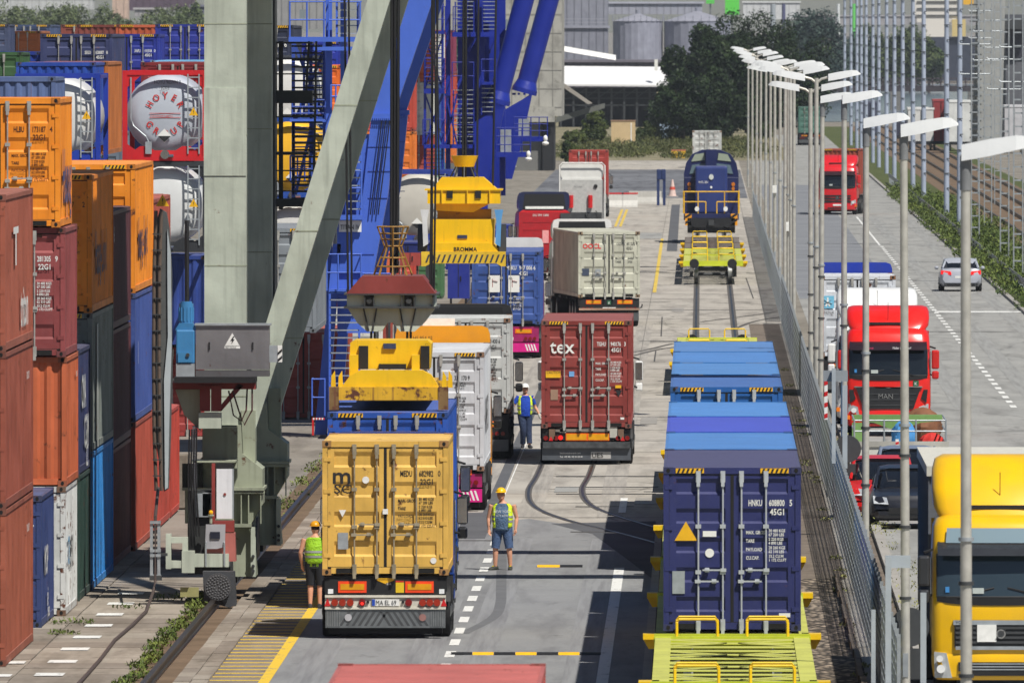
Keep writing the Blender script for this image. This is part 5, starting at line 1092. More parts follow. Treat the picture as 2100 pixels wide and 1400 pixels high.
# ---- crane two: light blue portal crane
sB = 71.0; YB = F/sB
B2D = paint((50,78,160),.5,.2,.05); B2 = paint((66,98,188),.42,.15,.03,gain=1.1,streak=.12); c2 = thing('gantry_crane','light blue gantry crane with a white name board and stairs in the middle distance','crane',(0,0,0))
for Yf in (YB,YB+19):
    MB().box(XS(692,sB),XS(766,sB),Yf-.4,Yf+.4,3.0,8.6).build('leg', B2, c2)
    MB().prism(xz([(838,-20),(895,-20),(808,236),(764,236)],sB),Yf-.45,Yf+.45,'y').build('diagonal_leg', B2, c2)
    MB().prism(xz([(762,240),(812,240),(796,400),(766,560),(692,560),(692,452),(740,440)],sB),Yf-.5,Yf+.5,'y').build('knee', B2, c2)
    MB().prism(xz([(758,233),(815,233),(815,243),(758,243)],sB),Yf-.6,Yf+.6,'y').build('bolted_flange', B2, c2)
    MB().prism(xz([(684,500),(700,500),(670,890),(645,890)],sB),Yf-.5,Yf+.3,'y').build('leg', B2, c2)
    MB().box(-10.6,-9.2,Yf-3,Yf+3,.25,1.1).build('bogie', B2, c2)
    for py in (300,350,405,520): MB().box(XS(692 if py > 440 else 755,sB),XS(768 if py > 440 else 806,sB),Yf-.52,Yf-.4,ZS(py+1.5,sB),ZS(py,sB)).build('weld_seam', B2D, c2)
    MB().box(XS(668,sB),XS(681,sB),Yf-.2,Yf+.2,3.0,16).build('post', B2, c2)
    for k in range(12): MB().cyl((XS(762+k*4.2,sB),Yf-.62,ZS(247,sB)),(XS(762+k*4.2,sB),Yf-.62,ZS(243,sB)),.02,6).build('bolt', B2, c2)
MB().box(-10.6,-9.4,YB+.5,YB+18.5,13.2,14.6).build('portal_beam', B2, c2); MB().box(-40,6,YB+2,YB+3.2,19,21.5).build('main_girder', B2, c2); MB().box(-40,6,YB+15.8,YB+17,19,21.5).build('main_girder', B2, c2); MB().box(-10,-2,YB+4,YB+15,21.5,23.5).build('trolley', B2, c2)  # unseen trolley placed to keep sun off the rear blue frame
sgn = MB().box(XS(696,sB),XS(742,sB),YB-.62,YB-.56,ZS(475,sB),ZS(452,sB)).build('name_board', WHITE, c2); text('TITAN IV',.19,BPRINT,sgn,(XS(699,sB),YB-.63,ZS(472,sB)+.03),.72,bold=.01)
def stairs(t, s, px0, px1, py0, py1, Y, step, mat, mt=None):
    py = py0; i = 0
    while py < py1:
        MB().box(XS(px0,s),XS(px1,s),Y+i*.0,Y+.25,ZS(py,s)-.018,ZS(py,s)+.018).build('tread', mt or GALV, t); py += step; i += 1
    for px in (px0,px1): MB().box(XS(px,s)-.03,XS(px,s)+.03,Y,Y+.25,ZS(py1,s),ZS(py0,s)).build('stringer', mat, t)
def railing(t, s, px0, px1, pyt, pyb, Y, mat, n=3, bars=1, d=1.4):
    mb = MB()
    for k in range(n+1):
        px = px0+(px1-px0)*k/n; mb.cyl((XS(px,s),Y,ZS(pyb,s)),(XS(px,s),Y,ZS(pyt,s)),.025,6)
    for k in range(bars+1):
        py = pyt+(pyb-pyt)*k/(bars+1); mb.cyl((XS(px0,s),Y,ZS(py,s)),(XS(px1,s),Y,ZS(py,s)),.025,6)
        for px in (px0,px1): mb.cyl((XS(px,s),Y,ZS(py,s)),(XS(px,s),Y+d,ZS(py,s)),.025,6)
    mb.build('railing', mat, t)
stairs(c2,sB,678,738,598,880,YB-1.2,15.5,B2); stairs(c2,sB,712,742,300,445,YB-.9,16,B2); stairs(c2,sB,692,735,5,80,YB-.9,16,B2)
railing(c2,sB,672,742,520,595,YB-1.3,B2); railing(c2,sB,596,666,4,78,YB-1.0,B2,2); railing(c2,sB,676,740,4,78,YB-1.0,B2,2); railing(c2,sB,642,668,775,850,YB-1.4,B2,1)
railing(c2,sB,712,742,350,420,YB-1,B2,1); railing(c2,sB,680,700,175,220,YB-1,B2,2)
for px0,px1,py0,py1 in ((594,745,76,86),(645,745,96,104),(676,742,592,600),(668,744,440,450),(596,668,244,250)): MB().box(XS(px0,sB),XS(px1,sB),YB-1.2,YB+.4,ZS(py1,sB),ZS(py0,sB)).build('platform', B2, c2)
rw = MB().box(XS(642,sB),XS(668,sB),YB-1.45,YB-1.42,ZS(858,sB),ZS(854,sB)).build('warning_bar', REDM, c2); MB().box(XS(642,sB),XS(646,sB),YB-1.45,YB-1.42,ZS(890,sB),ZS(858,sB)).build('warning_bar', REDM, c2)
for k in range(4): MB().box(XS(644+k*6,sB),XS(647+k*6,sB),YB-1.455,YB-1.45,ZS(858,sB),ZS(854,sB)).build('stripe', WHITE, rw)
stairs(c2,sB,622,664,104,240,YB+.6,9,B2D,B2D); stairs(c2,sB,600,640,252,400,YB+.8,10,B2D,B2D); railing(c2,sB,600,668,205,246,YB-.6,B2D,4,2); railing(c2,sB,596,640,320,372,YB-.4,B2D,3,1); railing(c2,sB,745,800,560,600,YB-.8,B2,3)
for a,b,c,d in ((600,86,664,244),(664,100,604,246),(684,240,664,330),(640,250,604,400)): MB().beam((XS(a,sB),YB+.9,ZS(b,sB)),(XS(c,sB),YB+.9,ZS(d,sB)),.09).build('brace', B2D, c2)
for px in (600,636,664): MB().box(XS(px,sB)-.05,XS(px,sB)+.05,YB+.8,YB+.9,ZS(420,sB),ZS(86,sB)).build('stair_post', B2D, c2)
for px in (784,792,800): MB().tube([(XS(px,sB),YB-.6,ZS(245,sB)),(XS(px-10,sB),YB-.65,ZS(330,sB)),(XS(px-24,sB),YB-.6,ZS(440,sB))],.02,5).build('power_cable', BLACK, c2)
# second spreader
Yb2 = F/70.5; sq = 70.5
YB2 = paint((236,186,6),.42,.15,.08,gain=1.0)
s_ = thing('container_spreader','bright yellow spreader with black lettered front hanging below the light blue crane','spreader',(0,0,0),0,'yellow container spreaders')
MB().prism(xz([(876,418),(1025,418),(1025,390),(876,390)],sq),Yb2+.4,Yb2+2.6,'y').build('upper_box', YB2, s_); MB().prism(xz([(884,390),(1020,390),(990,364),(905,364)],sq),Yb2+.5,Yb2+2.5,'y').build('hood', YB2, s_)
MB().box(XS(870,sq),XS(1030,sq),Yb2+.35,Yb2+2.65,ZS(391,sq),ZS(388,sq)).build('flange', YB2, s_)
MB().prism(xz([(892,418),(1004,418),(970,436),(890,432)],sq),Yb2+.6,Yb2+2.2,'y').build('hopper', YB2, s_)
MB().prism(xz([(886,450),(1014,450),(1012,500),(1022,512),(884,512),(888,480)],sq),Yb2+.1,Yb2+2.4,'y').build('body', YB2, s_); MB().box(XS(896,sq),XS(1006,sq),Yb2+.8,Yb2+2.2,ZS(452,sq),ZS(430,sq)).build('neck', paint((150,110,20),.6,.4,.3), s_)
MB().prism(xz([(864,516),(1037,516),(1037,546),(1028,546),(1018,540),(884,540),(872,546),(864,546)],sq),Yb2-.1,Yb2+.4,'y').build('end_beam', paint((222,180,40),.5,.5,.3,gain=1.0), s_)
MB().prism(xz([(884,516),(1022,516),(1006,498),(896,498)],sq),Yb2-.05,Yb2+.3,'y').build('lower_hopper', YB2, s_)
text('BROMMA',.17,BPRINT,s_,(XS(930,sq),Yb2-.06,ZS(515,sq)),.95,bold=.015)
for k in range(15):
    px = 872+k*11
    if 905 < px < 912: continue
    MB().prism(xz([(px,538),(px+4,538),(px+10,522),(px+6,522)],sq),Yb2-.108,Yb2-.1,'y').build('stripe', DGREY, s_)
for px in (922,980): MB().box(XS(px-6,sq),XS(px+6,sq),Yb2+.36,Yb2+.4,ZS(407,sq),ZS(391,sq)).build('bearing', BLACK, s_)
for px in (906,958,1004): MB().box(XS(px,sq)-.015,XS(px,sq)+.015,Yb2+.33,Yb2+.4,ZS(418,sq),ZS(391,sq)).build('rib', YB2, s_)
MB().box(XS(938,sq),XS(958,sq),Yb2+.07,Yb2+.1,ZS(489,sq),ZS(482,sq)).build('plate', plain((50,56,80),.5), s_)
co = MB(); co.sm = True; co.cyl((XS(951,sq),Yb2+1.4,ZS(343,sq)),(XS(951,sq),Yb2+1.4,ZS(320,sq)),.28,18,.4); co.build('cable_basket', YB2, s_)
for k in range(8):
    a = 2*math.pi*k/8; MB().beam((XS(951,sq)+.25*math.cos(a),Yb2+1.4+.25*math.sin(a),ZS(343,sq)),(XS(951,sq)+.42*math.cos(a),Yb2+1.4+.42*math.sin(a),ZS(365,sq)),.035).build('basket_leg', DARKMETAL, s_)
for px,mm in ((870,WHITE),(1024,plain((90,150,200),.4))):
    sg = 1 if px > 950 else -1
    MB().prism(xz([(px-8,430),(px+10,430),(px+6,452),(px+8,500),(px-2,506),(px-4,452)],sq) if sg < 0 else xz([(px-10,430),(px+8,430),(px+4,452),(px+2,506),(px-8,500),(px-6,452)],sq),Yb2-.05,Yb2+.2,'y').build('guide_flipper', paint((206,206,204),.4,.3,.15) if sg < 0 else paint((90,150,200),.4,.3,.1), s_)
    MB().box(XS(px-6-8*(sg<0),sq),XS(px+6+8*(sg>0),sq),Yb2+.25,Yb2+.6,ZS(516,sq),ZS(460,sq)).build('actuator', DGREY, s_)
for i,(a,b,c) in enumerate(((948,951,365),(953,956,365),(899,888,390),(893,884,390),(1010,1022,390))):
    rope('thin black hoist rope above the bright yellow spreader, %s'%('left of centre','right of centre','second at its left side','outer one at its left side','at its right side')[i],[(XS(a,sq),Yb2+1.4,ZS(c,sq)),(XS(b,sq),Yb2+1.4,19)],.035 if i < 2 else .024)
# ---- crane three: deep blue with round diagonal legs
sC = 43.2; YC = F/sC
B3 = paint((14,36,136),.4,.2,.03,gain=1.05,streak=.1); c3 = thing('gantry_crane','deep blue gantry crane with round diagonal tubes and stair tower behind the second spreader','crane',(0,0,0))
for (a,b,c,d,dy) in ((1078,-12,1020,208,0),(1121,-12,1066,190,20)):
    tb = MB(); tb.sm = True; tb.cyl((XS(a,sC),YC+dy,ZS(b,sC)),(XS(c,sC),YC+dy,ZS(d,sC)),.47,20); tb.build('tube_leg', B3, c3)
    P = Vector((XS(c,sC),YC+dy,ZS(d,sC))); dv = (Vector((XS(a,sC),YC+dy,ZS(b,sC)))-P).normalized()
    fl = MB(); fl.sm = True; fl.cyl(P-dv*.1,P+dv*.12,.62,20); fl.cyl(P+dv*.12,P+dv*.5,.6,20,.47,False); fl.build('tube_flange', B3, c3)
    for k in range(12):
        t_ = 2*math.pi*k/12; MB().cyl(P+Vector((.55*math.cos(t_),.55*math.sin(t_),-.2)),P+Vector((.55*math.cos(t_),.55*math.sin(t_),-.1)),.05,6).build('bolt', B3, c3)
    MB().prism(xz([(c-46,d+42),(c-4,d+18),(c+17,d+4),(c-8,d+120),(c-26,d+185),(c-48,d+185)],sC),YC+dy-.5,YC+dy+.5,'y').build('knee', B3, c3)
    MB().box(-10.8,-9.2,YC+dy-3,YC+dy+3,.25,2.2).build('bogie', B3, c3)
for x0,x1,dy in ((938,978,.6),(978,993,0),(914,924,0),(1024,1036,1.5),(990,1030,3)): MB().box(XS(x0,sC),XS(x1,sC),YC+dy-.2,YC+dy+.2,3.8,14).build('column', B3, c3)
MB().box(XS(914,sC),XS(1000,sC),YC,YC+1,.3,4.2).build('column', B3, c3)
stairs(c3,sC,934,972,4,72,YC-.6,8,B3); stairs(c3,sC,990,1018,4,72,YC-.6,8,B3); stairs(c3,sC,930,972,185,296,YC-.6,9.5,B3); stairs(c3,sC,988,1014,172,236,YC-.6,9.5,B3); stairs(c3,sC,872,908,78,190,YC-.9,8,B3,B3); stairs(c3,sC,872,908,310,372,YC-.9,8,B3,B3)
for px0,px1,py0,py1 in ((928,976,66,76),(986,1018,66,76),(870,970,296,304),(870,912,182,192),(872,912,64,70),(988,1016,168,174)): MB().box(XS(px0,sC),XS(px1,sC),YC-1.2,YC+.3,ZS(py1,sC),ZS(py0,sC)).build('platform', B3, c3)
railing(c3,sC,930,972,14,64,YC-1.1,B3,2); railing(c3,sC,868,912,245,298,YC-1.1,B3,3); railing(c3,sC,928,972,128,184,YC-1.1,B3,2); railing(c3,sC,988,1018,122,170,YC-1.1,B3,1); railing(c3,sC,880,914,14,66,YC-1.1,B3,2)
for a,b,c,d in ((872,76,908,182),(908,76,872,182),(872,192,908,296),(908,192,872,296),(914,192,938,296),(938,192,914,296)): MB().beam((XS(a,sC),YC-.7,ZS(b,sC)),(XS(c,sC),YC-.7,ZS(d,sC)),.08).build('brace', B3, c3)
for px in (872,908): MB().box(XS(px,sC)-.06,XS(px,sC)+.06,YC-.8,YC-.7,.3,14).build('stair_post', B3, c3)
railing(c3,sC,872,912,120,176,YC-1.2,B3,3,2); railing(c3,sC,930,972,236,296,YC-1.1,B3,3,2)
for a,b in ((940,958),(975,958),(992,1004),(1020,1004)): MB().beam((XS(a,sC),YC-.3,ZS(78,sC)),(XS(b,sC),YC-.3,ZS(110,sC)),.14).build('brace', B3, c3)
for (x0,x1,yt,yb_,dy) in ((1018,1088,262,322,-.5),(1052,1120,242,292,6)):
    MB().box(XS(x0,sC),XS(x1,sC),YC+dy,YC+dy+2,ZS(yb_,sC),ZS(yb_-10,sC)).build('platform', B3, c3); railing(c3,sC,x0,x1,yt,yb_-8,YC+dy,B3,4,2,2)
    MB().box(XS(x0+8,sC),XS(x0+30,sC),YC+dy+.8,YC+dy+1.4,ZS(yb_-10,sC),ZS(yt+4,sC)).build('cabinet', GALV, c3)
    l_ = MB(); l_.sm = True; l_.ell((XS(x1-4,sC),YC+dy,ZS(yb_-6,sC)),(.11,.11,.16)); l_.ell((XS(x1-4,sC),YC+dy,ZS(yb_+4,sC)),(.17,.17,.1)); l_.build('floodlight', WHITE, c3)
MB().box(-40,6,YC+2,YC+3.2,19,21.5).build('main_girder', B3, c3); MB().box(-40,6,YC+17,YC+18.2,19,21.5).build('main_girder', B3, c3); MB().box(XS(930,sC),XS(1000,sC),YC,YC+20,14,15.5).build('portal_beam', B3, c3)
for i,(a,b) in enumerate(((1012,1024),(980,985))): rope('dark rope hanging before the deep blue crane, %s'%('right one','left one')[i],[(XS(a,sC),YC-3,ZS(380,sC)),(XS(b,sC),YC-3,19)],.05)
# concrete block and bits at the rail
bl = MB().box(-13.4,-12.6,394.5,397,.03,1.35).build('concrete_block', M_SLAB[0]); bevel(bl,.03); tag(bl,'weathered concrete block standing at the end of the red container row','concrete block')
def unit(label, px0, px1, py0, py1, s, dep, col, name='switch_box'):
    o = MB().box(XS(px0,s),XS(px1,s),F/s,F/s+dep,ZS(py1,s),ZS(py0,s)).build(name, paint(col,.5,.3,.1)); return o
# ================================================================ tank containers
def tank(label, x, y, z, fcol, tcol, s_lad=True, letters=None, group='tank containers in the yard'):
    t = thing('tank_container', label, 'tank container', (x,y,z), 0, group); m = paint(fcol,.45,.25,.1); hw,H,L = 1.219,2.59,6.06
    fr = MB()
    for yy in (0,L-.14):
        for sx in (-1,1): fr.box(sx*hw-.07-.07*sx,sx*hw+.07-.07*sx,yy,yy+.14,0,H)
        fr.box(-hw,hw,yy+.003,yy+.13,H-.13,H-.003); fr.box(-hw,hw,yy+.003,yy+.13,.0,.13)
    for sx in (-1,1):
        for zz in (.06,H-.08): fr.beam((sx*(hw-.06),.1,zz),(sx*(hw-.06),L-.1,zz),.1)
        fr.prism([(sx*(hw-.12),.13),(sx*(hw-.6),.13),(sx*(hw-.12),.5)],.03,.1,'y'); fr.prism([(sx*(hw-.12),H-.13),(sx*(hw-.55),H-.13),(sx*(hw-.12),H-.5)],.03,.1,'y')
    fr.prism([(-hw+.13,.13),(hw-.13,.13),(hw-.5,.42),(.5,.42),(.3,.3),(-.3,.3),(-.5,.42),(-hw+.5,.42)],.02,.08,'y')
    fr.build('frame', m, t)
    tk = MB(); tk.sm = True; r = 1.08; cz = H/2+.05
    tk.rings([[(rr*math.cos(a),yy,cz+rr*math.sin(a)) for a in [2*math.pi*i/32 for i in range(32)]] for rr,yy in ((.05,.17),(.75,.2),(.98,.27),(1.08,.4),(1.13,.6),(1.14,.8),(1.14,L-.7),(1.0,L-.4),(.05,L-.2))])
    tk.build('tank', plain(tcol,.45,.0,var=.1,scale=1.2), t)
    la = MB()
    for xx in (.66,.98): la.box(xx-.018,xx+.018,-.02,.03,.2,H-.1)
    for k in range(8): la.box(.66,.98,-.015,.02,.35+k*.29,.38+k*.29)
    la.build('ladder', GALV, t)
    MB().tube([(-.98,.0,H-.2),(-.98,.0,1.2),(-.9,-.02,1.0),(-.55,-.02,.7),(-.45,-.02,.5)],.025,6).build('drain_pipe', GALV, t); MB().box(-.56,-.38,-.05,.1,.2,.55).build('valve_box', GALV, t)
    v = MB(); v.sm = True; v.cyl((0,-.06,.18),(0,.15,.18),.13,14); v.cyl((.1,-.08,.14),(.25,-.08,.14),.05,8); v.build('outlet_valve', CHROME, t)
    w = MB().prism([(-.13,0),(.13,0),(0,.24)],-.035,-.03,'y').build('warning_sign', HAZY, t, (.82,0,1.3)); text('!',.16,BPRINT,w,(-.02,-.04,.04),1)
    dm = MB().prism([(0,-.2),(.2,0),(0,.2),(-.2,0)],.13,.135,'y').build('hazard_diamond', WPRINT, t, (-.02,0,.72)); MB().prism([(0,-.19),(.19,-.01),(-.19,-.01)],.126,.129,'y').build('diamond_lower', BPRINT, dm)
    if letters:
        rd = plain((190,40,36),.5)
        for i,ch in enumerate('HOYER'):
            a = R(150-30*i); text(ch,.27,rd,t,(.42*math.cos(a),.165,1.36+.42*math.sin(a)),.9,(R(90),-(a-math.pi/2),0),'CENTER',bold=.02)
        for i,ch in enumerate('GROUP'):
            a = R(210+30*i); text(ch,.27,rd,t,(.6*math.cos(a),.165,1.3+.6*math.sin(a)),.9,(R(90),-(a+math.pi/2),0),'CENTER',bold=.02)
        for dz in (1.36,1.24): MB().box(-.45,.45,.16,.165,dz-.008,dz+.008).build('print_line', rd, t)
        text('International Logistics',.08,rd,t,(-.42,.16,1.27),.9); text('HOYU 965994 9',.16,BPRINT,t,(-.32,.13,2.2),.7); text('22K2',.14,BPRINT,t,(-.12,.13,2.04),.8)
    return t
sK = 71.5
tank('red framed tank container with silver tank and red ring of letters',XS(338,sK),F/sK,ZS(330,sK),(190,24,32),(176,182,192),letters=True)
tank('black framed white tank container below the red framed one',XS(338,sK),F/sK,ZS(330,sK)-2.62,(48,50,54),(206,208,208))
far('dark blue container at the third level below the black framed tank',XS(0,1)*0+424,71.2,524,L20,H6,(30,56,128),(),door=False)
far('dull red container at the bottom below the black framed tank',428,71.0,712,L20,H6,(140,44,40),())
tank('blue framed tank container with white tank at the left of the yard',XS(118,72),F/72,ZS(338,72),(20,50,150),(206,206,204))
tank('blue framed tank container under the other blue one at the left',XS(118,72),F/72,ZS(338,72)-2.62,(24,52,140),(206,206,204))
tank('white tank container seen through the dark stairs',XS(590,64),F/64,ZS(280,64),(60,64,72),(214,214,210))
tank('yellow tank container behind the dark stairs',XS(600,66),F/66,ZS(412,66),(30,70,150),(236,180,40))
tank('pale tank container standing low behind the front crane legs',XS(600,66),F/66,ZS(412,66)-2.62,(40,44,60),(200,200,196))

# clutter in the yard between the cranes
def box_unit(name, label, cat, px0, px1, py0, py1, s, dep, col, extra=None, group=None):
    t = thing(name, label, cat, (XS((px0+px1)/2,s),F/s,0), 0, group); w = (px1-px0)/s/2; z0 = max(.05,ZS(py1,s)); z1 = ZS(py0,s)
    MB().box(-w,w,0,dep,z0,z1).build('body', paint(col,.5,.3,.15), t); MB().box(-w-.03,w+.03,-.03,dep+.03,z1,z1+.05).build('lid', paint(tuple(min(255,int(v*1.15)) for v in col),.5,.3,.1), t)
    MB().box(-.01,.01,-.012,0,z0+.05,z1-.05).build('door_seam', BLACK, t); MB().box(.06,.1,-.03,0,(z0+z1)/2-.08,(z0+z1)/2+.08).build('handle', BLACK, t)
    if z0 > .3: MB().box(-w*.8,-w*.6,.1,.2,0,z0).box(w*.6,w*.8,.1,.2,0,z0).build('leg', DARKMETAL, t)
    if extra: extra(t,w,z0,z1)
    return t
box_unit('switch_cabinet','grey switch cabinet with a triangle sign beside the light blue crane','cabinet',766,818,408,500,66,1.2,(100,104,110),lambda t,w,a,b: MB().prism([(-.12,0),(.12,0),(0,.2)],-.02,-.014,'y').build('warning_sign', WHITE, t, (-.22,0,b-.5)))
tank('white tank container with red marks seen between the two spreaders',XS(856,58),F/58,ZS(500,58),(40,60,140),(190,186,176))
box_unit('low_platform','dark blue low platform trailer behind the grey cabinet','trailer',764,900,500,518,60,6,(20,34,100))
for i,(px0,px1,py0,py1,s,c,lb) in enumerate(((760,805,520,560,62,(200,96,56),'orange crate below the dark blue platform'),(820,862,515,545,58,(150,60,52),'dull red crate behind the cable basket'),(918,962,530,612,60,(24,40,130),'deep blue machine half hidden by the bright yellow spreader'))):
    box_unit('crate' if i < 2 else 'yard_machine',lb,'crate' if i < 2 else 'machine',px0,px1,py0,py1,s,2.5,c)
for i,(px,Y,c,lb) in enumerate(((790,640,(176,60,46),'rust red container low behind the light blue crane'),(850,700,(60,100,60),'green container low behind the ropes'),(700,520,(196,196,192),'pale container low behind the stairs of the light blue crane'))):
    container('shipping_container',lb,XS(px,F/Y),Y,.03,L20,H6,c,1,group='containers in the far stacks of the yard')
# ================================================================ train
LIME = paint((186,196,40),.5,.25,.12,gain=1.1); LIMED = paint((190,192,74),.6,.35,.25); YW = paint((236,180,6),.45,.2,.1,gain=1.15)
WM = {}
def wagon(label, y0, L=19.6, old=False, group='flat container wagons of the train'):
    t = thing('flat_wagon', label, 'wagon', (TX,y0,0), 0, group); Lm = LIME; Ld = LIMED
    if old: Lm = Ld = paint((96,84,74),.7,.4,.3)
    key = ('w',L)
    if key not in WM:
        s_ = MB(); s_.box(-.14,.14,.1,L-.1,.92,1.08)
        c_ = MB(); c_.box(-1.1,1.1,0,.62,1.05,1.062)
        x_ = MB()
        for sx in (-1,1):
            for a,b in ((0,2.6),(2.6,0)): x_.add([(sx*1.08,a-.25,1.066),(sx*1.08,a+.25,1.066),(sx*.1,1.3+.25+(b-a)*.0,1.066),(sx*.1,1.3-.25,1.066)],[(0,1,2,3)])
        h_ = MB(); h_.tube([(-.36,0,1.1),(-.36,0,1.34),(-.32,0,1.4),(.32,0,1.4),(.36,0,1.34),(.36,0,1.1)],.025,6)
        b_ = MB(); b_.box(-.34,0,-.3,.3,.98,1.08); b_.prism([(-.34,.98),(0,.98),(0,.82),(-.24,.8)],-.05,.05,'y')
        bu = MB(); bu.sm = True; bu.cyl((0,-.55,.98),(0,-.42,.98),.22,18); bu.cyl((0,-.42,.98),(0,.0,.98),.1,10)
        wh = MB(); wh.sm = True; wh.cyl((-.08,0,.46),(.06,0,.46),.45,22); wh.cyl((.06,0,.46),(.09,0,.46),.5,22)
        bo = MB(); bo.prism([(-1.3,.35),(1.3,.35),(1.3,.6),(.6,.85),(-.6,.85),(-1.3,.6)],-.08,.08,'x')
        ax = MB(); ax.cyl((-.75,0,.46),(.75,0,.46),.08,8)
        pl = MB(); pl.box(-.36,-.06,-.1,.1,1.1,1.13)
        WM[key] = [q.mesh() for q in (s_,c_,x_,h_,b_,bu,wh,bo,ax,pl)]
    s_,c_,x_,h_,b_,bu,wh,bo,ax,pl = WM[key]
    for sx in (-1,1): obj('side_beam', s_, Ld, t, (sx*1.22,0,0))
    n = int(L/1.75)
    for k in range(n+1): obj('cross_beam', c_, Ld, t, (0,.1+k*(L-.9)/n,0))
    for k in range(0,n-1,3): obj('cross_brace', x_, Ld, t, (0,.4+k*(L-.4)/n,0))
    obj('headstock', MB().box(-1.38,1.38,-.02,.12,.86,1.1).mesh(), Lm, t); obj('headstock', MB().box(-1.38,1.38,L-.12,L+.02,.86,1.1).mesh(), Lm, t)
    for x in (-.62,.62): obj('handrail', h_, YW, t, (x,.05,0)); obj('handrail', h_, YW, t, (x,L-.05,0))
    for yy in (.8,):
        a = obj('stake_bracket', b_, YW, t, (-1.24,yy,0)); b = obj('stake_bracket', b_, YW, t, (1.24,yy,0)); b.scale = (-1,1,1)
    for sx in ((-.87,.87) if y0 > 700 or y0 == 536.6 else ()):
        obj('buffer', bu, BLACK, t, (sx,0,0)); q = obj('buffer', bu, BLACK, t, (sx,L,0)); q.scale = (1,-1,1)
    for yy in (2.6,L-2.6):
        for sx in (-1,1): obj('bogie_frame', bo, DARKMETAL, t, (sx*1.0,yy,0))
        for dy in (-.9,.9):
            obj('axle', ax, DARKMETAL, t, (0,yy+dy,0))
            for sx in (-1,1):
                w_ = obj('wheel', wh, STEEL, t, (sx*.78,yy+dy,0)); w_.scale = (-sx,1,1)
    return t
for i,(y0,lb) in enumerate(((223,'empty lime yellow flat wagon cut by the bottom edge'),(243.6,'second empty lime yellow flat wagon at the bottom edge'),(264.2,'lime yellow flat wagon before the dark navy container'),(284.9,'lime yellow flat wagon under the dark navy container'),(305.5,'lime yellow flat wagon under the violet blue container'),(326.1,'lime yellow flat wagon with an open gap in its load'),(346.7,'lime yellow flat wagon under the blue container behind the gap'),(367.3,'lime yellow flat wagon under the light blue containers'),(387.9,'lime yellow flat wagon under the last pale blue container'),(516,'empty lime yellow flat wagon whose deck shows past the last container'),(536.6,'last lime yellow wagon of the near train with yellow handrails'))):
    wagon(lb,y0)
for i,(y0,lb,o) in enumerate(((738,'lime yellow flat wagon with black buffers nearest the locomotive train',False),(759,'lime yellow flat wagon second in the locomotive train',False),(780,'brown flat wagon right before the locomotive',True),(801,'rusty flat wagon coupled to the locomotive',True))):
    wagon(lb,y0,19.6,o,'flat wagons coupled to the locomotive')
for k in range(5): wagon('empty lime yellow flat wagon hidden behind the loaded wagons',408.5+k*20.7) if k == 0 else None
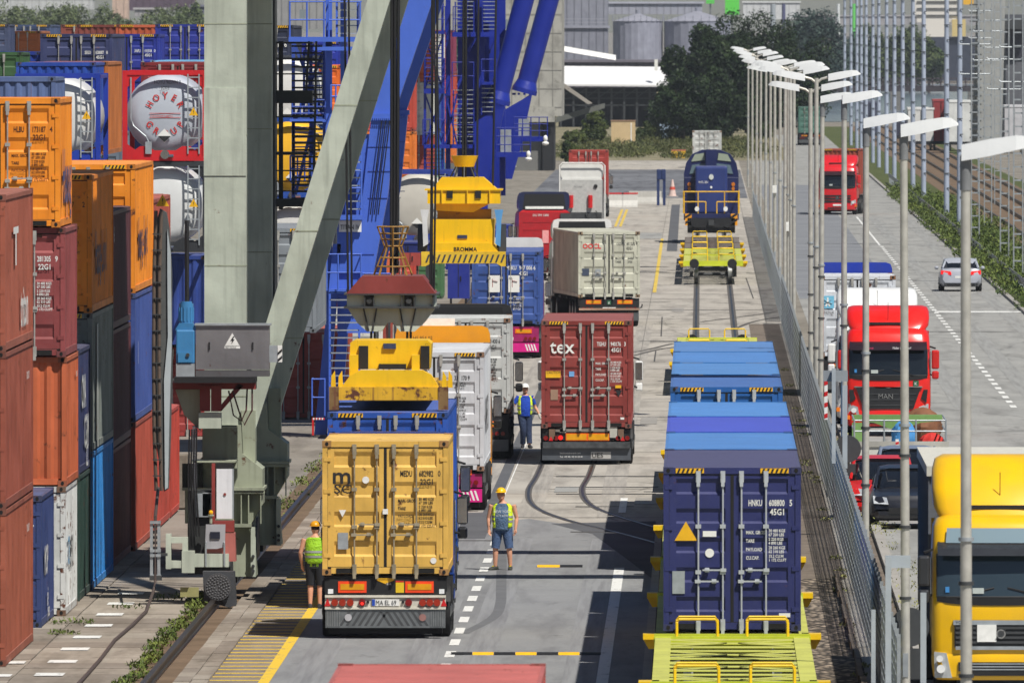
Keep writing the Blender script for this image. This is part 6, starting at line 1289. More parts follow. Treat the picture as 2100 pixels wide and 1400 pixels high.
def loco():
    s = 37.6; y = F/s; t = thing('locomotive','dark blue shunting locomotive with yellow handrails facing the camera','locomotive',(TX,y,0)); t.scale = (1.0,1,1.17)
    NB = paint((36,50,104),.4,.2,.05,gain=1.2); NB2 = paint((22,30,72),.4,.2,.05,gain=1.2); YH = paint((226,176,20),.5,.2,.05)
    MB().box(-1.5,1.5,-.2,14,1.1,1.4).build('frame', NB2, t)
    o = MB().box(-.88,.88,.9,6,1.4,3.6).build('hood', NB, t); bevel(o,.12,3); MB().box(-1.45,1.45,1.6,6,1.4,3.05).build('side_hood', NB2, t)
    cb_ = MB(); cb_.sm = True
    def arch(yy, k=1): return [(-1.5*k,yy,1.4),(-1.5*k,yy,3.2),(-1.38*k,yy,3.7),(-1.05*k,yy,4.12),(-.5*k,yy,4.32),(.5*k,yy,4.32),(1.05*k,yy,4.12),(1.38*k,yy,3.7),(1.5*k,yy,3.2),(1.5*k,yy,1.4)]
    cb_.rings([arch(6),arch(9)]); cb_.build('cab', NB2, t)
    for sx in (-1,1):
        w = MB(); w.prism([(sx*.25,3.3),(sx*1.2,3.2),(sx*1.05,3.62),(sx*.25,3.7)],5.95,5.99,'y'); w.build('cab_window', glass((96,116,124),.15), t)
        w = MB(); w.prism([(sx*.35,3.85),(sx*1.1,3.78),(sx*.9,4.12),(sx*.4,4.18)],5.95,5.99,'y'); w.build('upper_window', glass((150,160,140),.2), t)
        l_ = MB(); l_.cyl((sx*.78,-.28,1.62),(sx*.78,-.1,1.62),.12,12); l_.build('headlamp', WHITE, t)
        l_ = MB(); l_.cyl((sx*1.2,1.55,2.75),(sx*1.2,1.6,2.75),.1,10); l_.cyl((sx*1.2,1.55,2.55),(sx*1.2,1.6,2.55),.09,10); l_.build('marker_lamp', plain((190,110,30),.3), t)
        hz = MB().box(sx*1.25-.18,sx*1.25+.18,-.3,-.22,.85,1.4).build('warning_plate', plain((226,150,20),.5), t)
        for k in range(2): MB().prism([(sx*1.25-.17,.9+k*.26),(sx*1.25+.17,1.08+k*.26),(sx*1.25+.17,1.2+k*.26),(sx*1.25-.17,1.02+k*.26)],-.306,-.301,'y').build('stripe', BLACK, hz)
        bu = MB(); bu.sm = True; bu.cyl((sx*.87,-.75,1.0),(sx*.87,-.62,1.0),.23,18); bu.cyl((sx*.87,-.62,1.0),(sx*.87,-.2,1.0),.11,10); bu.build('buffer', BLACK, t)
        for yy in (2,4.2,10,12.2):
            w_ = MB(); w_.sm = True; w_.cyl((sx*.7,yy,.55),(sx*.82,yy,.55),.5,20); w_.build('wheel', STEEL, t)
    MB().box(-.3,.3,5.4,6,3.6,4.35).build('exhaust_housing', NB2, t)
    hl = MB(); hl.sm = True; hl.cyl((0,.84,3.1),(0,.92,3.1),.13,14); hl.build('top_headlamp', plain((196,200,196),.2), t); MB().cyl((0,.86,2.62),(0,.9,2.62),.06,10).build('emblem', WHITE, t); text('WFL 201',.16,WPRINT,t,(-.7,.88,2.8),.9)
    r_ = MB()
    for x in (-1.48,-.72,.72,1.48): r_.cyl((x,-.15,1.4),(x,-.15,2.42),.03,6)
    r_.cyl((-1.5,-.15,2.42),(1.5,-.15,2.42),.035,6)
    for a,b in ((-1.48,-.3),(.3,1.48)): r_.cyl((a,-.15,1.95),(b,-.15,1.95),.03,6); r_.cyl((a if a > 0 else b,-.15,1.4),(a if a > 0 else b,-.15,1.95),.03,6)
    for sx in (-1,1):
        for yy in range(0,6): r_.cyl((sx*1.52,yy,1.4),(sx*1.52,yy,2.42),.03,6)
        r_.cyl((sx*1.52,-.15,2.42),(sx*1.52,6,2.42),.035,6)
    r_.build('handrail', YH, t); MB().box(-1.3,1.3,-.3,-.2,.75,1.2).build('buffer_beam', BLACK, t); MB().box(-.15,.15,-.6,-.3,.85,1.1).build('coupling', DARKMETAL, t); MB().box(-1.3,1.3,.0,13.6,.5,1.1).build('underframe', BLACK, t)
loco()
container('shipping_container','dirty white container standing at the end of the track behind the locomotive',XS(1450,24.5),F/24.5,.2,L20,H9,(176,178,176),1,group='containers beyond the track end',rust=.5,castcol=(140,110,80),haz=False)
# ================================================================ lamp posts
LAMPW = plain((226,228,228),.3,.1,var=.03); POLE = plain((196,193,184),.36,.4,var=.14)
LX = 3.45; LM = {}; lr = random.Random(77)
def lamp_mesh():
    if not LM:
        h = MB()
        # head: shallow shell rising outwards, seen from the side
        vs = []
        for x,z0,z1,w in ((-.05,-.12,.09,.13),(.3,-.06,.16,.15),(.66,.02,.21,.15),(.8,.05,.2,.12),(.92,.075,.11,.07)):
            vs.append([(x,-w,z0),(x,w,z0),(x,w*.8,z1),(x,-w*.8,z1)])
        h.rings(vs); LM['head'] = h.mesh()
        c = MB(); c.sm = True; c.cyl((0,0,0),(0,0,.45),.075,12); LM['collar'] = c.mesh()
        a = MB(); a.sm = True; a.tube([(0,0,-.1),(.15,0,.02),(.42,0,.1)],.04,8); LM['arm'] = a.mesh()
        bx_ = MB(); bx_.box(-.1,.1,-.2,-.1,0,.36); LM['box'] = bx_.mesh()
        dr_ = MB(); dr_.box(-.045,.045,-.006,.01,0,.4); LM['door'] = dr_.mesh()
        gl = MB(); gl.box(.05,.72,-.09,.09,-.03,-.015); LM['lens'] = gl.mesh()
        bd = MB(); bd.sm = True; bd.cyl((0,0,0),(0,0,.05),.1,12); LM['band'] = bd.mesh()
    return LM
def lamp(label, px, top, dbl=False, r=.078, box=None, side=1, thin=False):
    lm = lamp_mesh(); X = LX; Y = F*X/(px-XV); z = CH-(top-YV)*Y/F
    t = thing('street_lamp', label, 'street lamp', (X,Y,0), 0, 'white lamp posts along the fence')
    p = MB(); p.sm = True; p.cyl((0,0,0),(0,0,z*.5),r,14,r*.95); p.cyl((0,0,z*.5),(0,0,z-.15),r*.92,14,r*.8); p.build('pole', POLE, t)
    if dbl:
        for sx in (1,-1):
            a = obj('arm', lm['arm'], POLE, t, (0,0,z-.2)); a.scale = (sx,1,1); h = obj('lamp_head', lm['head'], LAMPW, t, (sx*.4,0,z-.12)); h.scale = (sx,1,1)
    else:
        obj('collar', lm['collar'], plain((120,122,124),.5), t, (0,0,z-.62)); h = obj('lamp_head', lm['head'], LAMPW, t, (0,0,z-.12)); h.scale = (side,1,1)
    t.rotation_euler = (R(lr.uniform(-.35,.35)),R(lr.uniform(-.3,.3)),R(lr.uniform(-5,5))); obj('access_door', lm['door'], GALV, t, (0,-r-.004,.9)); obj('joint_band', lm['band'], GALV, t, (0,0,z*.5))
    if box: obj('junction_box', lm['box'], WHITE, t, (0,0,CH-(box-YV)*Y/F-.36))
    for k in range(3 if px > 1650 else 0): obj('clamp_band', lm['band'], DGREY, t, (0,0,2.2+k*1.2))
    return t
names = 'first second third fourth fifth sixth seventh eighth ninth tenth eleventh twelfth thirteenth fourteenth fifteenth sixteenth seventeenth eighteenth nineteenth twentieth'.split()
for i,(px,top,d,bx_) in enumerate(((1983,292,0,None),(1858,252,0,None),(1775,240,0,None),(1731,193,0,None),(1683,195,0,None),(1674,150,1,None),(1663,172,1,625+280),(1628,140,1,None),(1623,132,1,None),(1617,132,1,455),(1609,128,1,None),(1599,134,1,None),(1589,138,1,380),(1580,126,1,None),(1570,124,1,None),(1559,116,1,None),(1551,108,1,None),(1543,104,1,None),(1534,98,1,None))):
    lamp('%s white lamp post from the right along the fence, %s'%(names[i],'two heads' if d else 'single head'),px,top,bool(d),box=bx_)
for px,py,top in ((1495,290,150),(1707+0,300,260)):
    pass
s_ = 19.5; t = thing('street_lamp','lone lamp post before the dark tree, far from the fence row','street lamp',(XS(1497,s_),F/s_,0),0,'white lamp posts along the fence'); MB().cyl((0,0,0),(0,0,7),.14,10,.1).build('pole', POLE, t); h = obj('lamp_head', lamp_mesh()['head'], LAMPW, t, (0,0,7)); h.scale = (1.2,1.2,1.2)
# ================================================================ fence, gate posts, signs
def fence(label, X, y0, y1, H=1.9, step=2.5, dens=.12, name='fence', zz=0):
    t = thing(name, label, 'fence', (X,y0,0))
    post = MB().box(-.03,.03,-.03,.03,0,H+.06).mesh(); pn = MB()
    n = int(step/dens)
    for k in range(n): pn.box(-.006,.006,k*dens-.006,k*dens+.006,.05,H)
    for k in range(8): pn.box(-.02,-.008,0,step,.1+k*(H-.15)/7-.006,.1+k*(H-.15)/7+.006)
    rows = 9; rh = (H-.1)/rows
    for k in range(n):
        for j in range(rows):
            y_ = k*dens; z_ = .06+j*rh; q = (k+j)%2
            pn.quad((-.03 if q else .03,y_,z_),(.03 if q else -.03,y_+dens*.75,z_+.02),(.03 if q else -.03,y_+dens*.75,z_+rh*.72),(-.03 if q else .03,y_,z_+rh*.8))
    pm = pn.mesh(); y = 0
    while y < y1-y0:
        obj('post', post, GALV, t, (0,y,0)); obj('mesh_panel', pm, GALV, t, (0,y,0)); y += step
    obj('post', post, GALV, t, (0,y,0)); return t
fence('galvanised mesh fence running along the track below the lamp posts',3.22,262,640)
fence('far thin mesh fence along the lamp posts beside the concrete yard',3.22,645,1000,1.6,5.0,.4)
tw = thing('cable_duct','low weathered timber edge along the gravel strip beside the train','edging',(2.9,250,0))
plank_me = MB().box(-.05,.05,0,3.9,0,.16).mesh(); plank_m = paint((96,80,64),.9,.4,0)
for k in range(24): obj('plank', plank_me, plank_m, tw, (.02*math.sin(k*1.7),k*4,0))
def gatepost(label, px0, px1, py0, py1, Y, col=(176,184,190)):
    s = F/Y; return tag(MB().box(XS(px0,s),XS(px1,s),Y,Y+.15,max(0,ZS(py1,s)),ZS(py0,s)).build('gate_post', paint(col,.45,.2,.05,metal=.3)),label,'gate post','galvanised gate posts by the fence')
for i,(a,b,c,d,Y,lb) in enumerate(((1816,1828,1142,1400,262,'left upright of the galvanised gate frame left of the yellow lorry'),(1888,1900,1215,1400,262,'right upright of the galvanised gate frame at the yellow lorry'),(1787,1796,1250,1400,258,'short galvanised post at the end of the mesh fence'),(1706,1714,755,950,374,'left upright of the far gate frame before the red tractor unit'),(1728,1738,790,960,374,'right upright of the far gate frame before the red tractor unit'))):
    gatepost(lb,a,b,c,d,Y)
tag(MB().box(XS(1816,126),XS(1868,126),262.2,262.35,ZS(1165,126),ZS(1140,126)).build('gate_beam', paint((176,184,190),.45,.2,.05,metal=.3)),'top cross beam of the galvanised gate frame left of the yellow lorry','gate beam')
tag(MB().box(XS(1688,88),XS(1738,88),374.2,374.35,ZS(780,88),ZS(758,88)).build('gate_beam', paint((150,156,162),.45,.2,.05,metal=.3)),'top cross beam of the far gate frame before the red tractor unit','gate beam')
def disc_sign(label, px, py, r, Y, pole_side=1):
    s = F/Y; t = thing('road_sign', label, 'sign', (XS(px,s),Y,0), 0, 'dark backs of road signs on the lamp posts'); o = MB(); o.sm = True; o.cyl((0,0,ZS(py,s)),(0,.03,ZS(py,s)),r,24); o.build('disc', plain((62,64,66),.5), t); MB().box(-r*.6,r*.6,0,.03,ZS(py,s)-r-.55,ZS(py,s)-r-.03).build('plate', plain((58,60,62),.5), t)
disc_sign('round sign back with plate below on the second lamp post from the right',1866,1285,.33,F/121.6-.0); disc_sign('round sign back with plate below on the fourth lamp post',1738,920,.33,F/85.2)
def barrier_plate(label, px, py0, py1, s):
    t = thing('warning_board', label, 'warning board', (XS(px,s),F/s,0), 0, 'red and white striped boards'); z0 = max(.0,ZS(py1,s)); z1 = ZS(py0,s); MB().box(-.04,.04,0,.03,z0,z1).build('board', WHITE, t); n = 4
    for k in range(n): MB().prism([(-.04,z0+(k+.1)*(z1-z0)/n),(.04,z0+(k+.2)*(z1-z0)/n),(.04,z0+(k+.6)*(z1-z0)/n),(-.04,z0+(k+.5)*(z1-z0)/n)],-.006,-.002,'y').build('stripe', REDM, t)
barrier_plate('red and white striped board beside the far gate frame',1694,770,860,86); barrier_plate('red and white striped board by the flat trailer',1757,932,1000,84); barrier_plate('red and white striped board right of the third lamp post',1840,900,950,82)
# ================================================================ right-hand verge: rail masts, poles, guard rail
WP = paint((158,168,186),.5,.2,.02,gain=1.05)
for i,px in enumerate((1732,1745,1757,1766,1776,1790,1802,1818,1834,1851,1872,1894,1941,1968)):
    Y = F*14.9/(px-XV); t = thing('tall_pole','tall slender pale blue pole, %s from the left in the row beside the railway'%names[i],'pole',(14.9,Y,0),0,'tall pale poles beside the railway')
    m_ = MB(); m_.sm = True; m_.cyl((0,0,0),(0,0,20),.17,10,.12); m_.build('shaft', WP, t); st = MB()
    for k in range(20): st.box(-.16,.16,-.2,-.16,2+k*.9,2.05+k*.9) if k%2 else st.box(.02,.2,-.2,-.16,2+k*.9,2.05+k*.9)
    stuff(st.build('step_irons', DGREY, t))
def lattice(label, X, Y, H, w=.21):
    t = thing('lattice_mast', label, 'mast', (X,Y,0), 0, 'lattice masts of the railway'); m = GALV
    for sx in (-1,1): MB().box(sx*w-.03,sx*w+.03,-.12,.12,0,H).build('upright', m, t)
    k = .4; q = MB().box(-w,w,-.05,.05,-.035,.035).mesh()
    while k < H: obj('rung', q, m, t, (0,0,k)); k += .62
    for z in (H*.58,H*.68): MB().tube([(-.9,0,z+.08),(-.8,0,z),(.8,0,z),(.9,0,z+.08)],.035,6).build('bracket_arm', m, t)
for i,(px,py,H) in enumerate(((2000,505,16),(2026,470,17),(2060,540,15),(2088,580,16),(2012,400,19),(2046,420,18))):
    p = G(px,py); lattice('galvanised ladder-like railway mast, %s of the group at the right edge'%names[i],p[0],p[1],H)
def guard_rail():
    t = thing('guard_rail','grey steel guard rail along the green verge','guard rail',(14.2,620,0))
    me = MB().prism([(0,.45),(.05,.48),(.02,.56),(.02,.64),(.05,.72),(0,.75),(-.03,.6)],0,4.0,'y').mesh(); pm = MB().box(-.05,.05,-.05,.05,0,.7).mesh()
    for k in range(150): obj('rail_section', me, paint((150,148,142),.5,.3,.1), t, (0,k*4.0,0)); obj('post', pm, GALV, t, (.06,k*4.0+2,0))
guard_rail()
# grey tower with stairs behind the masts
tw = thing('concrete_tower','tall tapering grey tower with side stairs behind the railway masts','tower',(0,0,0)); sW = 22.0
MB().prism(xz([(2005,-30),(2062,-30),(2052,380),(1990,380)],sW),F/sW,F/sW+4,'y').build('shaft', paint((150,152,150),.7,.2,.02), tw)
for k in range(20): MB().box(XS(1988,sW),XS(2012,sW),F/sW-1,F/sW-.2,ZS(10+k*17,sW)-.06,ZS(10+k*17,sW)+.06).build('tread', DGREY, tw)
t = thing('grey_building','dark grey building at the right edge behind the masts','building',(0,0,0)); MB().box(XS(2062,20),XS(2240,20),F/20,F/20+20,0,ZS(30,20)).build('wall', paint((88,90,96),.7,.2,.05), t); MB().box(XS(2075,20),XS(2110,20),F/20-.2,F/20,ZS(120,20),ZS(60,20)).build('window', plain((50,50,60),.4), t); MB().box(XS(2055,20),XS(2110,20),F/20-2,F/20,ZS(60,20),ZS(40,20)).build('ledge', DGREY, t)
# rolling stock and boxes far right
for i,(px0,px1,py0,py1,s,c,lb) in enumerate(((1765,1805,212,300,20,(60,64,84),'dark grey boxcar far behind the pale poles'),(1862,1915,225,330,21.5,(206,206,204),'white goods van behind the pale poles'),(1914,1945,208,330,21.5,(140,50,52),'maroon container right of the white goods van'),(1945,1990,210,340,21.6,(206,208,206),'white van body left of the ladder masts'),(1835,1862,245,330,20.5,(50,52,70),'round ended dark tank wagon behind the poles'),(2060,2100,220,330,22,(180,180,184),'pale goods wagon at the right edge'))):
    t = thing('goods_wagon', lb, 'wagon', (XS((px0+px1)/2,s),F/s,0), 0, 'goods wagons on the far railway'); w = (px1-px0)/s/2; z0 = max(.8,ZS(py1,s)); z1 = ZS(py0,s)
    o = MB().box(-w,w,0,9,.9,z1).build('body', paint(c,.6,.3,.2), t); MB().box(-w-.05,w+.05,-.05,9.05,z1,z1+.2).build('roof', paint(tuple(min(255,v+20) for v in c),.6,.2,.1), t)
    for yy in (1.2,7.6):
        for sx in (-1,1): MB().cyl((sx*w*.8-.06,yy,.45),(sx*w*.8+.06,yy,.45),.45,14).build('wheel', STEEL, t)
    MB().box(-.03,.03,-.04,0,1.0,z1-.1).build('door_seam', BLACK, t); MB().box(-w,w,-.2,0,.6,.9).build('buffer_beam', BLACK, t)
# ================================================================ yard furniture in the distance
def jersey():
    for i,(px,lb) in enumerate(((1262,'concrete barrier with red cap at the far left of the barrier row'),(1292,'white concrete barrier in the middle of the barrier row'),(1322,'grey concrete barrier at the right end of the barrier row'))):
        s = 31.3+(i==2)*-.6; t = thing('concrete_barrier', lb, 'barrier', (XS(px,s),F/s,0), R(0 if i < 2 else 25), 'concrete barriers closing the yard')
        MB().prism([(-.3,0),(.3,0),(.28,.12),(.1,.45),(.08,.85),(-.08,.85),(-.1,.45),(-.28,.12)],-.5,.5,'x').build('block', paint((196,194,188),.8,.2,0), t) if i < 2 else MB().prism([(-.3,0),(.3,0),(.28,.12),(.1,.45),(.08,.85),(-.08,.85),(-.1,.45),(-.28,.12)],-1.2,1.2,'x').build('block', paint((168,166,160),.8,.2,0), t)
        if i < 2: MB().box(-.52,.52,-.1,.1,.86,.95).build('red_cap', REDM, t)
jersey()
t = thing('signal_post','pair of dark blue square posts with widened tops standing in the yard','post',(XS(1356,31),F/31,0))
for sx in (-1,1): MB().box(sx*.2-.09,sx*.2+.09,-.1,.1,0,1.7).build('post', paint((28,46,90),.5,.2,.05), t); bevel(MB().box(sx*.15-.15,sx*.15+.15,-.16,.16,1.7,2.4).build('head', paint((28,46,90),.5,.2,.05), t),.05)
t = thing('pylon_cone','dirty white and red traffic cone heap beside the locomotive','traffic cone',(XS(1379,29.5),F/29.5,0)); cn = MB(); cn.sm = True; cn.cyl((0,0,.05),(0,0,1.2),.28,14,.06); cn.build('cone', plain((206,180,170),.6), t); MB().box(-.4,.4,-.4,.4,0,.06).build('base', plain((180,170,160),.7), t); MB().cyl((0,0,.5),(0,0,.7),.205,14,.165).build('band', plain((190,70,50),.6), t)
for i,(px,lb) in enumerate(((1384,'left yellow bin with red lid in the distance'),(1399,'right yellow bin with red lid in the distance'))):
    s = 23; t = thing('waste_bin', lb, 'bin', (XS(px,s),F/s,0), 0, 'yellow bins beyond the yard'); MB().prism([(-.24,.1),(.24,.1),(.3,.75),(-.3,.75)],-.3,.3,'y').build('body', plain((226,180,30),.5), t); MB().box(-.31,.31,-.32,.32,.75,.85).build('lid', plain((190,110,90),.5), t)
for i,px in enumerate((1648,1655,1661)):
    Y = 560+i*14; tag(MB().box(LX+.9+i*.1,LX+1.05+i*.1,Y,Y+6,0,2.3).build('blue_hoarding', paint((30,46,96),.5,.2,.05)),'dark blue panel leaning behind the lamp posts, %s of three'%('nearest','middle','farthest')[i],'panel','dark blue panels behind the lamp posts')
# ================================================================ background buildings
def building():
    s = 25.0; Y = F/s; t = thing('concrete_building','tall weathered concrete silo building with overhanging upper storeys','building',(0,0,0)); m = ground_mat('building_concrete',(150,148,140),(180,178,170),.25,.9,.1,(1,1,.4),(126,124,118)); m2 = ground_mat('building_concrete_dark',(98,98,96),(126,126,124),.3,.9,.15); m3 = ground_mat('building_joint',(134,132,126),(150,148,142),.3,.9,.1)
    MB().box(XS(905,s),XS(1152,s),Y,Y+25,ZS(238,s),16).build('wall', m, t); MB().box(XS(905,s),XS(1138,s),Y-.3,Y,ZS(238,s)-.5,ZS(220,s)).build('cornice', m, t)
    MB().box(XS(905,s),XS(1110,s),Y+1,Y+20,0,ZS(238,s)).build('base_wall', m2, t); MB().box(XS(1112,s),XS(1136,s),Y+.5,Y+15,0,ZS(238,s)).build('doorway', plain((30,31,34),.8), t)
    for k in range(9): MB().box(XS(910+k*28,s)-.03,XS(910+k*28,s)+.03,Y-.04,Y,ZS(220,s),16).build('panel_joint', m3, t)
    for k in range(6): MB().box(XS(905,s),XS(1152,s),Y-.03,Y,ZS(30+k*38,s)-.03,ZS(30+k*38,s)+.03).build('panel_joint', m3, t)
    for px,py in ((1036,40),(1050,40),(1094,140),(620,20),(1052,320)):
        w = MB().box(XS(px-6,s),XS(px+6,s),Y-.08,Y+(1 if py > 300 else 0),ZS(py+20,s),ZS(py,s)).build('window', glass((120,130,136),.15), t); MB().box(XS(px-7,s),XS(px+7,s),Y-.12,Y-.05,ZS(py+22,s),ZS(py+20,s)).build('sill', WHITE, w)
building()
SIL = plain((150,152,164),.5,.3,var=.15)
def silo(label, px, r_px, top, s, col=(140,142,156)):
    Y = F/s; r = r_px/s; t = thing('silo', label, 'silo', (XS(px,s),Y,0), 0, 'grey silos in the background'); m = paint(col,.55,.25,.04,streak=.5); zt = ZS(top,s)
    b = MB(); n = 48; b.rings([[((r-(.06 if i%2 else 0))*math.cos(2*math.pi*i/n),(r-(.06 if i%2 else 0))*math.sin(2*math.pi*i/n),z) for i in range(n)] for z in (0,zt)]); b.build('shell', m, t)
    c = MB(); c.sm = True; c.cyl((0,0,zt),(0,0,zt+r*.3),r+.1,36,.4); c.build('roof_cone', m, t); MB().cyl((0,0,zt+r*.3),(0,0,zt+r*.3+.6),.35,10).build('cap', SIL, t)
    for k in range(14):
        a = -math.pi*k/13; MB().cyl((r*1.02*math.cos(a),r*1.02*math.sin(a),zt),(r*1.02*math.cos(a),r*1.02*math.sin(a),zt+.9),.05,5).build('rail_post', SIL, t)
sS = 13.0
silo('left round grey silo with conical roof behind the white roof',1308,51,44,sS); silo('right round grey silo partly hidden by the dark tree',1430,68,44,sS)
def hall(label, px0, px1, y0, y1, s, dep, col, name='hall', roofcol=None):
    t = thing(name, label, 'building', (0,0,0), 0, 'industrial buildings in the background'); Y = F/s
    MB().box(XS(px0,s),XS(px1,s),Y,Y+dep,max(0,ZS(y1,s)),ZS(y0,s)).build('wall', paint(col,.7,.2,.03,streak=.5), t); MB().box(XS(px0,s)-.3,XS(px1,s)+.3,Y-.3,Y+dep,ZS(y0,s),ZS(y0,s)+.35).build('roof_edge', paint(roofcol or tuple(min(255,v+16) for v in col),.7,.2,.02), t)
    n = max(2,int((px1-px0)/14))
    for k in range(n): MB().box(XS(px0+(px1-px0)*(k+.5)/n,s)-.05,XS(px0+(px1-px0)*(k+.5)/n,s)+.05,Y-.06,Y,max(0,ZS(y1,s)),ZS(y0,s)).build('panel_joint', paint(tuple(int(v*.8) for v in col),.7,.2,.02), t)
    return t
hall('big grey corrugated silo block right of the concrete building',1140,1246,-20,200,13.6,20,(132,134,146)); hall('lower grey block with railings left of the silos',1140,1246,58,200,14.2,8,(126,128,140))
for k in range(3): MB().box(XS(1140,14.3),XS(1244,14.3),F/14.3-.2,F/14.3-.1,ZS(40+k*7,14.3),ZS(38.5+k*7,14.3)).build('railing_bar', SIL, bpy.data.objects['hall.001'] if 'hall.001' in bpy.data.objects else None)
hall('pale grey conveyor gallery over the silos',1240,1440,8,30,12.6,6,(150,152,164)); hall('dark brown roofed shed behind the white roof',1140,1370,128,200,15.5,12,(92,88,98))
# white sloping roof with open steel below
t = thing('open_shed','white sloping roof on dark steel frames below the silos','shed',(0,0,0),0,'industrial buildings in the background'); sR = 17.5; Yr = F/sR
slb = MB(); slab(slb,[(XS(1140,sR),Yr,ZS(176,sR)),(XS(1372,sR),Yr,ZS(178,sR)),(XS(1368,sR),Yr+8,ZS(178,sR)+2.1),(XS(1140,sR),Yr+8,ZS(176,sR)+2.1)],(0,0,.2)); slb.build('roof', plain((222,222,222),.6,var=.06), t)
slb = MB(); slab(slb,[(XS(1140,sR),Yr+9,ZS(103,sR)),(XS(1262,sR),Yr+9,ZS(124,sR)),(XS(1262,sR),Yr+9.3,ZS(124,sR)+.3),(XS(1140,sR),Yr+9.3,ZS(103,sR)+.3)],(0,1,.3)); slb.build('roof_edge', WHITE, t)
MB().box(XS(1342,sR),XS(1349,sR),Yr,Yr+.4,ZS(145,sR),ZS(122,sR)).build('vent_pipe', WHITE, t)
for k in range(9):
    px = 1150+k*26; MB().box(XS(px,sR)-.12,XS(px,sR)+.12,Yr+1,Yr+1.3,0,ZS(178,sR)).build('column', DARKMETAL, t); MB().beam((XS(px,sR),Yr+1.1,ZS(200,sR)),(XS(px+26,sR),Yr+1.1,ZS(182,sR)),.12).build('brace', DARKMETAL, t)
for py in (190,202,216): MB().box(XS(1145,sR),XS(1372,sR),Yr+1,Yr+1.2,ZS(py,sR)-.06,ZS(py,sR)+.06).build('beam', DARKMETAL, t)
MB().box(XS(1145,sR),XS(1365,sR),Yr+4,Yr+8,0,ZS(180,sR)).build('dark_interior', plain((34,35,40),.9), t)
t = thing('conveyor','sloping brown conveyor gallery beside the concrete building','conveyor',(0,0,0)); MB().prism(xz([(1140,240),(1240,212),(1240,222),(1140,252)],21),F/21,F/21+2,'y').build('gallery', paint((96,98,94),.7,.3,.2), t); MB().prism(xz([(1148,165),(1215,212),(1206,214),(1144,172)],21),F/21-1,F/21+.5,'y').build('chute', paint((150,144,136),.7,.3,.2), t)
t = thing('site_hut','sand coloured box shaped hut before the shrubs','hut',(XS(1278,20.5),F/20.5,0)); MB().box(-1.2,1.2,0,2.4,.1,2.35).build('wall', paint((196,172,132),.8,.15,0), t); MB().box(-1.25,1.25,-.05,2.45,2.35,2.45).build('roof', paint((150,120,96),.8,.2,0), t); MB().box(.75,.85,-.03,0,.2,2.2).build('door_edge', WHITE, t)
hall('sand and blue painted shed left of the dark tree',1353,1402,196,285,19.5,5,(150,170,190),roofcol=(190,176,140))
hall('long low white roofed warehouse beyond the trees at the upper left',0,190,-4,20,9.5,10,(186,188,188)); hall('pale brick tower beyond the trees at the upper left',230,262,-30,40,11,8,(190,166,150)); hall('plum coloured hall beyond the trees at the upper left',258,400,-30,22,10.4,8,(86,70,84)); hall('slate grey hall behind the pale crane leg',392,560,14,60,12,8,(96,98,112)); hall('tall grey tower block between the cranes',556,700,-30,60,14,10,(140,140,140)); hall('low dark hall beyond the trees right of the brick tower',276,345,20,34,11.2,6,(150,148,150))
# ship, signs and masts on the skyline
t = thing('ship_superstructure','white multi-deck ship superstructure on the skyline','ship',(0,0,0)); sP = 9.5
for x0,x1,y0,y1 in ((1876,1962,-30,30),(1880,1970,30,46),(1896,1940,46,76)): MB().box(XS(x0,sP),XS(x1,sP),F/sP,F/sP+8,ZS(y1,sP),ZS(y0,sP)).build('deck_house', plain((214,210,202),.6,var=.05), t)
for k in range(4): MB().box(XS(1880,sP),XS(1966,sP),F/sP-.3,F/sP,ZS(-10+k*14,sP)-.12,ZS(-10+k*14,sP)+.12).build('window_band', DGREY, t)
MB().box(XS(1860,sP),XS(2010,sP),F/sP,F/sP+20,.1,ZS(76,sP)).build('hull', paint((48,54,70),.6,.2,.05), t); MB().box(XS(1952,sP),XS(1980,sP),F/sP-1,F/sP,ZS(75,sP),ZS(40,sP)).build('crane_house', plain((200,180,120),.6), t)
MB().box(XS(1975,sP),XS(1996,sP),F/sP-2,F/sP-1,ZS(10,sP),ZS(-12,sP)).build('yellow_box', HAZY, t)
for i,(px0,px1,y0,y1,c,lb) in enumerate(((1487,1516,-10,31,(90,200,70),'green banner panel on the skyline above the dark tree'),(1448,1465,-10,8,(90,190,80),'small green panel left of the green banner'))):
    t = thing('banner', lb, 'banner', (0,0,0), 0, 'green banners on the skyline'); MB().box(XS(px0,12),XS(px1,12),F/12,F/12+1,ZS(y1,12),ZS(y0,12)).build('panel', plain(c,.6,var=.04), t); MB().box(XS((px0+px1)/2,12)-.15,XS((px0+px1)/2,12)+.15,F/12+.4,F/12+.7,0,ZS(y1,12)).build('pole', STEEL, t)
for i,(px,y1,c,w,lb) in enumerate(((1585,50,(150,156,160),.6,'thick grey chimney behind the dark tree'),(1607,40,(80,80,110),.4,'slim dark chimney right of the grey one'),(1719,52,(206,208,206),.35,'white slim mast behind the pale poles'),(1751,62,(100,190,90),.5,'green wedge mast behind the pale poles'))):
    tag(MB().cyl((XS(px,11),F/11,0),(XS(px,11),F/11,16),w,10,w*.8).build('skyline_mast', plain(c,.6)),lb,'mast')
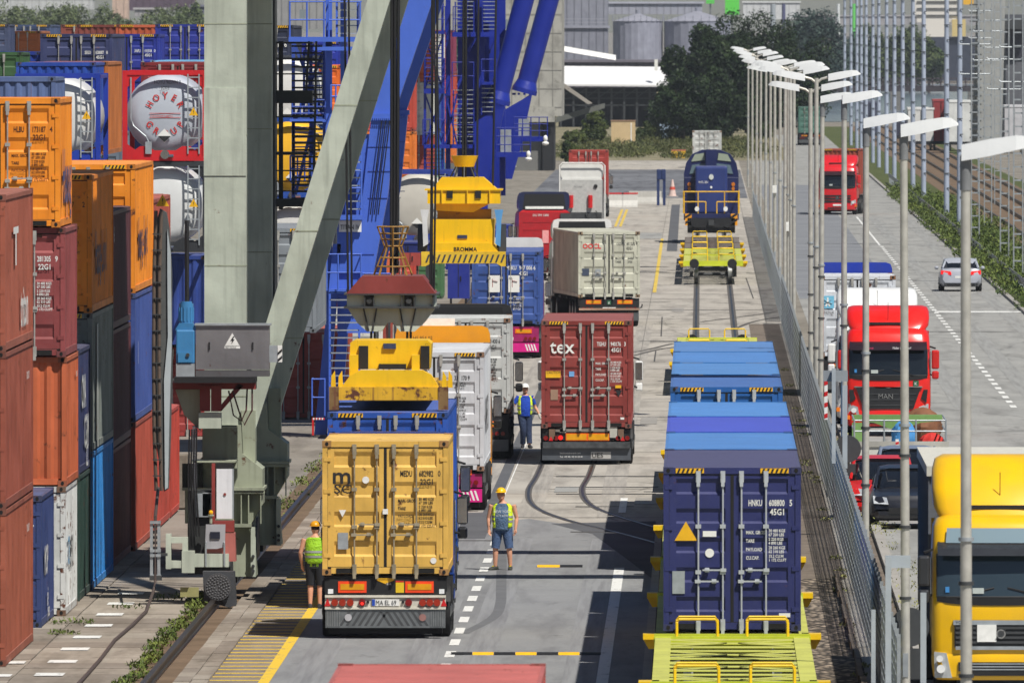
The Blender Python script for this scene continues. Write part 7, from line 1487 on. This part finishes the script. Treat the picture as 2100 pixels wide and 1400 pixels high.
# railway bridge over the water
t = thing('railway_bridge','dark steel railway bridge crossing the water','bridge',(0,0,0)); sG = 14.6; Yg_ = F/sG
MB().box(XS(1640,sG),XS(2080,sG),Yg_,Yg_+4,ZS(188,sG),ZS(176,sG)).build('deck', paint((52,46,50),.7,.3,.3), t)
for py in (160,168): MB().box(XS(1640,sG),XS(2080,sG),Yg_,Yg_+.3,ZS(py+2,sG),ZS(py,sG)).build('girder', paint((70,62,66),.7,.3,.3), t)
for k in range(26): MB().box(XS(1640+k*17,sG)-.1,XS(1640+k*17,sG)+.1,Yg_,Yg_+.3,ZS(178,sG),ZS(160,sG)).build('upright', paint((70,62,66),.7,.3,.3), t)
for px in (1680,1840,2000): MB().box(XS(px,sG)-1,XS(px,sG)+1,Yg_,Yg_+4,-1,ZS(188,sG)).build('pier', paint((110,108,104),.8,.2,.02), t)
hall('pale white ship side on the skyline behind the chimneys',1524,1640,6,40,8.2,8,(196,198,200)); hall('long pale quay wall beyond the water',1640,2100,34,52,7.5,10,(150,148,150)); 
# ================================================================ vegetation
def crown_mesh(seed, rx, ry, rz, n, leaf, clumps=46):
    rd = random.Random(seed); vs = []; fs = []
    cl = []
    for _ in range(clumps):
        while True:
            p = Vector((rd.uniform(-1,1),rd.uniform(-1,1),rd.uniform(-1,1)))
            if .25 < p.length < .88: break
        cl.append((p, rd.uniform(.18,.36)))
    for i in range(n):
        c,r = cl[rd.randrange(len(cl))]
        d = Vector((rd.gauss(0,1),rd.gauss(0,1),rd.gauss(0,1))).normalized()*r*rd.uniform(.6,1.08)
        p = c+d; p = Vector((p.x*rx,p.y*ry,p.z*rz))
        nrm = (d+Vector((rd.uniform(-.6,.6),rd.uniform(-.6,.6),rd.uniform(-.2,.8)))).normalized()
        u = nrm.cross(Vector((rd.uniform(-1,1),rd.uniform(-1,1),rd.uniform(-1,1)))).normalized(); v = nrm.cross(u); L = leaf*rd.uniform(.6,1.5)
        o = len(vs); vs += [tuple(p-u*L), tuple(p+v*L*.55), tuple(p+u*L), tuple(p-v*L*.55)]; fs.append((o,o+1,o+2,o+3))
    me = bpy.data.meshes.new('crown'); me.from_pydata(vs,[],fs); me.materials.append(None); me.update(); return me
def tree(label, px, ytop, ybot, s, wpx, col, seed, n=7000, leaf=.3, group='trees in the background', name='tree', base=None):
    Y = F/s; z1 = ZS(ytop,s); z0 = max(0,ZS(ybot,s)) if base is None else base; rx = wpx/2/s; rz = (z1-z0)/2
    t = thing(name, label, 'tree', (XS(px,s),Y,0), 0, group); rd = random.Random(seed)
    tr = MB(); tr.sm = True; tr.cyl((0,0,0),(0,0,z0+rz),.05*rz+.12,8,.06)
    for k in range(6):
        a = rd.uniform(0,6.28); zz = z0+rz*rd.uniform(.2,1.0); tr.cyl((0,0,zz),(rx*.6*math.cos(a),rx*.6*math.sin(a),zz+rz*.5),.1,6,.03)
    tr.build('trunk', plain((74,62,52),.9), t)
    obj('crown', crown_mesh(seed,rx,min(rx,4),rz,n,leaf), leafmat(*col), t, (0,0,z0+rz))
DKT = ((22,38,20),(44,60,30)); MDT = ((72,86,56),(104,114,78)); BLT = ((44,60,58),(72,88,80))  # MDT: distance haze mixed into the paler grey-green leaf colours
tree('large dark green tree at the end of the track, left part',1450,60,300,20,205,DKT,11,34000,.17); tree('large dark green tree at the end of the track, right part',1535,30,300,18.5,230,DKT,12,36000,.17); tree('dark tree filling the middle of the big tree mass',1490,80,300,19.4,150,DKT,17,16000,.17); tree('lower dark tree bulging left of the big tree',1400,135,300,20.4,130,DKT,13,12000,.16); tree('dark tree behind the lamp heads',1620,40,300,17.5,200,DKT,14,16000,.18)
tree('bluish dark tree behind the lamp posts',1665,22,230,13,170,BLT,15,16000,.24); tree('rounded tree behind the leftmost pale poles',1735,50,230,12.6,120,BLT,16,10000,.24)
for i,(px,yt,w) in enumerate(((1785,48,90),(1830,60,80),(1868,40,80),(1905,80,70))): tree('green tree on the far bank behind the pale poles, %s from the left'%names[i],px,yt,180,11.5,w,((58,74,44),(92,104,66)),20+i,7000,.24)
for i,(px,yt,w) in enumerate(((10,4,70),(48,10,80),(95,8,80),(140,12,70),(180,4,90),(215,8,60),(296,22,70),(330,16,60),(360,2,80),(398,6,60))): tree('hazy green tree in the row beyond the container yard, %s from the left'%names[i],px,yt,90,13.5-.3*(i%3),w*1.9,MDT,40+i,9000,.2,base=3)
for i,(px,yt,yb,w,s) in enumerate(((1218,225,290,70,20.5),(1330,250,292,60,20),(1180,265,300,50,21),(1390,262,300,50,19.8),(1560,250,305,60,19.5),(1170,290,345,40,24))): tree('low scrubby shrub growing before the old sheds, %s from the left'%('second','fourth','first','fifth','sixth','lowest')[i],px,yt,yb,s,w,((44,58,28),(84,94,48)),60+i,6000,.11,'shrubs before the old sheds','shrub',0)
def scatter_weeds(name, label, pts, leaf, col, seed):
    rd = random.Random(seed); vs = []; fs = []
    for (x,y,r,h,n) in pts:
        for _ in range(n):
            a = rd.uniform(0,6.28); q = r*math.sqrt(rd.random()); px_,py_ = x+q*math.cos(a),y+q*math.sin(a)*2; hh = h*rd.uniform(.15,1)*(1-.4*q/r)
            d = Vector((rd.uniform(-1,1),rd.uniform(-1,1),rd.uniform(.2,1.2))).normalized(); u = Vector((-d.y,d.x,rd.uniform(-.4,.4))).normalized(); L = leaf*rd.uniform(.6,1.6); p = Vector((px_,py_,hh))
            o = len(vs); vs += [tuple(p),tuple(p+d*L*.5+u*L*.25),tuple(p+d*L),tuple(p+d*L*.5-u*L*.25)]; fs.append((o,o+1,o+2,o+3))
    me = bpy.data.meshes.new('leaves'); me.from_pydata(vs,[],fs); me.materials.append(None); me.update()
    o = obj(name, me, leafmat(*col)); tag(o,label,'plants'); o['kind'] = 'stuff'
rd = random.Random(9)
scatter_weeds('weeds','low green weeds along the crane rail',[(-10.3+rd.uniform(-.12,.1),y_,.2,.13,110) for y_ in [266+k*1.5 for k in range(46)] if rd.random() < .8]+[(-10.25+rd.uniform(-.1,.15),y_,.26,.2,90) for y_ in [345+k*3 for k in range(45)] if rd.random() < .5]+[(-11.6,327,.4,.08,60),(-12.5,318,.5,.15,120),(-12.4,313,.3,.1,80),(-11.0,331,.4,.2,80)],.07,((66,82,34),(110,120,58)),1)
scatter_weeds('grass','dry grass along the kerb of the access road',[(4.25+rd.uniform(-.2,.3),y_,.35,.3,40) for y_ in [300+k*3 for k in range(60)] if rd.random() < .6]+[(3.0+rd.uniform(-.2,.1),y_,.16,.1,40) for y_ in [285+k*4 for k in range(70)] if rd.random() < .3],.06,((104,108,60),(150,148,96)),2)
scatter_weeds('verge_plants','dense green weeds and bushes on the verge along the right-hand road',[(13.9+rd.uniform(-.2,1.6),y_,.9,rd.uniform(.3,1.1),230) for y_ in [430+k*2.4 for k in range(300)]]+[(16.2+rd.uniform(-.6,.9),y_,.9,.6,120) for y_ in [430+k*4 for k in range(170)]],.14,((50,68,28),(100,112,54)),3)
scatter_weeds('scrub','mixed grass and scrub before the old sheds',[(rd.uniform(-13,6),1425+rd.uniform(0,240),1.6,.7,160) for _ in range(170)],.2,((50,60,30),(94,96,56)),4)
# ================================================================ people
SKIN = plain((206,150,122),.55,var=.06); HIVIS = plain((214,240,30),.6,var=.06); HIVIS_G = plain((150,200,30),.7); REFL = plain((150,152,150),.4); DENIM = plain((66,88,124),.85,var=.2,scale=12); DENIM_D = plain((40,54,84),.85,var=.15,scale=12)
def crease(m):
    nt_ = m.node_tree; b_ = nt_.nodes.get('Principled BSDF'); tc_ = nt_.nodes.new('ShaderNodeTexCoord'); nz_ = nt_.nodes.new('ShaderNodeTexNoise'); nz_.inputs['Scale'].default_value = 14; nz_.inputs['Distortion'].default_value = 1.5
    bp_2 = nt_.nodes.new('ShaderNodeBump'); bp_2.inputs['Strength'].default_value = .9; bp_2.inputs['Distance'].default_value = .03; nt_.links.new(tc_.outputs['Object'], nz_.inputs['Vector']); nt_.links.new(nz_.outputs['Fac'], bp_2.inputs['Height']); nt_.links.new(bp_2.outputs[0], b_.inputs['Normal'])
for m_ in (HIVIS,HIVIS_G,DENIM,DENIM_D,plain((84,108,136),.9,var=.1),plain((24,70,180),.85,var=.1)): crease(m_)
def limb(mb, pts, n=12):
    rs = []
    P = [Vector(p[:3]) for p in pts]
    for k,p in enumerate(P):
        d = (P[min(k+1,len(P)-1)]-P[max(k-1,0)]).normalized(); u = Vector((0,1,0)) if abs(d.y) < .9 else Vector((1,0,0))
        a = d.cross(u).normalized(); b = a.cross(d); r = pts[k][3]; r2 = pts[k][4] if len(pts[k]) > 4 else r
        rs.append([tuple(p+a*(r*math.cos(2*math.pi*i/n))+b*(r2*math.sin(2*math.pi*i/n))) for i in range(n)])
    mb.rings(rs)
def person(label, x, y, rz, hips, legs, arms, head, torso, kind):
    """all joints in the person's frame, facing -y; built as overlapping tapered limbs merged into one skin"""
    t = thing('person', label, 'person', (x,y,0), rz); mb = MB()
    for L in legs:           # hip, knee, ankle
        h,k,a = [Vector(q) for q in L[:3]]
        limb(mb,[(*h,.095,.1),(*(h.lerp(k,.5)),.085,.09),(*k,.06),(*(k.lerp(a,.35)),.06,.065),(*a,.04),(*(a+Vector((0,0,-.05))),.042)])
        f = Vector(L[3]).normalized(); mb.ell(tuple(a+f*.05+Vector((0,0,-.05))),(.045,.06,.03))
    # torso
    limb(mb,[(0,hips[1],hips[2]-.06,.15*torso,.11*torso),(0,hips[1],hips[2]+.06,.165*torso,.125*torso),(0,hips[1]-.02,hips[2]+.2,.165*torso,.135*torso),(0,hips[1]-.01,hips[2]+.36,.175*torso,.12*torso),(0,hips[1],hips[2]+.47,.19,.1),(0,hips[1],hips[2]+.53,.12,.08),(0,hips[1]+.0,hips[2]+.58,.058,.058)],18)
    hc = Vector(head); limb(mb,[(0,hips[1],hips[2]+.54,.06),(hc.x*.6,hc.y*.6+hips[1]*.4,hc.z-.1,.056)])
    mb.ell(tuple(hc),(.086,.104,.128),16,12); mb.ell(tuple(hc+Vector((0,-.04,-.07))),(.055,.055,.05)); mb.ell(tuple(hc+Vector((0,-.1,-.012))),(.013,.022,.026),8,6)
    for sx in (-1,1): mb.ell(tuple(hc+Vector((sx*.079,.01,-.005))),(.012,.022,.032),8,6)
    for A in arms:           # shoulder, elbow, wrist
        s,e,w = [Vector(q) for q in A[:3]]
        limb(mb,[(*s,.062),(*(s.lerp(e,.4)),.054),(*e,.042),(*(e.lerp(w,.3)),.044),(*w,.029)])
        d = (w-e).normalized(); pd = Vector(A[3]); limb(mb,[(*w,.028,.02),(*(w+d*.05),.042,.02),(*(w+d*.09),.04,.018)])
        sd = d.cross(pd).normalized()
        for i,(off,ln) in enumerate(((-.032,.062),(-.011,.072),(.011,.068),(.031,.052))):
            b0 = w+d*.085+sd*off; b1 = b0+d*ln*.6+pd*.014; b2 = b1+d*ln*.35+pd*.03; limb(mb,[(*b0,.0105),(*b1,.0095),(*b2,.007)],6)
        b0 = w+d*.03-sd*.03; limb(mb,[(*b0,.013),(*(b0+d*.035-sd*.022+pd*.012),.011),(*(b0+d*.07-sd*.026+pd*.028),.008)],6)
    body = mb.build('body', SKIN, t); r_ = body.modifiers.new('merge','REMESH'); r_.mode = 'VOXEL'; r_.voxel_size = .012; r_.use_smooth_shade = True
    sm = body.modifiers.new('smooth','SMOOTH'); sm.iterations = 2; sm.factor = .4
    for sx in (-1,1): MB().ell(tuple(hc+Vector((sx*.03,-.087,.015))),(.012,.012,.008),8,6).build('eye', BLACK, body)
    MB().ell(tuple(hc+Vector((0,-.088,-.062))),(.024,.012,.006),8,6).build('mouth', plain((150,80,74),.6), body)
    hr = MB(); hr.sm = True; hr.ell(tuple(hc+Vector((0,.025,.01))),(.083,.086,.1),14,8,-.3); hr.build('hair', plain((60,46,38),.9), t)
    # shirt and vest as shells around the torso
    def shell(name, mat, zs, grow, open_front=0, sleeves=0):
        m_ = MB(); m_.sm = True; n = 28; rs = []
        for z in zs:
            f = (z-hips[2]); w = (.15+.02*math.sin(max(0,min(1,f/.45))*math.pi))*torso; dp = (.118+.02*math.exp(-((f-.17)/.14)**2))*torso
            if f > .4: w = .19-(f-.47)*1.15 if f > .47 else w+(f-.4)*.35; dp = .105
            if f < .02: w *= 1.02
            rs.append([((w+grow)*math.copysign(abs(math.cos(a))**.85,math.cos(a)),hips[1]-.01+(dp+grow)*math.sin(a),z) for a in [2*math.pi*i/n for i in range(n)]])
        vs = [p for r in rs for p in r]; fs = []
        for k in range(len(rs)-1):
            for i in range(n):
                mid = (i+.5)/n*2*math.pi
                if open_front and abs(((mid-1.5*math.pi+math.pi)%(2*math.pi))-math.pi) < open_front: continue
                o = k*n; fs.append((o+i,o+(i+1)%n,o+(i+1)%n+n,o+i+n))
        m_.add(vs,fs); o = m_.build(name, mat, t, smooth=True); so_ = o.modifiers.new('thick','SOLIDIFY'); so_.thickness = .008; return o
    hz = hips[2]
    zs = [hz-.06+i*.05 for i in range(12)]
    shirt = shell('shirt', plain((84,108,136),.9,var=.1) if kind == 'shorts' else plain((24,70,180),.85,var=.1) if kind == 'jeans' else HIVIS_G, zs+[hz+.535], .012)
    vest = shell('safety_vest', HIVIS if kind != 'back' else HIVIS_G, [hz+.0+i*.05 for i in range(11)]+[hz+.53], .026, .75 if kind != 'back' else 0)
    for z in (hz+.12,hz+.22):
        m_ = MB(); m_.sm = True; n = 28
        def rg(z,g):
            f = z-hz; w = (.15+.02*math.sin(max(0,min(1,f/.45))*math.pi))*torso; dp = (.118+.02*math.exp(-((f-.17)/.14)**2))*torso
            return [((w+g)*math.copysign(abs(math.cos(a))**.85,math.cos(a)),hips[1]-.01+(dp+g)*math.sin(a),z) for a in [2*math.pi*i/n for i in range(n)]]
        a_,b_ = rg(z,.032),rg(z+.045,.032); vs = a_+b_; fs = [(i,(i+1)%n,(i+1)%n+n,i+n) for i in range(n) if kind == 'back' or abs((((i+.5)/n*2*math.pi-1.5*math.pi+math.pi)%(2*math.pi))-math.pi) > .78]
        m_.add(vs,fs); m_.build('reflective_band', REFL, vest)
    if kind == 'jeans':
        for A in arms:
            s,e = Vector(A[0]),Vector(A[1]); m_ = MB(); m_.sm = True; limb(m_,[(*(s+Vector((-.02 if s.x > 0 else .02,0,.02))),.064),(*s.lerp(e,.35),.063),(*s.lerp(e,.75),.058)]); m_.build('sleeve', plain((24,70,180),.85,var=.1), shirt)
    if kind == 'shorts':
        text('NEW YORK',.085,WPRINT,shirt,(-.17,hips[1]-.175*torso,hz+.33),.85); text('* * *',.05,WPRINT,shirt,(-.07,hips[1]-.172*torso,hz+.42),.9); text('CITY ATHL',.065,WPRINT,shirt,(-.12,hips[1]-.18*torso,hz+.25),.85)
    tm = DENIM if kind == 'shorts' else DENIM_D if kind == 'jeans' else plain((28,30,36),.9)
    end = {'shorts':.98,'jeans':1.86,'back':.92}[kind]; m_ = MB(); m_.sm = True
    for L in legs:
        h,k,a = [Vector(q) for q in L[:3]]; seq = [(*(h+Vector((0,0,.06))),.118,.12),(*h,.122,.125),(*h.lerp(k,.5),.108,.11),(*h.lerp(k,.92),.092,.095)]
        if end > 1: seq += [(*k.lerp(a,.15),.088),(*k.lerp(a,.6),.078),(*k.lerp(a,.9),.076)]
        else: seq += [(*h.lerp(k,1.04),.094,.096)]
        limb(m_,seq,14)
    limb(m_,[(0,hips[1],hips[2]-.1,.155*torso,.12*torso),(0,hips[1],hips[2]+.03,.163*torso,.128*torso)],18)
    m_.build('shorts' if end < 1 else 'jeans', tm, t)
    for L in legs:
        a = Vector(L[2]); f = Vector(L[3]); fn = f.normalized(); q = MB(); q.sm = True; sdv = Vector((-fn.y,fn.x,0))
        q.rings([[tuple(a+fn*d_+sdv*(w*math.cos(b))+Vector((0,0,z_+hh*math.sin(b)))) for b in [2*math.pi*i/12 for i in range(12)]] for d_,w,z_,hh in ((-.075,.03,-.05,.03),(-.06,.045,-.04,.055),(0,.05,-.035,.06),(.1,.052,-.052,.045),(.17,.045,-.062,.034),(.205,.02,-.068,.02))])
        sh = q.build('shoe', plain((54,56,50),.7) if kind == 'shorts' else plain((40,40,44),.7), t)
        if kind == 'shorts': MB().box(-.02,.02,-.03,.03,-.0,.012).build('laces', plain((226,206,20),.6), sh, tuple(a+fn*.07+Vector((0,0,0))))
    hc2 = hc+Vector((0,.012,.062)); hm = MB(); hm.sm = True; col = {'shorts':(240,186,10),'jeans':(226,226,222),'back':(214,150,20)}[kind]
    hm.ell(tuple(hc2),(.112,.134,.1),18,8,0.0); hm.rings([[tuple(hc2+Vector((.118*math.cos(a)*k,(.138*math.sin(a)-.02*(math.sin(a) < -.3)*1.6)*k,z))) for a in [2*math.pi*i/18 for i in range(18)]] for k,z in ((.9,.005),(1.06,-.008),(.9,-.012))]); hm.build('helmet', plain(col,.35,var=.04), t)
    if kind == 'jeans':
        for A in arms:
            w = Vector(A[2]); d = (w-Vector(A[1])).normalized(); g_ = MB(); g_.sm = True; limb(g_,[(*(w-d*.02),.036,.03),(*(w+d*.05),.05,.03),(*(w+d*.1),.048,.028),(*(w+d*.15),.03,.02)]); g_.build('glove', plain((196,194,186),.8), t)
    return t
person('worker in yellow helmet, yellow vest and denim shorts standing on the road',-4.33,350.6,R(-6),(0,0,.93),
  [((-.1,0,.9),(-.15,-.02,.5),(-.16,.02,.09),(-.55,-.75,0)),((.1,0,.9),(.15,-.02,.5),(.17,.02,.09),(.08,-1,0))],
  [((-.235,0,1.43),(-.31,.03,1.14),(-.29,-.03,.9),(.6,-.5,0)),((.235,0,1.43),(.31,.03,1.14),(.29,-.04,.9),(-.6,-.5,0))],(-.03,-.02,1.65),1.2,'shorts')
person('worker in white helmet, blue shirt and jeans walking between the lorries',-4.95,452,R(8),(0,0,.95),
  [((-.09,0,.92),(-.06,-.1,.51),(-.05,.08,.1),(-.2,-1,0)),((.09,0,.92),(.1,-.03,.5),(.12,-.1,.1),(.15,-1,0))],
  [((-.2,0,1.44),(-.33,-.02,1.2),(-.44,-.14,1.02),(.3,-.6,0)),((.2,0,1.44),(.29,.04,1.17),(.4,-.04,.95),(-.5,-.5,0))],(.0,-.03,1.67),1.12,'jeans')
person('worker in green vest and dark shorts seen from behind left of the nearest lorry',-7.86,327.5,R(172),(0,0,.92),
  [((-.09,0,.9),(-.1,-.03,.5),(-.1,.02,.09),(-.15,-1,0)),((.09,0,.9),(.1,-.03,.5),(.1,.02,.09),(.15,-1,0))],
  [((-.22,0,1.42),(-.3,.02,1.13),(-.28,-.06,.88),(.5,-.5,0)),((.22,0,1.42),(.3,.02,1.13),(.28,-.08,.88),(-.5,-.5,0))],(0,-.04,1.63),1.1,'back')
# ================================================================ air between here and the far bank
hz = MB().box(-700,700,-30,9000,-1.5,26).build('haze', None); hz['kind'] = 'stuff'; hz['label'] = 'thin summer haze over the harbour'
hm_ = bpy.data.materials.new('haze_air'); hm_.use_nodes = True; nt = hm_.node_tree; nt.nodes.clear()
vo_ = nt.nodes.new('ShaderNodeVolumePrincipled'); vo_.inputs['Color'].default_value = (.80,.88,1.0,1); vo_.inputs['Density'].default_value = .00004; vo_.inputs['Anisotropy'].default_value = .1
ou_ = nt.nodes.new('ShaderNodeOutputMaterial'); nt.links.new(vo_.outputs[0], ou_.inputs['Volume']); hz.data.materials.clear(); hz.data.materials.append(hm_)
